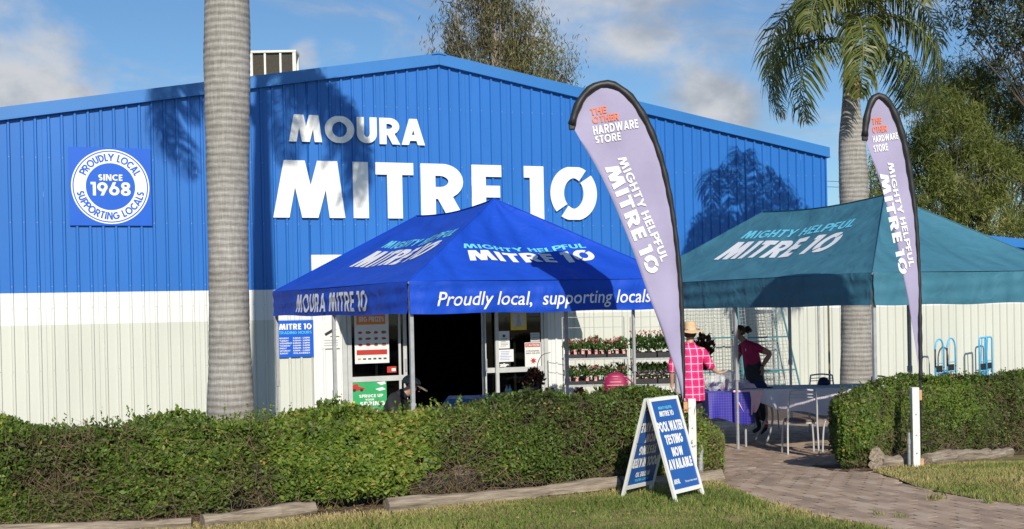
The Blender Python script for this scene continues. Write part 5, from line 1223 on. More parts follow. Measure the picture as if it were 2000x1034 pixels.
# ------------------------------------------------------------------ gum trees
m_bark = pm('pale gum bark', (.22, .18, .14), .8, .3, 6, col2=(.42, .38, .32)); m_bark2 = pm('dark branch bark', (.07, .055, .04), .85, .3, 6)
def tree(name, label, base, zb, blobs, nleaf, cols, ll, lw, seed, trunk_r, bark, droop=.8, cl_r=.35, hang=1.0, spread=None, stems=None, clust_leaf=70):
    R = np.random.RandomState(seed); rnd = random.Random(seed); root = thing(name, label, 'tree', (base[0], base[1], 0)); b0 = Vector((0, 0, -.2))
    br = MB(); cen = []
    tot = sum(b_[3]*b_[4]*b_[5] for b_ in blobs); ncl = nleaf//clust_leaf
    for bx, by, bz, rx, ry, rz_ in blobs:
        k = max(3, int(ncl*rx*ry*rz_/tot)); cc = unit(R.normal(size=(k, 3)))*(R.uniform(.25, 1, (k, 1))**.5)*[rx, ry, rz_]+[bx, by, bz]; cen.append(cc)
        c0 = Vector((bx, by, bz-rz_*.3)); fork = b0.lerp(c0, .45); fork.x *= .55; fork.z = max(fork.z, zb)
        mid = fork.lerp(c0, .5)+Vector((rnd.uniform(-.3, .3), rnd.uniform(-.3, .3), rnd.uniform(-.1, .4)))
        path = catmull([b0, Vector((fork.x*.4, fork.y*.4, fork.z*.6)), fork, mid, c0], 5); m_ = len(path); br.tube(path, [trunk_r*(1-.85*i/m_) for i in range(m_)], 8)
        for c_ in cc[:max(5, int(k*.35))]:
            e_ = Vector(c_); s_ = path[rnd.randint(int(m_*.6), m_-1)]; q = s_.lerp(e_, .5)+Vector((rnd.uniform(-.2, .2), rnd.uniform(-.2, .2), rnd.uniform(0, .35))); pp_ = catmull([s_, q, e_+Vector((0, 0, -.2))], 4); br.tube(pp_, [trunk_r*.17*(1-.75*i/len(pp_)) for i in range(len(pp_))], 5, cap=False)
    br.build('trunk', bark, root, smooth=True)
    C_ = np.concatenate(cen); k = len(C_); sz = R.uniform(.5, 1.3, k)
    idx = R.randint(0, k, nleaf); off = R.normal(0, 1, (nleaf, 3))*cl_r*sz[idx][:, None]*[1, 1, hang]; off[:, 2] -= np.abs(R.normal(0, cl_r*.5, nleaf))
    P_ = C_[idx]+off; kp = (fnoise(P_, seed, 12, (2, 6)) > -.9); P_ = P_[kp]; idx = idx[kp]; n = len(P_)
    d = R.normal(0, .55, (n, 3)); d[:, 2] -= droop; nr = R.normal(0, 1, (n, 3))+[0, -.6, .3]; l_ = R.uniform(.7, 1.3, n)*ll
    v_, f_ = leafquads(P_, d, nr, l_, l_*lw); tone = R.normal(0, .16, k)
    rn = np.clip(.5+tone[idx]+R.normal(0, .12, n)+fnoise(P_, seed+4, 8, (.6, 2))*.1, 0, 1)
    o = link('crown', npmesh('crown', v_, f_, cols, rn), root); o['kind'] = 'stuff'; return root
m_gum1 = leafmat('brown tinged gum leaf', [(0, (.05, .035, .025)), (.3, (.10, .08, .035)), (.6, (.13, .13, .045)), (1, (.20, .20, .05))], .5, .15)
m_gum2 = leafmat('feathery green leaf', [(0, (.05, .07, .018)), (.35, (.12, .155, .035)), (.7, (.235, .265, .06)), (1, (.36, .37, .12))], .5, .42)
m_gum3 = leafmat('dark gum leaf', [(0, (.02, .025, .012)), (.5, (.04, .055, .022)), (1, (.10, .12, .05))], .45, .2)
def blob(px, py, Y, rpx, rpy, base, ry=None):
    p = at(px, py, Y); s = Y/F; return (p.x-base[0], p.y-base[1], p.z, rpx*s, (ry or rpx*s), rpy*s)
b0 = at(985, 400, 42)
tree('gum_tree', 'sparse brownish gum tree sticking up behind the roof ridge', (b0.x, b0.y), 5, [blob(900, 60, 42, 48, 70, b0), blob(965, 20, 42, 60, 80, b0), (blob(1030, 70, 42, 50, 70, b0)), blob(950, 130, 42, 80, 60, b0), blob(1075, 130, 42, 42, 52, b0), blob(1040, 165, 42, 65, 40, b0), blob(880, 110, 42, 34, 45, b0), blob(960, -50, 42, 55, 50, b0)], 25000, m_gum1, .19, .17, 5, .16, m_bark, 1.0, .30, 1.6, clust_leaf=60)
b1 = at(1900, 500, 40)
tree('gum_tree', 'big bushy feathery green tree filling the right edge', (b1.x, b1.y), 2.0, [blob(1880, 170, 40, 75, 62, b1), blob(1840, 225, 39, 75, 50, b1), blob(1790, 160, 41, 40, 40, b1), blob(1950, 190, 40, 60, 60, b1), blob(1960, 260, 40, 60, 60, b1), blob(1850, 275, 39, 85, 55, b1), blob(1780, 300, 40, 40, 55, b1), blob(1900, 340, 39, 110, 60, b1), blob(1830, 400, 39, 85, 55, b1), blob(1930, 420, 39, 80, 50, b1), blob(1760, 390, 40, 40, 60, b1), blob(2050, 330, 40, 80, 100, b1), blob(1730, 340, 38, 25, 40, b1), blob(2060, 430, 40, 80, 60, b1)], 100000, m_gum2, .19, .13, 6, .16, m_bark, .5, .25, .75, clust_leaf=130)
b2 = at(2230, 500, 38)
tree('gum_tree', 'dark leaved gum tree whose branches reach in at the top right corner', (b2.x, b2.y), 4.0, [blob(1895, 25, 38, 45, 39, b2), blob(1960, 30, 38, 50, 50, b2), blob(1895, 75, 38, 25, 30, b2), blob(1985, 110, 38, 39, 45, b2), blob(2050, 60, 38, 60, 90, b2), blob(1990, 170, 38, 22, 39, b2), blob(1990, -60, 38, 90, 50, b2), blob(2110, 160, 38, 70, 80, b2)], 15000, m_gum3, .20, .24, 7, .11, m_bark2, .5, .25, .8, clust_leaf=45)
b3 = at(1690, 480, 60)
tree('gum_tree', 'low far tree glimpsed between the two right hand trunks', (b3.x, b3.y), 2.0, [blob(1725, 395, 60, 39, 35, b3), blob(1700, 330, 60, 20, 30, b3)], 3500, m_gum2, .25, .2, 8, .15, m_bark2, .4, .4)
for lab, y0 in (('upper thin power line seen between store and palm', 348), ('lower thin power line seen between store and palm', 359)):
    a_, c_ = at(1500, y0+3, 80), at(2300, y0-6, 90); m_ = (a_+c_)/2; m_.z -= .5; tag(MB().tube(catmull([a_, m_, c_], 10), .016, 5).build('power_line', m_black), lab, 'power line')

# ------------------------------------------------------------------ people
m_skin = pm('tanned skin', (.42, .22, .14), .5, .1, 8); m_skin2 = pm('fair skin', (.52, .30, .22), .5, .1, 8)
m_hairb = pm('brown hair', (.06, .035, .02), .6, .3, 40, stretch=(8, 8, 1)); m_denim = pm('dark trousers', (.02, .022, .03), .8, .2, 20)
m_pinkpolo = pm('magenta polo cotton', (.40, .010, .085), .8, .15, 12); m_blackshirt = pm('black cotton', (.014, .015, .017), .85, .2, 10); m_shoe = pm('dark shoe', (.03, .028, .025), .6, .1); m_sock = pm('pink sock', (.5, .05, .1), .8, .1)
m_straw = pm('straw hat weave', (.62, .45, .27), .8, .12, 40, bump=.4, bscale=120); m_band = pm('dark hat band', (.10, .06, .04), .7, .1); m_cap = pm('camo cap cloth', (.06, .06, .05), .85, .1, 22, col2=(.26, .23, .17)); m_capd = pm('navy cap cloth', (.012, .016, .06), .8, .1, 10)
def plaidmat():
    m, N, L, b = nodes('pink plaid cotton'); tc = N.new('ShaderNodeTexCoord'); sp = N.new('ShaderNodeSeparateXYZ'); L.new(tc.outputs['Object'], sp.inputs[0])
    def f(op, a, b_=None, c=None):
        n = N.new('ShaderNodeMath'); n.operation = op
        for i, v in enumerate((a, b_, c)):
            if v is None: continue
            if isinstance(v, (int, float)): n.inputs[i].default_value = v
            else: L.new(v, n.inputs[i])
        return n.outputs[0]
    def band(sock, per, w_, off=0): return f('LESS_THAN', f('ABSOLUTE', f('SUBTRACT', f('FRACT', f('ADD', f('MULTIPLY', sock, 1/per), off+50)), .5)), w_)
    h = f('ADD', sp.outputs[0], f('MULTIPLY', sp.outputs[1], .4))
    wht = f('MAXIMUM', band(h, .105, .05), band(sp.outputs[2], .105, .045)); dk = f('MAXIMUM', band(h, .105, .14, .5), band(sp.outputs[2], .105, .14, .5))
    c1 = N.new('ShaderNodeMixRGB'); c1.inputs[1].default_value = (.82, .025, .20, 1); c1.inputs[2].default_value = (.58, .012, .13, 1); L.new(dk, c1.inputs[0])
    c2 = N.new('ShaderNodeMixRGB'); c2.inputs[2].default_value = (.86, .52, .62, 1); L.new(wht, c2.inputs[0]); L.new(c1.outputs[0], c2.inputs[1]); L.new(c2.outputs[0], b.inputs['Base Color']); b.inputs['Roughness'].default_value = .8; return m
m_plaid = plaidmat()
def body(root, J, E, mats, name='body', sub=2):
    """one continuous skinned surface; J joint -> (xyz, radius); E list of (a, b, material slot)"""
    keys = list(J); ix = {k: i for i, k in enumerate(keys)}
    me = bpy.data.meshes.new(name); me.from_pydata([J[k][0] for k in keys], [(ix[a], ix[b]) for a, b, _ in E], [])
    ob = bpy.data.objects.new(name, me); COL.objects.link(ob); md = ob.modifiers.new('skin', 'SKIN'); md.use_smooth_shade = True
    lay = me.skin_vertices[0] if len(me.skin_vertices) else None
    if lay is None:
        bm = bmesh.new(); bm.from_mesh(me); bm.verts.layers.skin.verify(); bm.to_mesh(me); bm.free(); lay = me.skin_vertices[0]
    for k in keys:
        r = J[k][1]; lay.data[ix[k]].radius = r if isinstance(r, tuple) else (r, r); lay.data[ix[k]].use_root = (k == keys[0])
    ss = ob.modifiers.new('subsurf', 'SUBSURF'); ss.levels = sub; ss.render_levels = sub
    dg = bpy.context.evaluated_depsgraph_get(); m2 = bpy.data.meshes.new_from_object(ob.evaluated_get(dg)); bpy.data.objects.remove(ob)
    m2.name = name; m2.materials.clear()
    for m_ in mats: m2.materials.append(m_)
    A = np.array([J[a][0] for a, b, _ in E]); B = np.array([J[b][0] for a, b, _ in E]); sl = np.array([s for _, _, s in E]); D = B-A; DD = (D*D).sum(1)
    RA = np.array([np.mean(J[a][1]) for a, b, _ in E]); RB = np.array([np.mean(J[b][1]) for a, b, _ in E])
    for p in m2.polygons:
        c = np.array(p.center); t = np.clip(((c-A)*D).sum(1)/np.maximum(DD, 1e-9), 0, 1); q = A+D*t[:, None]; dist = np.linalg.norm(c-q, axis=1)/(RA+(RB-RA)*t); p.material_index = int(sl[np.argmin(dist)])
    m2.shade_smooth(); return link(name, m2, root)
def hand(J, E, wrist, dirv, palm_n, pre, slot, curl=.3, s=1.0):
    w = Vector(J[wrist][0]); d = Vector(dirv).normalized(); nn_ = Vector(palm_n).normalized(); sd_ = d.cross(nn_).normalized()
    c = w+d*.055*s; J[pre+'palm'] = (tuple(c), (.030*s, .018*s)); E.append((wrist, pre+'palm', slot))
    for i, (o, l_) in enumerate(((-.027, .070), (-.009, .080), (.009, .075), (.026, .058))):
        a_ = c+d*.03*s+sd_*o*s; b_ = a_+(d*math.cos(curl*.5)+nn_*math.sin(curl*.5))*l_*.5*s; e_ = b_+(d*math.cos(curl*1.6)+nn_*math.sin(curl*1.6))*l_*.5*s
        for k, p, r in (('a', a_, .0095), ('b', b_, .0085), ('c', e_, .007)): J[f'{pre}{i}{k}'] = (tuple(p), r*s)
        E += [(pre+'palm', f'{pre}{i}a', slot), (f'{pre}{i}a', f'{pre}{i}b', slot), (f'{pre}{i}b', f'{pre}{i}c', slot)]
    a_ = w+d*.03*s-sd_*.026*s+nn_*.008*s; b_ = a_+(d*.7-sd_*.7)*.035*s; J[pre+'ta'] = (tuple(a_), .011*s); J[pre+'tb'] = (tuple(b_+d*.02*s), .009*s); E += [(wrist, pre+'ta', slot), (pre+'ta', pre+'tb', slot)]
def ellip(cx_, cy_, z, rx, ry, n=28, ph=0, wob=0): return [(cx_+rx*math.cos(2*PI*j/n)*(1+wob*math.sin(5*2*PI*j/n+ph)), cy_+ry*math.sin(2*PI*j/n)*(1+wob*math.sin(4*2*PI*j/n+ph*1.3)), z) for j in range(n)]
def head(root, c, face, skin, s=1.0, hair=None):
    """ears, nose, eyes and mouth set on the head of the body"""
    f = Vector(face).normalized(); r = Vector((-f.y, f.x, 0)).normalized(); c = Vector(c); u = Vector((0, 0, 1))
    for sg in (-1, 1):
        e_ = c+f*.078*s+r*sg*.032*s+u*.008*s; MB().lathe([(.001, -.009), (.009, -.004), (.009, .004), (.001, .009)], 8).build('eye', m_ink, root, loc=e_, smooth=True)
        MB().tube([c+r*sg*.076*s+u*.03, c+r*sg*.090*s-f*.012, c+r*sg*.080*s-u*.03], [.008, .012, .007], 6).build('ear', skin, root, smooth=True)
    MB().tube([c+f*.088*s+u*.012, c+f*.110*s-u*.022, c+f*.09*s-u*.032], [.007, .014, .007], 6).build('nose', skin, root, smooth=True)
    MB().tube([c+f*.086*s-u*.056+r*.022, c+f*.094*s-u*.058, c+f*.086*s-u*.056-r*.022], .005, 5).build('mouth', pm('lip skin', (.30, .12, .09), .5, .05), root, smooth=True)
def hairshell(root, c, face, mat, rx=.085, rz=.105, cut=-.02):
    f = Vector(face).normalized(); c = Vector(c); mb = MB(); n = 20; rings = []
    for i in range(9):
        ph = math.radians(92-i*17); z = math.sin(ph); q = math.cos(ph); ring_ = []
        for j in range(n):
            a_ = 2*PI*j/n; d = Vector((math.cos(a_), math.sin(a_), 0)); k = d.dot(f); zz_ = z if k < .35 else max(z, .38)
            ring_.append(c+Vector((d.x*max(q, .02)*rx*(1.04+.02*math.sin(j*3)), d.y*max(q, .02)*rx*1.12, zz_*rz))-f*.008)
        rings.append(ring_)
    mb.loft(rings); return mb.build('hair', mat, root, smooth=True)

def loc_px(px, py, Y, o): p = at(px, py, Y); return (p.x-o.x, p.y-o.y, p.z)
# -- woman in a straw hat and plaid overshirt, seen from behind
o = at(1347, 700, 16.9); o.z = 0
pw = thing('person', 'person in straw hat and pink plaid overshirt holding out one hand', 'person', (o.x, o.y, 0))
J = {'pelvis': ((0, 0, .93), (.15, .11)), 'waist': ((0, 0, 1.10), (.135, .10)), 'chest': ((0, .0, 1.30), (.155, .10)), 'neck0': ((.005, .01, 1.45), (.07, .06)), 'neck': ((.01, .02, 1.51), .05), 'jaw': ((.02, .04, 1.58), (.062, .07)), 'skull': ((.02, .035, 1.67), (.075, .085)), 'crown': ((.02, .03, 1.73), (.055, .06)),
     'shR': ((.17, .01, 1.40), .062), 'elR': ((.285, .02, 1.17), .045), 'wrR': ((.395, .10, 1.06), .026), 'shL': ((-.17, .01, 1.40), .062), 'elL': ((-.25, .0, 1.15), .045), 'wrL': ((-.245, .06, .95), .026),
     'hpR': ((.09, 0, .86), (.09, .09)), 'knR': ((.10, .02, .48), .062), 'anR': ((.11, 0, .09), .042), 'toR': ((.12, .14, .035), .038), 'hpL': ((-.09, 0, .86), (.09, .09)), 'knL': ((-.10, .02, .48), .062), 'anL': ((-.11, 0, .09), .042), 'toL': ((-.12, .14, .035), .038)}
E = [('pelvis', 'waist', 0), ('waist', 'chest', 0), ('chest', 'neck0', 0), ('neck0', 'neck', 0), ('neck', 'jaw', 0), ('jaw', 'skull', 0), ('skull', 'crown', 0), ('chest', 'shR', 0), ('shR', 'elR', 0), ('elR', 'wrR', 0), ('chest', 'shL', 0), ('shL', 'elL', 0), ('elL', 'wrL', 0),
     ('pelvis', 'hpR', 1), ('hpR', 'knR', 1), ('knR', 'anR', 1), ('anR', 'toR', 2), ('pelvis', 'hpL', 1), ('hpL', 'knL', 1), ('knL', 'anL', 1), ('anL', 'toL', 2)]
hand(J, E, 'wrR', (.9, .25, .12), (0, 0, 1), 'r', 0, .25); hand(J, E, 'wrL', (.05, .1, -1), (1, 0, 0), 'l', 0, .5)
body(pw, J, E, [m_skin2, m_denim, m_shoe])
head(pw, (.02, .035, 1.635), (.5, .86, 0), m_skin2); hairshell(pw, (.02, .03, 1.645), (.5, .86, 0), m_hairb)
rings = []
for z, rx, ry, wob in ((.70, .205, .165, .05), (.78, .20, .16, .045), (.93, .195, .155, .03), (1.08, .178, .135, .02), (1.22, .182, .13, .012), (1.34, .192, .122, .008), (1.41, .178, .10, .0), (1.455, .11, .075, .0), (1.485, .066, .062, 0)): rings.append(ellip(0, .0, z, rx, ry, 32, z*9, wob))
st = MB().loft(rings, cap=False).build('overshirt', m_plaid, pw, smooth=True)
J2 = {'a': ((.12, .01, 1.39), .075), 'b': ((.185, .012, 1.36), .082), 'c': ((.24, .02, 1.25), .070), 'd': ((.285, .02, 1.175), .064), 'e': ((.325, .05, 1.125), .058)}
body(pw, J2, [('a', 'b', 0), ('b', 'c', 0), ('c', 'd', 0), ('d', 'e', 0)], [m_plaid], 'sleeve')
J2 = {'a': ((-.12, .01, 1.39), .075), 'b': ((-.185, .012, 1.36), .082), 'c': ((-.225, .01, 1.24), .070), 'd': ((-.25, .0, 1.15), .064), 'e': ((-.25, .02, 1.07), .055)}
body(pw, J2, [('a', 'b', 0), ('b', 'c', 0), ('c', 'd', 0), ('d', 'e', 0)], [m_plaid], 'sleeve')
MB().loft([[Vector((p[0], p[1], 0))+Vector((0, 0, p[2]+k[1])) for p in ellip(0, .0, 1.46, k[0], k[0]*.9, 20)] for k in ((.085, 0), (.075, .04), (.088, .015))], cap=False).build('collar', m_plaid, pw, smooth=True)
hat = bpy.data.objects.new('straw_hat', None)
prof = [(.185, 1.640), (.178, 1.650), (.10, 1.665), (.088, 1.672), (.086, 1.70), (.082, 1.755), (.070, 1.785), (.04, 1.795), (.001, 1.785)]
rings = []
for i, (r, z) in enumerate(prof):
    rings.append([(.02+r*math.cos(2*PI*j/32)*1.0, .03+r*math.sin(2*PI*j/32)*1.12, z+(.016*abs(math.cos(2*PI*j/32))*(r > .12))-.10*0+(.012*math.cos(2*2*PI*j/32))*(r > .12)) for j in range(32)])
MB().loft(rings, cap=False).build('hat', m_straw, pw, smooth=True); MB().lathe([(.0895, 1.673), (.0880, 1.70)], 32, (.02, .03), cap=False).build('hat_band', m_band, pw, smooth=True).scale = (1, 1.08, 1)

# -- woman in magenta polo leaning on the table
o = at(1466, 700, 18.9); o.z = 0
pk = thing('person', 'person in magenta polo leaning forward with hand on hip', 'person', (o.x, o.y, 0))
P = lambda px, py, dy=0: (lambda q: (q.x-o.x, dy, q.z))(at(px, py, 18.9))
J = {'pelvis': (P(1473, 735), (.165, .15)), 'umN': (P(1483, 683, -.20), .060), 'umF': (P(1450, 688, .175), .055), 'waist': (P(1469, 712), (.15, .135)), 'chest': (P(1461, 686), (.165, .145)), 'neck0': (P(1454, 668), (.06, .06)), 'neck': (P(1449, 661), .048), 'jaw': (P(1441, 655), (.06, .065)), 'skull': (P(1446, 643), (.08, .075)), 'crown': (P(1449, 636), (.055, .055)),
     'shN': (P(1469, 677, -.18), .07), 'elN': (P(1499, 690, -.22), .052), 'wrN': (P(1484, 713, -.20), .033), 'shF': (P(1455, 676, .17), .058), 'elF': (P(1444, 700, .18), .043), 'wrF': (P(1438, 724, .05), .027),
     'hpN': (P(1475, 742, -.09), .12), 'knN': (P(1484, 790, -.10), .075), 'anN': (P(1494, 836, -.08), .04), 'toN': (P(1480, 846, -.10), .034), 'hpF': (P(1474, 742, .09), .12), 'knF': (P(1478, 790, .10), .062), 'anF': (P(1486, 838, .10), .04), 'toF': (P(1472, 846, .10), .034)}
E = [('pelvis', 'waist', 1), ('waist', 'chest', 0), ('chest', 'neck0', 0), ('neck0', 'neck', 2), ('neck', 'jaw', 2), ('jaw', 'skull', 2), ('skull', 'crown', 3), ('chest', 'shN', 0), ('chest', 'shF', 0), ('shN', 'umN', 0), ('umN', 'elN', 2), ('elN', 'wrN', 2), ('shF', 'umF', 0), ('umF', 'elF', 2), ('elF', 'wrF', 2),
     ('pelvis', 'hpN', 1), ('hpN', 'knN', 1), ('knN', 'anN', 1), ('anN', 'toN', 4), ('pelvis', 'hpF', 1), ('hpF', 'knF', 1), ('knF', 'anF', 1), ('anF', 'toF', 4)]
hand(J, E, 'wrN', (.05, 0, -1), (-.6, .8, 0), 'n', 2, .5); hand(J, E, 'wrF', (-.3, -.2, -1), (0, -1, 0), 'f', 2, .5)
body(pk, J, E, [m_pinkpolo, m_denim, m_skin, m_hairb, m_shoe])
c_ = Vector(P(1443, 648)); head(pk, c_, (-1, -.15, 0), m_skin); hairshell(pk, c_+Vector((.012, 0, .012)), (-1, -.15, 0), m_hairb, .083, .092)
bn = Vector(P(1460, 643)); R = random.Random(5); mb = MB()
for k in range(26):
    a_ = R.uniform(0, 6.28); b_ = R.uniform(-1, 1); q = bn+Vector((math.cos(a_)*.032, R.uniform(-.03, .03), math.sin(a_)*.032)); mb.tube(catmull([q, q+Vector((R.uniform(-.02, .03), R.uniform(-.02, .02), R.uniform(-.03, .02))), q+Vector((R.uniform(-.02, .04), R.uniform(-.02, .02), R.uniform(-.06, .0)))], 3), [.016, .015, .014, .012, .01, .008, .004], 5)
mb.build('hair_bun', m_hairb, pk, smooth=True)
for nm, ks in (('sleeve', (('shN', 'elN', .46), )), ('sleeve', (('shF', 'elF', .46), ))):
    a_, b_, t = ks[0]; A_, B_ = Vector(J[a_][0]), Vector(J[b_][0]); Cc = Vector(J['chest'][0]); 
    body(pk, {'a': (tuple(Cc.lerp(A_, .7)), .085), 'b': (tuple(A_), .085), 'c': (tuple(A_.lerp(B_, t)), .076)}, [('a', 'b', 0), ('b', 'c', 0)], [m_pinkpolo], nm)
lg = Vector(P(1459, 683)); MB().box(lg.x-.05, lg.x+.0, -.128, -.122, lg.z-.02, lg.z+.02).build('shirt_logo', m_sailtext, pk)
sk = Vector(P(1492, 828, -.08)); MB().lathe([(.045, -.05), (.05, .05)], 12).build('sock', m_sock, pk, loc=sk, smooth=True)
wt = Vector(J['wrN'][0]); MB().lathe([(.032, -.012), (.033, .012)], 12).build('wristband', m_ink, pk, loc=wt)

# -- seated man with cap, back to the camera
o = at(785, 800, 14.3); o.z = 0
ms_ = thing('person', 'seated person in black shirt and camo cap at the front tent pole', 'person', (o.x, o.y, 0))
P = lambda px, py, dy=0: (lambda q: (q.x-o.x, dy, q.z))(at(px, py, 14.3))
J = {'pelvis': ((-.06, 0, .50), (.17, .14)), 'waist': ((-.10, 0, .68), (.155, .13)), 'chest': (P(766, 797), (.20, .20)), 'neck0': (P(782, 774), (.10, .10)), 'neck': (P(792, 766), .06), 'jaw': (P(804, 763), (.072, .072)), 'skull': (P(803, 748), (.092, .088)), 'crown': (P(802, 740), (.065, .062)),
     'shN': (P(764, 788, -.2), .09), 'elN': ((.10, -.26, .62), .048), 'wrN': ((.32, -.12, .58), .028), 'shF': (P(786, 789, .2), .072), 'elF': ((.14, .26, .62), .048), 'wrF': ((.34, .12, .58), .028),
     'hpN': ((.0, -.10, .50), .10), 'knN': ((.40, -.12, .50), .07), 'anN': ((.38, -.12, .09), .045), 'toN': ((.52, -.12, .04), .04), 'hpF': ((.0, .10, .50), .10), 'knF': ((.40, .12, .50), .07), 'anF': ((.38, .12, .09), .045), 'toF': ((.52, .12, .04), .04)}
E = [('pelvis', 'waist', 0), ('waist', 'chest', 0), ('chest', 'neck0', 0), ('neck0', 'neck', 2), ('neck', 'jaw', 2), ('jaw', 'skull', 2), ('skull', 'crown', 3), ('chest', 'shN', 0), ('chest', 'shF', 0), ('shN', 'elN', 0), ('elN', 'wrN', 2), ('shF', 'elF', 0), ('elF', 'wrF', 2),
     ('pelvis', 'hpN', 1), ('hpN', 'knN', 1), ('knN', 'anN', 1), ('anN', 'toN', 4), ('pelvis', 'hpF', 1), ('hpF', 'knF', 1), ('knF', 'anF', 1), ('anF', 'toF', 4)]
hand(J, E, 'wrN', (1, .3, -.1), (0, 0, -1), 'n', 2, .6); hand(J, E, 'wrF', (1, -.3, -.1), (0, 0, -1), 'f', 2, .6)
body(ms_, J, E, [m_blackshirt, m_denim, m_skin, m_hairb, m_shoe])
c_ = Vector(P(804, 752)); head(ms_, c_, (1, -.1, -.25), m_skin2)
cc = c_+Vector((-.004, 0, .035)); rings = []
for i in range(7):
    q = i/6*PI/2; rings.append([cc+Vector((.108*math.cos(q)*math.cos(2*PI*j/20)*1.06+.0*i, .100*math.cos(q)*math.sin(2*PI*j/20), -.02+.095*math.sin(q)-.012*math.cos(2*PI*j/20))) for j in range(20)])
MB().loft(rings).build('cap', m_cap, ms_, smooth=True)
MB().grid(lambda u, v: cc+Vector((.075+.115*v, (u-.5)*.16*(1-.35*v*v), -.03-.075*v-.05*(u-.5)**2)), 8, 6).build('cap_brim', m_cap, ms_, smooth=True).modifiers.new('t', 'SOLIDIFY').thickness = .005
# ------------------------------------------------------------------ chairs, tables
m_chair = pm('silver grey chair paint', (.50, .50, .48), .4, .08, 8); m_seat = pm('brown vinyl seat', (.16, .11, .085), .6, .2, 12)
m_cloth1 = pm('lilac white tablecloth', (.72, .67, .72), .8, .06, 4, bump=.3, bscale=5); m_pinkcloth = pm('pale pink cloth', (.80, .50, .53), .85, .06, 5, bump=.3, bscale=7)
def bluecloth():
    m, N, L, b = nodes('violet blue checked cloth'); tc = N.new('ShaderNodeTexCoord'); br = N.new('ShaderNodeTexBrick'); br.offset = 0; br.inputs['Scale'].default_value = 14
    br.inputs['Color1'].default_value = (.022, .014, .26, 1); br.inputs['Color2'].default_value = (.026, .018, .29, 1); br.inputs['Mortar'].default_value = (.09, .08, .42, 1); br.inputs['Mortar Size'].default_value = .03; br.inputs['Brick Width'].default_value = .5; br.inputs['Row Height'].default_value = .5
    mp = N.new('ShaderNodeMapping'); mp.inputs['Rotation'].default_value = (PI/2, 0, 0); L.new(tc.outputs['Object'], mp.inputs[0]); L.new(mp.outputs[0], br.inputs['Vector']); L.new(br.outputs[0], b.inputs['Base Color']); b.inputs['Roughness'].default_value = .6; return m
m_bluecloth = bluecloth()
def make_chair():
    r = thing('chair', 'x', 'chair')
    # frame: local -y is the back
    for sx in (-1, 1):
        MB().tube(catmull([(sx*.20, -.21, .005), (sx*.195, -.19, .30), (sx*.19, -.185, .46), (sx*.185, -.215, .66), (sx*.165, -.235, .87)], 5), .0125, 8).build('rear_leg', m_chair, r, smooth=True)
        MB().tube(catmull([(sx*.21, .20, .005), (sx*.205, .195, .20), (sx*.195, .185, .36), (sx*.185, .16, .445)], 5), .0125, 8).build('front_leg', m_chair, r, smooth=True)
    MB().tube(catmull([(-.165, -.235, .87), (0, -.255, .885), (.165, -.235, .87)], 6), .0125, 8).build('top_rail', m_chair, r, smooth=True)
    for z in (.78, .82): MB().tube(catmull([(-.175, -.228, z), (0, -.25, z+.005), (.175, -.228, z)], 6), .007, 6).build('back_bar', m_chair, r, smooth=True)
    s = MB(); s.loft([[(math.copysign(abs(math.cos(2*PI*j/28))**.6, math.cos(2*PI*j/28))*rx, math.copysign(abs(math.sin(2*PI*j/28))**.6, math.sin(2*PI*j/28))*rx, z) for j in range(28)] for rx, z in ((.185, .448), (.20, .455), (.203, .468), (.195, .480), (.15, .487))]); s.build('seat', m_seat, r, smooth=True)
    MB().tube([(-.19, -.18, .44), (.19, -.18, .44), (.185, .165, .44), (-.185, .165, .44)], .010, 6, closed=True).build('seat_frame', m_chair, r); return r
ch0 = make_chair(); first = [True]
def chair(label, x, y, rz):
    c = ch0 if first[0] else copytree(ch0); first[0] = False; c.location = (x, y, 0); c.rotation_euler = (0, 0, rz); c['label'] = label; c['group'] = 'grey metal chairs round the covered table'; return c
def gxy(px, py): p = ground_at(px, py); return p.x, p.y
x, y = gxy(1568, 888); chair('grey chair standing nearest, back turned, left of the other pulled out chair', x, y+.12, -.06)
x, y = gxy(1655, 886); chair('grey chair half hidden behind the right hedge corner', x, y+.10, .55)
q = at(1482, 780, 19.6); chair('grey chair beyond the table behind the pink cloths', q.x+.05, q.y+.1, PI+.25)
q = at(1650, 780, 18.6); chair('grey chair beyond the table left of the palm trunk base', q.x-.25, q.y+.35, PI-.2)
q = at(1705, 780, 18.0); chair('grey chair at the far right end of the table', q.x, q.y+.3, PI/2+.4)
# covered long table
ta = at(1462, 769, 17.45); tb_ = at(1700, 768, 17.2)
def table(name, label, x0, x1, y0, y1, h, legs=True, curly=False):
    r = thing(name, label, 'table', ((x0+x1)/2, (y0+y1)/2, 0)); hx_, hy_ = (x1-x0)/2, (y1-y0)/2
    MB().box(-hx_, hx_, -hy_, hy_, h-.03, h, bev=.006).build('tabletop', m_greysteel, r)
    for sx in (-1, 1):
        for sy in (-1, 1):
            if curly: MB().tube(catmull([(sx*hx_*.80, sy*hy_*.85, .01), (sx*hx_*.72, sy*hy_*.82, .12), (sx*hx_*.62, sy*hy_*.5, .40), (sx*hx_*.70, sy*hy_*.6, h-.03)], 6), .016, 8).build('leg', m_greysteel, r, smooth=True)
            else: MB().tube([(sx*hx_*.92, sy*hy_*.85, .0), (sx*hx_*.92, sy*hy_*.85, h-.03)], .016, 8).build('leg', m_greysteel, r)
        MB().rod((sx*hx_*.72, -hy_*.7, .3), (sx*hx_*.72, hy_*.7, .3), .009, 6).build('stretcher', m_greysteel, r)
    return r
hT = .80
x0, x1 = ta.x, tb_.x+.1; y0, y1 = 17.25, 18.0
table('table', 'long table under the lilac white cloth beneath the teal tent', x0, x1, y0, y1, hT, curly=True)
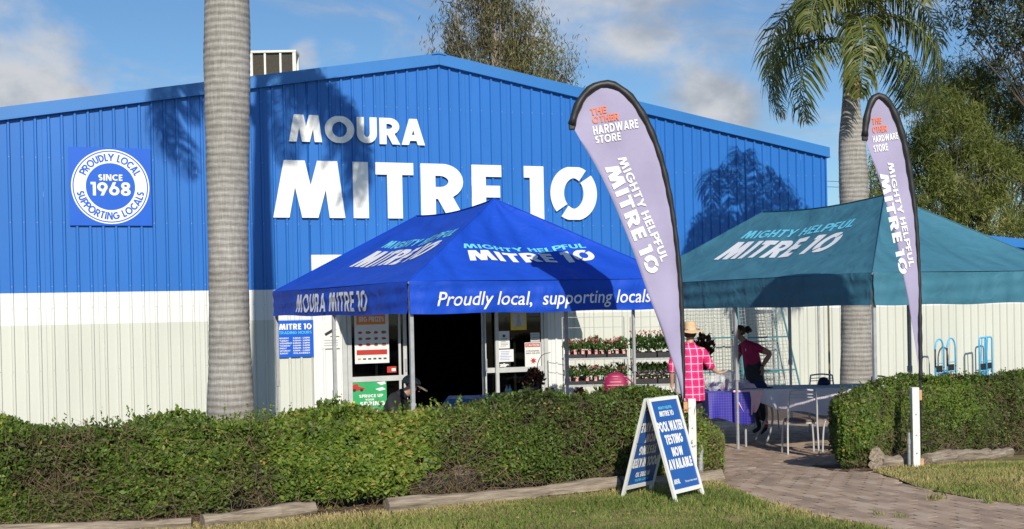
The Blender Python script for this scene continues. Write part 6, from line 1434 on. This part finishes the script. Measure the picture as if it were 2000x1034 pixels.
def drape(name, label, x0, x1, y0, y1, h, drops, mat, seed, cat='tablecloth', rx=.05):
    R = random.Random(seed); ph = [R.uniform(0, 6) for _ in range(6)]; cx_, cy_ = (x0+x1)/2, (y0+y1)/2; mb = MB(); n = 150; W_, D_ = x1-x0, y1-y0
    per = []; 
    for i in range(n):
        t = i/n*2*(W_+D_)
        if t < W_: p = (x0+t, y0); nn_ = (0, -1)
        elif t < W_+D_: p = (x1, y0+t-W_); nn_ = (1, 0)
        elif t < 2*W_+D_: p = (x1-(t-W_-D_), y1); nn_ = (0, 1)
        else: p = (x0, y1-(t-2*W_-D_)); nn_ = (-1, 0)
        per.append((p, nn_, t))
    rings = []
    for s in [0, .03]+[.1+.9*k/9 for k in range(10)]:
        ring_ = []
        for p, nn_, t in per:
            dr = drops(p[0]-cx_, p[1]-cy_); o_ = .012+s*(.03+.035*math.sin(t*9+ph[0])+.02*math.sin(t*23+ph[1])); ring_.append((p[0]-cx_+nn_[0]*o_, p[1]-cy_+nn_[1]*o_, h+.004-dr*s))
        rings.append(ring_)
    mb.loft(rings, cap=False); mb.f.append(tuple(range(n-1, -1, -1))); ob = mb.build(name, mat, fix=False, smooth=False); smooth_angle(ob, 55); ob.location = (cx_, cy_, 0); return tag(ob, label, cat)
drape('tablecloth', 'lilac white cloth sagging in a curve over the long table', x0-.02, x1+.02, y0-.03, y1+.03, hT, lambda x, y: .16+.20*math.sin(PI*min(1, max(0, (x+.85)/1.9)))+.02*math.sin(x*9), m_cloth1, 2)
# pink bundle hanging at the left corner of that table
def cloth_heap(name, label, mat, px, py, Y, w_, d_, h_, seed, cat='cloth'):
    q = at(px, py, Y); R = np.random.RandomState(seed); mb = MB(); n = 26; ph = R.uniform(0, 6, 6)
    def f(u, v):
        x = (u-.5)*w_; y = (v-.5)*d_; e = max(0, 1-(2*abs(u-.5))**3)*max(0, 1-(2*abs(v-.5))**3); return (x*(1+.1*math.sin(7*v+ph[0])), y, h_*e*(.55+.25*math.sin(x*22+ph[1]+y*9)+.2*math.sin(y*31+ph[2]-x*13)))
    mb.grid(f, n, n); ob = mb.build(name, mat, smooth=True, fix=False); ob.location = (q.x, q.y, hT+.012); md = ob.modifiers.new('s', 'SOLIDIFY'); md.thickness = .004; return tag(ob, label, cat)
cloth_heap('folded_cloth', 'crumpled pale pink cloth heaped at the left end of the long table', m_pinkcloth, 1466, 768, 17.55, .34, .26, .13, 4)
hc = at(1468, 795, 17.16); mb = MB()
def hang(u, v):
    wdt_ = .20*(1-.72*v)+.03; x = (u-.5)*wdt_*2+.02*v; return (x, -.03*math.sin(u*19+v*3)*v-.02-.04*v, -.02-.36*v*(1-.3*abs(u-.45)*v)+.0)
hb_ = MB().grid(hang, 26, 16).build('hanging_cloth', m_pinkcloth, smooth=True, fix=False); hb_.location = (hc.x-.06, 17.12, hT+.03); hb_.modifiers.new('s', 'SOLIDIFY').thickness = .003; tag(hb_, 'pale pink cloth knotted and hanging off the left table corner', 'cloth')
def cap_(label, px, py, Y, z, rz, mat=None):
    q = at(px, py, Y); r = thing('cap', label, 'cap', (q.x, q.y, z), rz); rings = [[(.10*math.cos(k/6*PI/2)*math.cos(2*PI*j/18)*1.1, .09*math.cos(k/6*PI/2)*math.sin(2*PI*j/18), .11*math.sin(k/6*PI/2)) for j in range(18)] for k in range(7)]
    MB().loft(rings).build('crown', m_capd, r, smooth=True); ob = MB().grid(lambda u, v: (.09+.09*v, (u-.5)*.17*(1-.35*v*v), .008-.02*(2*u-1)**2), 8, 5).build('brim', m_capd, r, smooth=True); ob.modifiers.new('s', 'SOLIDIFY').thickness = .004; return r
cap_('navy cap lying on the table beside the pink cloth', 1484, 768, 17.5, hT+.012, .1); cap_('navy cap standing up at the back of the table, nearer the palm', 1609, 762, 17.9, hT+.012, PI/2)
# table under the violet cloth
vx0, vx1 = at(1378, 770, 17.3).x, at(1457, 770, 17.3).x
table('table', 'smaller table under the violet blue cloth beside the straw hat person', vx0+.02, vx1-.02, 17.1, 17.8, .78)
drape('tablecloth', 'violet blue checked cloth hanging low beside the plaid shirt', vx0, vx1, 17.08, 17.82, .78, lambda x, y: .40+.05*math.sin(x*8), m_bluecloth, 7)
def bagmat():
    m, N, L, b = nodes('clear plastic bag'); b.inputs['Base Color'].default_value = (.75, .78, .8, 1); b.inputs['Roughness'].default_value = .12; tr = N.new('ShaderNodeBsdfTransparent'); mx = N.new('ShaderNodeMixShader'); mx.inputs[0].default_value = .42
    L.new(tr.outputs[0], mx.inputs[1]); L.new(b.outputs[0], mx.inputs[2]); L.new(mx.outputs[0], N['Material Output'].inputs[0]); return m
m_bag = bagmat(); m_petal = pm('pink goods', (.62, .20, .28), .6, .3, 20); m_goods = pm('lilac goods', (.45, .30, .42), .6, .3, 20)
for lab, px, sx, mt, sd_ in (('clear plastic bag with lilac goods left on the violet cloth', 1392, .85, m_goods, 1), ('biggest clear plastic bag with pink goods on the violet cloth', 1419, 1.15, m_petal, 2), ('small clear bag leaning at the right end of violet cloth', 1444, .7, m_petal, 3)):
    q = at(px, 765, 17.4); R = np.random.RandomState(sd_); r = thing('plastic_bag', lab, 'bag', (q.x, q.y, .787))
    ph = R.uniform(0, 6, 8); rings = []
    for i in range(12):
        t = i/11; rr = .115*sx*(math.sin(PI*min(1, t*.82+.12))**.7)*(1 if t < .9 else 1.3); rings.append([(rr*math.cos(2*PI*j/30)*(1+.16*math.sin(5*2*PI*j/30+ph[0]+t*5)+.08*math.sin(11*2*PI*j/30+ph[1]-t*9)), rr*.8*math.sin(2*PI*j/30)*(1+.14*math.sin(4*2*PI*j/30+ph[2]+t*4)), t*.26*sx) for j in range(30)])
    MB().loft(rings).build('film', m_bag, r)
    mb = MB()
    for k in range(9):
        a_ = R.uniform(0, 6.28); rr = R.uniform(0, .05)*sx; s_ = .032*sx; cx_, cy_, cz_2 = math.cos(a_)*rr, math.sin(a_)*rr, .04+R.uniform(0, .09)*sx
        mb.loft([[(cx_+s_*math.cos(q_)*math.cos(2*PI*j/8), cy_+s_*math.cos(q_)*math.sin(2*PI*j/8), cz_2+s_*math.sin(q_)) for j in range(8)] for q_ in (-1.4, -.7, 0, .7, 1.4)])
    mb.build('goods', mt, r, smooth=True)

# ------------------------------------------------------------------ small table by the door
m_tabblue = pm('blue plastic table cover', (.02, .12, .34), .6, .08, 5); m_purple = pm('purple card', (.14, .04, .16), .6, .1); m_tealp = pm('turquoise print', (.04, .36, .50), .5, .05); m_limep = pm('lime print', (.50, .62, .20), .5, .05)
sx0, sx1 = at(876, 778, 17.4).x, at(1090, 778, 17.4).x; zt_ = at(900, 777, 17.2).z
table('table', 'display table with blue cover in front of the dark doorway', sx0, sx1, 17.2, 17.8, zt_-.02)
drape('table_cover', 'blue cover on the display table before the doorway', sx0-.01, at(968, 778, 17.4).x, 17.18, 17.82, zt_-.02, lambda x, y: .10+.01*math.sin(x*9), m_tabblue, 12, 'table cover')
def item_box(name, label, cat, px0, px1, pyt, mat, Y=17.4, dep=.14, z0=None, ty=None):
    a_, b_ = at(px0, 775, Y).x, at(px1, 775, Y).x; z1 = at((px0+px1)/2, pyt, Y).z; z0 = zt_+.0 if z0 is None else z0; cx_ = (a_+b_)/2
    r = thing(name, label, cat, (cx_, Y, z0)); MB().box(a_-cx_, b_-cx_, 0, dep, 0, z1-z0, bev=.004).build('body', mat, r); return r, a_-cx_, b_-cx_, z1-z0
r, a_, b_, h_ = item_box('storage_box', 'low black box on the display table right of the blue cover', 'box', 968, 992, 771, m_black); MB().box(a_-.006, b_+.006, -.006, .146, h_+.001, h_+.018, bev=.003).build('lid', m_purple, r)
r, a_, b_, h_ = item_box('leaflet_stack', 'small yellow leaflets left of the turquoise brochures', 'leaflets', 1001, 1011, 771, m_yellow, dep=.05); MB().box(a_+.006, b_-.006, -.003, -.0005, .01, h_-.02).build('cover', m_orange, r)
r, a_, b_, h_ = item_box('brochure_holder', 'upright turquoise and lime brochures on the display table', 'brochures', 1014, 1032, 761, m_tealp, dep=.06); MB().box(a_+.004, b_-.004, -.003, -.0005, h_*.72, h_-.004).build('heading', m_limep, r); MB().box(a_+.01, b_-.01, -.003, -.0005, h_*.2, h_*.42).build('picture', m_signwhite, r)
r, a_, b_, h_ = item_box('gift_box', 'plain purple box at the right end of the display table', 'box', 1066, 1082, 758, m_purple, dep=.12); MB().box((a_+b_)/2-.012, (a_+b_)/2+.012, -.003, -.0005, .0, h_).build('ribbon', m_pinkpolo, r)
for k, (px, c_) in enumerate(((990, m_greysteel), (996, m_lblue))):
    q = at(px, 775, 17.35); r = thing('bottle', ('clear grey bottle between the black box and the leaflets' if k == 0 else 'pale blue bottle just left of the yellow leaflets'), 'bottle', (q.x, q.y, zt_)); MB().lathe([(.022, 0), (.024, .01), (.024, .09), (.010, .12), (.010, .14)], 12).build('body', c_, r, smooth=True); MB().lathe([(.012, .14), (.012, .158)], 10).build('cap', m_black, r)
# flowering plant helper
m_fleaf = leafmat('potted plant leaf', [(0, (.02, .04, .012)), (.5, (.05, .11, .02)), (1, (.12, .20, .04))], .4, .2)
def petalmat(name, c): return leafmat(name, [(0, tuple(k*.7 for k in c)), (1, tuple(min(1, k*1.15) for k in c))], .6, .3)
m_pp = petalmat('pink petals', (.72, .20, .22)); m_rp = petalmat('red petals', (.60, .03, .04)); m_op = petalmat('orange petals', (.80, .18, .03)); m_mv = petalmat('mauve petals', (.38, .20, .42)); m_maroon = leafmat('bronze leaf', [(0, (.03, .012, .012)), (.6, (.08, .03, .025)), (1, (.17, .10, .06))], .5, .2)
m_tag = pm('plant tag', (.66, .45, .42), .5, .2, 20, col2=(.72, .10, .08)); m_pot = pm('black plastic pot', (.02, .02, .02), .5, .1)
def plant_meshes(seed, leafm, petm, hgt, rad, nl, nf, ll=.05):
    R = np.random.RandomState(seed); P_ = unit(R.normal(size=(nl, 3)))*(R.uniform(.2, 1, (nl, 1))**.6)*[rad, rad, hgt*.5]+[0, 0, hgt*.5]; d = P_-[0, 0, 0]; d = d+R.normal(0, .05, d.shape); nr = R.normal(0, .6, (nl, 3))+[0, -.3, 1]
    v_, f_ = leafquads(P_, d, nr, R.uniform(.6, 1.2, nl)*ll, R.uniform(.5, .8, nl)*ll*.8); fol = npmesh('foliage', v_, f_, leafm, R.uniform(size=nl))
    c_ = R.normal(0, rad*.55, (nf, 3))*[1, 1, 0]+[0, 0, hgt]; c_[:, 2] += R.uniform(-.02, .06, nf); k = 5; C2 = np.repeat(c_, k, 0)+R.normal(0, .008, (nf*k, 3)); dd = R.normal(0, 1, (nf*k, 3)); dd[:, 2] = abs(dd[:, 2])
    v2, f2 = leafquads(C2, dd, R.normal(0, 1, (nf*k, 3)), R.uniform(.018, .034, nf*k), R.uniform(.012, .02, nf*k)); fl = npmesh('flowers', v2, f2, petm, R.uniform(size=nf*k)); return fol, fl
POT = MB().lathe([(.042, 0), (.058, .10), (.062, .10), (.062, .115), (.055, .115), (.055, .10), (.001, .10)], 14).mesh('pot', m_pot); TAG = MB().box(-.022, .022, -.002, .002, 0, .075).mesh('plant_tag', m_tag)
KM = {k: plant_meshes(i+40, *a_) for i, (k, a_) in enumerate({'pink': (m_fleaf, m_pp, .15, .085, 90, 9), 'red': (m_fleaf, m_rp, .15, .085, 100, 9), 'mauve': (m_fleaf, m_mv, .10, .075, 80, 12, .035), 'green': (m_fleaf, m_pp, .14, .085, 110, 2), 'back': (m_fleaf, m_rp, .20, .12, 170, 2, .06), 'bushy': (m_fleaf, m_rp, .30, .15, 260, 16, .07), 'dark': (m_maroon, m_rp, .36, .15, 260, 4, .09)}.items())}
def potted(kind, label, group, x, y, z, rz=None, s=1.0, tag_on=True):
    r = thing('potted_plant', label, 'plant', (x, y, z), group=group); r.scale = (s,)*3
    link('pot', POT, r); fo, fl = KM[kind]; k = .6 if kind in ('bushy', 'dark') else 1
    a_ = link('foliage', fo, r, (0, 0, .10)); a_['kind'] = 'stuff'; a_.rotation_euler = (0, 0, rz or random.uniform(0, 6)); b_ = link('flowers', fl, r, (0, 0, .10)); b_.rotation_euler = a_.rotation_euler; b_['kind'] = 'stuff'
    if tag_on: t_ = link('plant_tag', TAG, r, (0, -.064, .055)); t_.rotation_euler = (-.12, random.uniform(-.1, .1), random.uniform(-.3, .3))
    return r
# arrangement on the display table
q = at(1044, 770, 17.5); r = thing('potted_plant', 'bronze leaved plant with orange flowers and long arching stalk by door', 'plant', (q.x, q.y, zt_))
MB().lathe([(.05, 0), (.065, .10), (.068, .11), (.06, .10), (.001, .10)], 14).build('pot', m_purple, r, smooth=True)
fo, fl = plant_meshes(77, m_maroon, m_op, .30, .15, 260, 5, .085); a_ = link('foliage', fo, r, (0, 0, .08)); a_['kind'] = 'stuff'
R = np.random.RandomState(9); C2 = np.array([[-.03, -.08, .26]]*14+[[.02, -.09, .33]]*14+[[-.07, -.07, .19]]*8)+R.normal(0, .022, (36, 3)); v2, f2 = leafquads(C2, R.normal(0, 1, (36, 3)), R.normal(0, .5, (36, 3))+[0, -1, 0], R.uniform(.03, .055, 36), R.uniform(.02, .035, 36)); link('flowers', npmesh('flowers', v2, f2, m_op, R.uniform(size=36)), r)
MB().tube(catmull([(.02, 0, .1), (.05, 0, .42), (.12, 0, .56), (.24, 0, .60)], 6), [.006]*10+[.005]*9, 6).build('stalk', m_boot, r, smooth=True)

# ------------------------------------------------------------------ plant racks
def rack(label, px0, px1, Yc, shelves, hoops, dep=.42):
    x0, x1 = at(px0, 700, Yc).x, at(px1, 700, Yc).x; cx_ = (x0+x1)/2; h = (x1-x0)/2; r = thing('plant_rack', label, 'rack', (cx_, Yc, 0), .06); gz = -GB; zs = []
    for py in shelves:
        z = at((px0+px1)/2, py, Yc).z; zs.append(z); mb = MB(); mb.box(-h, h, -.012, .0, z-.045, z); mb.box(-h, h, dep, dep+.012, z-.045, z)
        n = 10
        for k in range(n): mb.box(-h, h, dep*(k+.5)/n-.010, dep*(k+.5)/n+.010, z-.012, z-.004)
        mb.build('shelf', m_galv, r)
    top_ = zs[0]+.02
    for sx in (-1, 1):
        for yy in (.02, dep-.02): MB().rod((sx*(h-.02), yy, gz+.06), (sx*(h-.02), yy, top_ if yy < .1 else at(px0, hoops, Yc).z), .012, 6).build('post', m_galv, r)
        for yy in (.03, dep-.03):
            w_ = MB(); w_.tube([(sx*(h-.05)-.012, yy, gz+.04), (sx*(h-.05)+.012, yy, gz+.04)], .04, 12); w_.build('wheel', m_black, r)
    zh = at(px0, hoops, Yc).z; mb = MB(); mb.rod((-h+.02, dep-.02, zh), (h-.02, dep-.02, zh), .007, 6); mb.rod((-h+.02, dep-.02, zh-.22), (h-.02, dep-.02, zh-.22), .006, 6); mb.build('back_rail', m_galv, r)
    return r, x0, x1, zs, dep
YR = 25.3
r1, xa, xb, zs1, dp_ = rack('left galvanised plant rack with pink cyclamen pots near the door', 1101, 1228, YR, (699, 751, 800), 621)
ORD = ('leftmost', 'second', 'third', 'fourth', 'fifth', 'sixth', 'seventh', 'eighth', 'ninth')
od = lambda k: ORD[k]+(' from left' if k else '')
n = 9
for k in range(n):
    kd = ('red', 'green', 'green', 'pink', 'pink', 'green', 'pink', 'pink', 'green')[k]
    potted(kd, {'pink': 'pink flowered tagged pot, %s on upper left rack shelf', 'red': 'red flowered tagged pot, %s on upper left rack shelf', 'green': 'leafy tagged pot, %s on upper left rack shelf'}[kd] % od(k), 'pots on the upper shelf of the left rack', xa+.09+(xb-xa-.18)*k/(n-1)+random.uniform(-.02, .02), YR+.10+.05*(k % 2), zs1[0]+.001, s=random.uniform(1.1, 1.4))
for k in range(7): potted('green' if k % 3 else 'pink', 'small tagged pot, %s on lower left rack shelf' % od(k), 'pots on the lower shelf of the left rack', xa+.09+(xb-xa-.2)*k/6+random.uniform(-.02, .02), YR+.10, zs1[1]+.001, s=random.uniform(1.05, 1.35))
for k in range(10): potted('back', 'untagged back row pot, %s on %s left rack shelf' % (od(k//2), 'upper' if k % 2 else 'lower'), 'back row pots of the left rack', xa+.14+(xb-xa-.28)*(k//2)/4, YR+.29, zs1[0 if k % 2 else 1]+.001, s=random.uniform(1.25, 1.55), tag_on=False)
r2, xa2, xb2, zs2, dp_ = rack('right galvanised plant rack partly behind the nearer banner', 1236, 1330, YR+.5, (699, 750, 800), 620)
for k in range(4): potted('bushy', 'bushy red flowered pot, %s on top shelf of the right rack' % od(k), 'bushy pots on the right rack', xa2+.12+(xb2-xa2-.2)*k/3.6, YR+.65, zs2[0]-.003, s=1.25, tag_on=False)
for k in range(5): potted('mauve', 'mauve flowered pot, %s on lower right rack shelf' % od(k), 'mauve pots on the right rack', xa2+.10+(xb2-xa2-.2)*k/4.4, YR+.62, zs2[1]-.003, s=1.1)
def tray(label, x0, x1, y0, y1, z, h=.075):
    r = thing('plant_tray', label, 'tray', ((x0+x1)/2, (y0+y1)/2, z), .06); a_, b_ = (x1-x0)/2, (y1-y0)/2
    MB().box(-a_, a_, -b_, -b_+.006, 0, h).box(-a_, a_, b_-.006, b_, 0, h).box(-a_, -a_+.006, -b_, b_, 0, h).box(a_-.006, a_, -b_, b_, 0, h).build('rim', m_black, r); MB().box(-a_, a_, -b_, b_, .0, .006).build('base', m_black, r)
for zi, nm in ((0, 'upper'), (1, 'lower')):
    for k in range(3):
        a_ = xa+.03+(xb-xa-.06)*k/3; tray('black tray, %s on the %s shelf of the left rack' % (('left', 'middle', 'right')[k], nm), a_+.01, a_+(xb-xa-.06)/3-.01, YR+.03, YR+.40, zs1[zi]+.001)
    for k in range(2):
        a_ = xa2+.03+(xb2-xa2-.06)*k/2; tray('black tray, %s half of the %s shelf of the right rack' % (('left', 'right')[k], nm), a_+.01, a_+(xb2-xa2-.06)/2-.01, YR+.53, YR+.90, zs2[zi]+.001, .11)
for k in range(6): potted('dark' if k % 2 else 'back', 'shaded bottom shelf pot, %s on the left rack' % od(k), 'bottom shelf pots of the left rack', xa+.13+(xb-xa-.26)*k/5, YR+.2, zs1[2]+.001, s=1.0, tag_on=False)
for k in range(5): potted('back', 'leafy back row pot, %s on the right rack' % od(k), 'back row pots of the right rack', xa2+.14+(xb2-xa2-.28)*k/4, YR+.80, zs2[1]+.001, s=1.5, tag_on=False)
q = at(1375, 700, 20.5); st_r = thing('plant_stand', 'thin dark stand holding the dark leaved plant behind the hat', 'plant stand', (q.x, 20.5, 0)); zt2 = at(1375, 722, 20.5).z
MB().lathe([(.12, zt2-.012), (.12, zt2)], 18).build('top', m_greysteel, st_r)
for a_ in (0, 2.09, 4.19): MB().rod((.09*math.cos(a_), .09*math.sin(a_), zt2-.012), (.15*math.cos(a_), .15*math.sin(a_), 0), .009, 6).build('leg', m_greysteel, st_r)
potted('dark', 'dark leaved potted plant right of the straw hat', 'dark plant', q.x, 20.5, zt2, s=1.3, tag_on=False)

# ------------------------------------------------------------------ welded mesh display panels against the wall
m_tealst = pm('teal painted steel', (.045, .20, .24), .45, .1, 8)
def mesh_panel(label, px0, px1, pyt, off, lean, slant=0.0):
    a0, _ = wall_at(px0, 700, off); a1, _ = wall_at(px1, 700, off); zt = wall_at((px0+px1)/2, pyt, off)[1]; w_ = a1-a0; p = wall_world(a0, 0, off)
    r = thing('mesh_panel', label, 'mesh panel', (p.x, p.y, -GB), TH); zt += GB; ly = lambda z: lean*z
    T_ = lambda x, z: (x+slant*(1-z/zt)*(x/w_), ly(z), z)
    for x in (0, w_): MB().tube([T_(x, .02), T_(x, zt)], .022, 8).build('upright', m_tealst, r)
    for z in (.05, zt*.30, zt*.63, zt): MB().tube([T_(0, z), T_(w_, z)], .016, 8).build('crossbar', m_tealst, r)
    wm = MB(); s = .085; n = int(w_/s); m_ = int(zt/s)
    for i in range(1, n+1): wm.tube([T_(w_*i/(n+1), .05), T_(w_*i/(n+1), zt)], .0045, 4, cap=False)
    for j in range(1, m_+1): wm.tube([T_(0, zt*j/(m_+1)), T_(w_, zt*j/(m_+1))], .0045, 4, cap=False)
    o_ = wm.build('wire_mesh', m_galv, r); o_['kind'] = 'stuff'; return r
mesh_panel('left wire mesh panel leaning on the wall behind the people', 1338, 1452, 585, .55, .10)
mesh_panel('right wire mesh panel with slanting teal edge beneath the teal tent', 1455, 1538, 585, .75, .12, slant=.42)
mesh_panel('second mesh panel layered close behind the right one', 1440, 1522, 600, .35, .05)

# ------------------------------------------------------------------ hand trolleys
m_cyan = pm('sky blue trolley paint', (.06, .44, .74), .35, .06, 6)
def trolley(label, px, rz, square, grips, off=.55):
    a_, _ = wall_at(px, 700, off); p = wall_world(a_, 0, off); r = thing('hand_trolley', label, 'trolley', (p.x, p.y, -GB), TH+rz, group='blue hand trolleys against the cream wall'); h = 1.32; w_ = .15 if not square else .14
    if square: path = [(-w_, 0, .12), (-w_, .0, h-.07), (-w_+.015, 0, h-.02), (-w_+.05, 0, h), (w_-.05, 0, h), (w_-.015, 0, h-.02), (w_, 0, h-.07), (w_, 0, .12)]
    else: path = [(-w_-.03, 0, .12), (-w_-.02, 0, h-.22)]+[(-(w_+.0)*math.cos(t)*1.05, 0, h-.20+.20*math.sin(t)) for t in [PI*k/12 for k in range(1, 12)]]+[(w_+.02, 0, h-.22), (w_+.03, 0, .12)]
    MB().tube(path, .021, 10).build('frame', m_cyan, r, smooth=True)
    for z in (.25, .48, .72): MB().tube(catmull([(-w_, 0, z), (0, -.02, z), (w_, 0, z)], 5), .011, 8).build('crossbar', m_cyan, r, smooth=True)
    if square: MB().tube(catmull([(0, 0, .25), (.0, .03, .6), (.03, .07, .85), (.0, .02, h)], 5), .013, 8).build('curved_bar', m_cyan, r, smooth=True)
    for sx in (-1, 1):
        x_ = sx*(w_+.025 if not square else w_)
        if grips: MB().tube([(x_, 0, .60), (x_*.985, 0, h-.24)], .021, 10).build('grip', m_black, r, smooth=True)
        wh = MB().tube([(sx*(w_+.06)-.022, .07, .115), (sx*(w_+.06)+.022, .07, .115)], .115, 18).build('wheel', m_black, r); MB().tube([(sx*(w_+.06)-.025, .07, .115), (sx*(w_+.06)+.025, .07, .115)], .06, 12).build('rim', m_cyan, wh)
        MB().rod((x_, 0, .14), (sx*(w_+.03), .07, .115), .012, 6).build('bracket', m_cyan, r)
    MB().rod((-w_-.06, .07, .115), (w_+.06, .07, .115), .010, 8).build('axle', m_greysteel, r); MB().box(-w_-.04, w_+.04, -.20, .0, .055, .063).build('toe_plate', m_cyan, r); MB().box(-w_+.02, w_-.02, .004, .03, .5, .66, bev=.005).build('label_plate', m_black, r)
    return r
trolley('leftmost arched blue trolley with black grips', 1835, .25, False, True, .75); trolley('arched blue trolley tucked behind the leftmost one', 1858, .25, False, True, .40)
trolley('square topped blue trolley in front of the right pair', 1920, .2, True, False, .70); trolley('square topped blue trolley nested behind its twin', 1931, .2, True, False, .42)

# ------------------------------------------------------------------ magenta backpack on a chair
q = at(1203, 760, 17.6); bz = at(1203, 772, 17.6).z; zt3 = at(1203, 728, 17.6).z
stl = thing('stool', 'plain dark stool under the magenta backpack behind the hedge', 'stool', (q.x, 17.6, 0)); MB().box(-.2, .2, -.16, .16, bz-.03, bz, bev=.006).build('seat', m_black, stl)
for sx in (-1, 1):
    for sy in (-1, 1): MB().rod((sx*.17, sy*.13, bz-.03), (sx*.2, sy*.15, 0), .013, 6).build('leg', m_greysteel, stl)
bp_ = thing('backpack', 'magenta backpack with pale piping lines standing behind the hedge', 'backpack', (q.x, 17.6, bz), -.1); m_bp = pm('magenta nylon', (.30, .010, .075), .6, .15, 12); m_bp2 = pm('pale pink piping', (.75, .30, .35), .6, .05); hh_ = zt3-bz
def bpx(w0, d0, z): return [(w0*math.copysign(abs(math.cos(2*PI*j/28))**.75, math.cos(2*PI*j/28)), d0*math.copysign(abs(math.sin(2*PI*j/28))**.75, math.sin(2*PI*j/28)), z) for j in range(28)]
MB().loft([bpx(.15, .11, 0), bpx(.175, .13, hh_*.12), bpx(.18, .13, hh_*.45), bpx(.165, .115, hh_*.70), bpx(.125, .085, hh_*.90), bpx(.05, .04, hh_)]).build('bag_body', m_bp, bp_, smooth=True)
MB().loft([bpx(.152, .112, -.002), bpx(.178, .133, hh_*.12), bpx(.181, .134, hh_*.20)], cap=False).build('base_panel', m_capd, bp_, smooth=True)
for k, (z, w0) in enumerate(((.42, .183), (.56, .178), (.68, .170), (.80, .148))): MB().tube([(w0*math.cos(t), -(.135-.02*k*.8)*math.sin(t), hh_*(z+.04*math.sin(t))) for t in [PI*(.08+.84*i/14) for i in range(15)]], .010, 5).build('piping', m_bp2, bp_, smooth=True)
MB().tube(catmull([(.17, .05, hh_*.2), (.24, .02, hh_*.5), (.10, .06, hh_*.9)], 6), .012, 6).build('strap', m_bp, bp_, smooth=True)
# chair for the seated man
q = at(776, 800, 14.3); c = copytree(ch0); c.location = (q.x-.02, 14.3, .0); c.rotation_euler = (0, 0, -PI/2); c['label'] = 'grey chair under the seated man at the blue tent'
# loose stalks standing out of the hedges
R = random.Random(12);
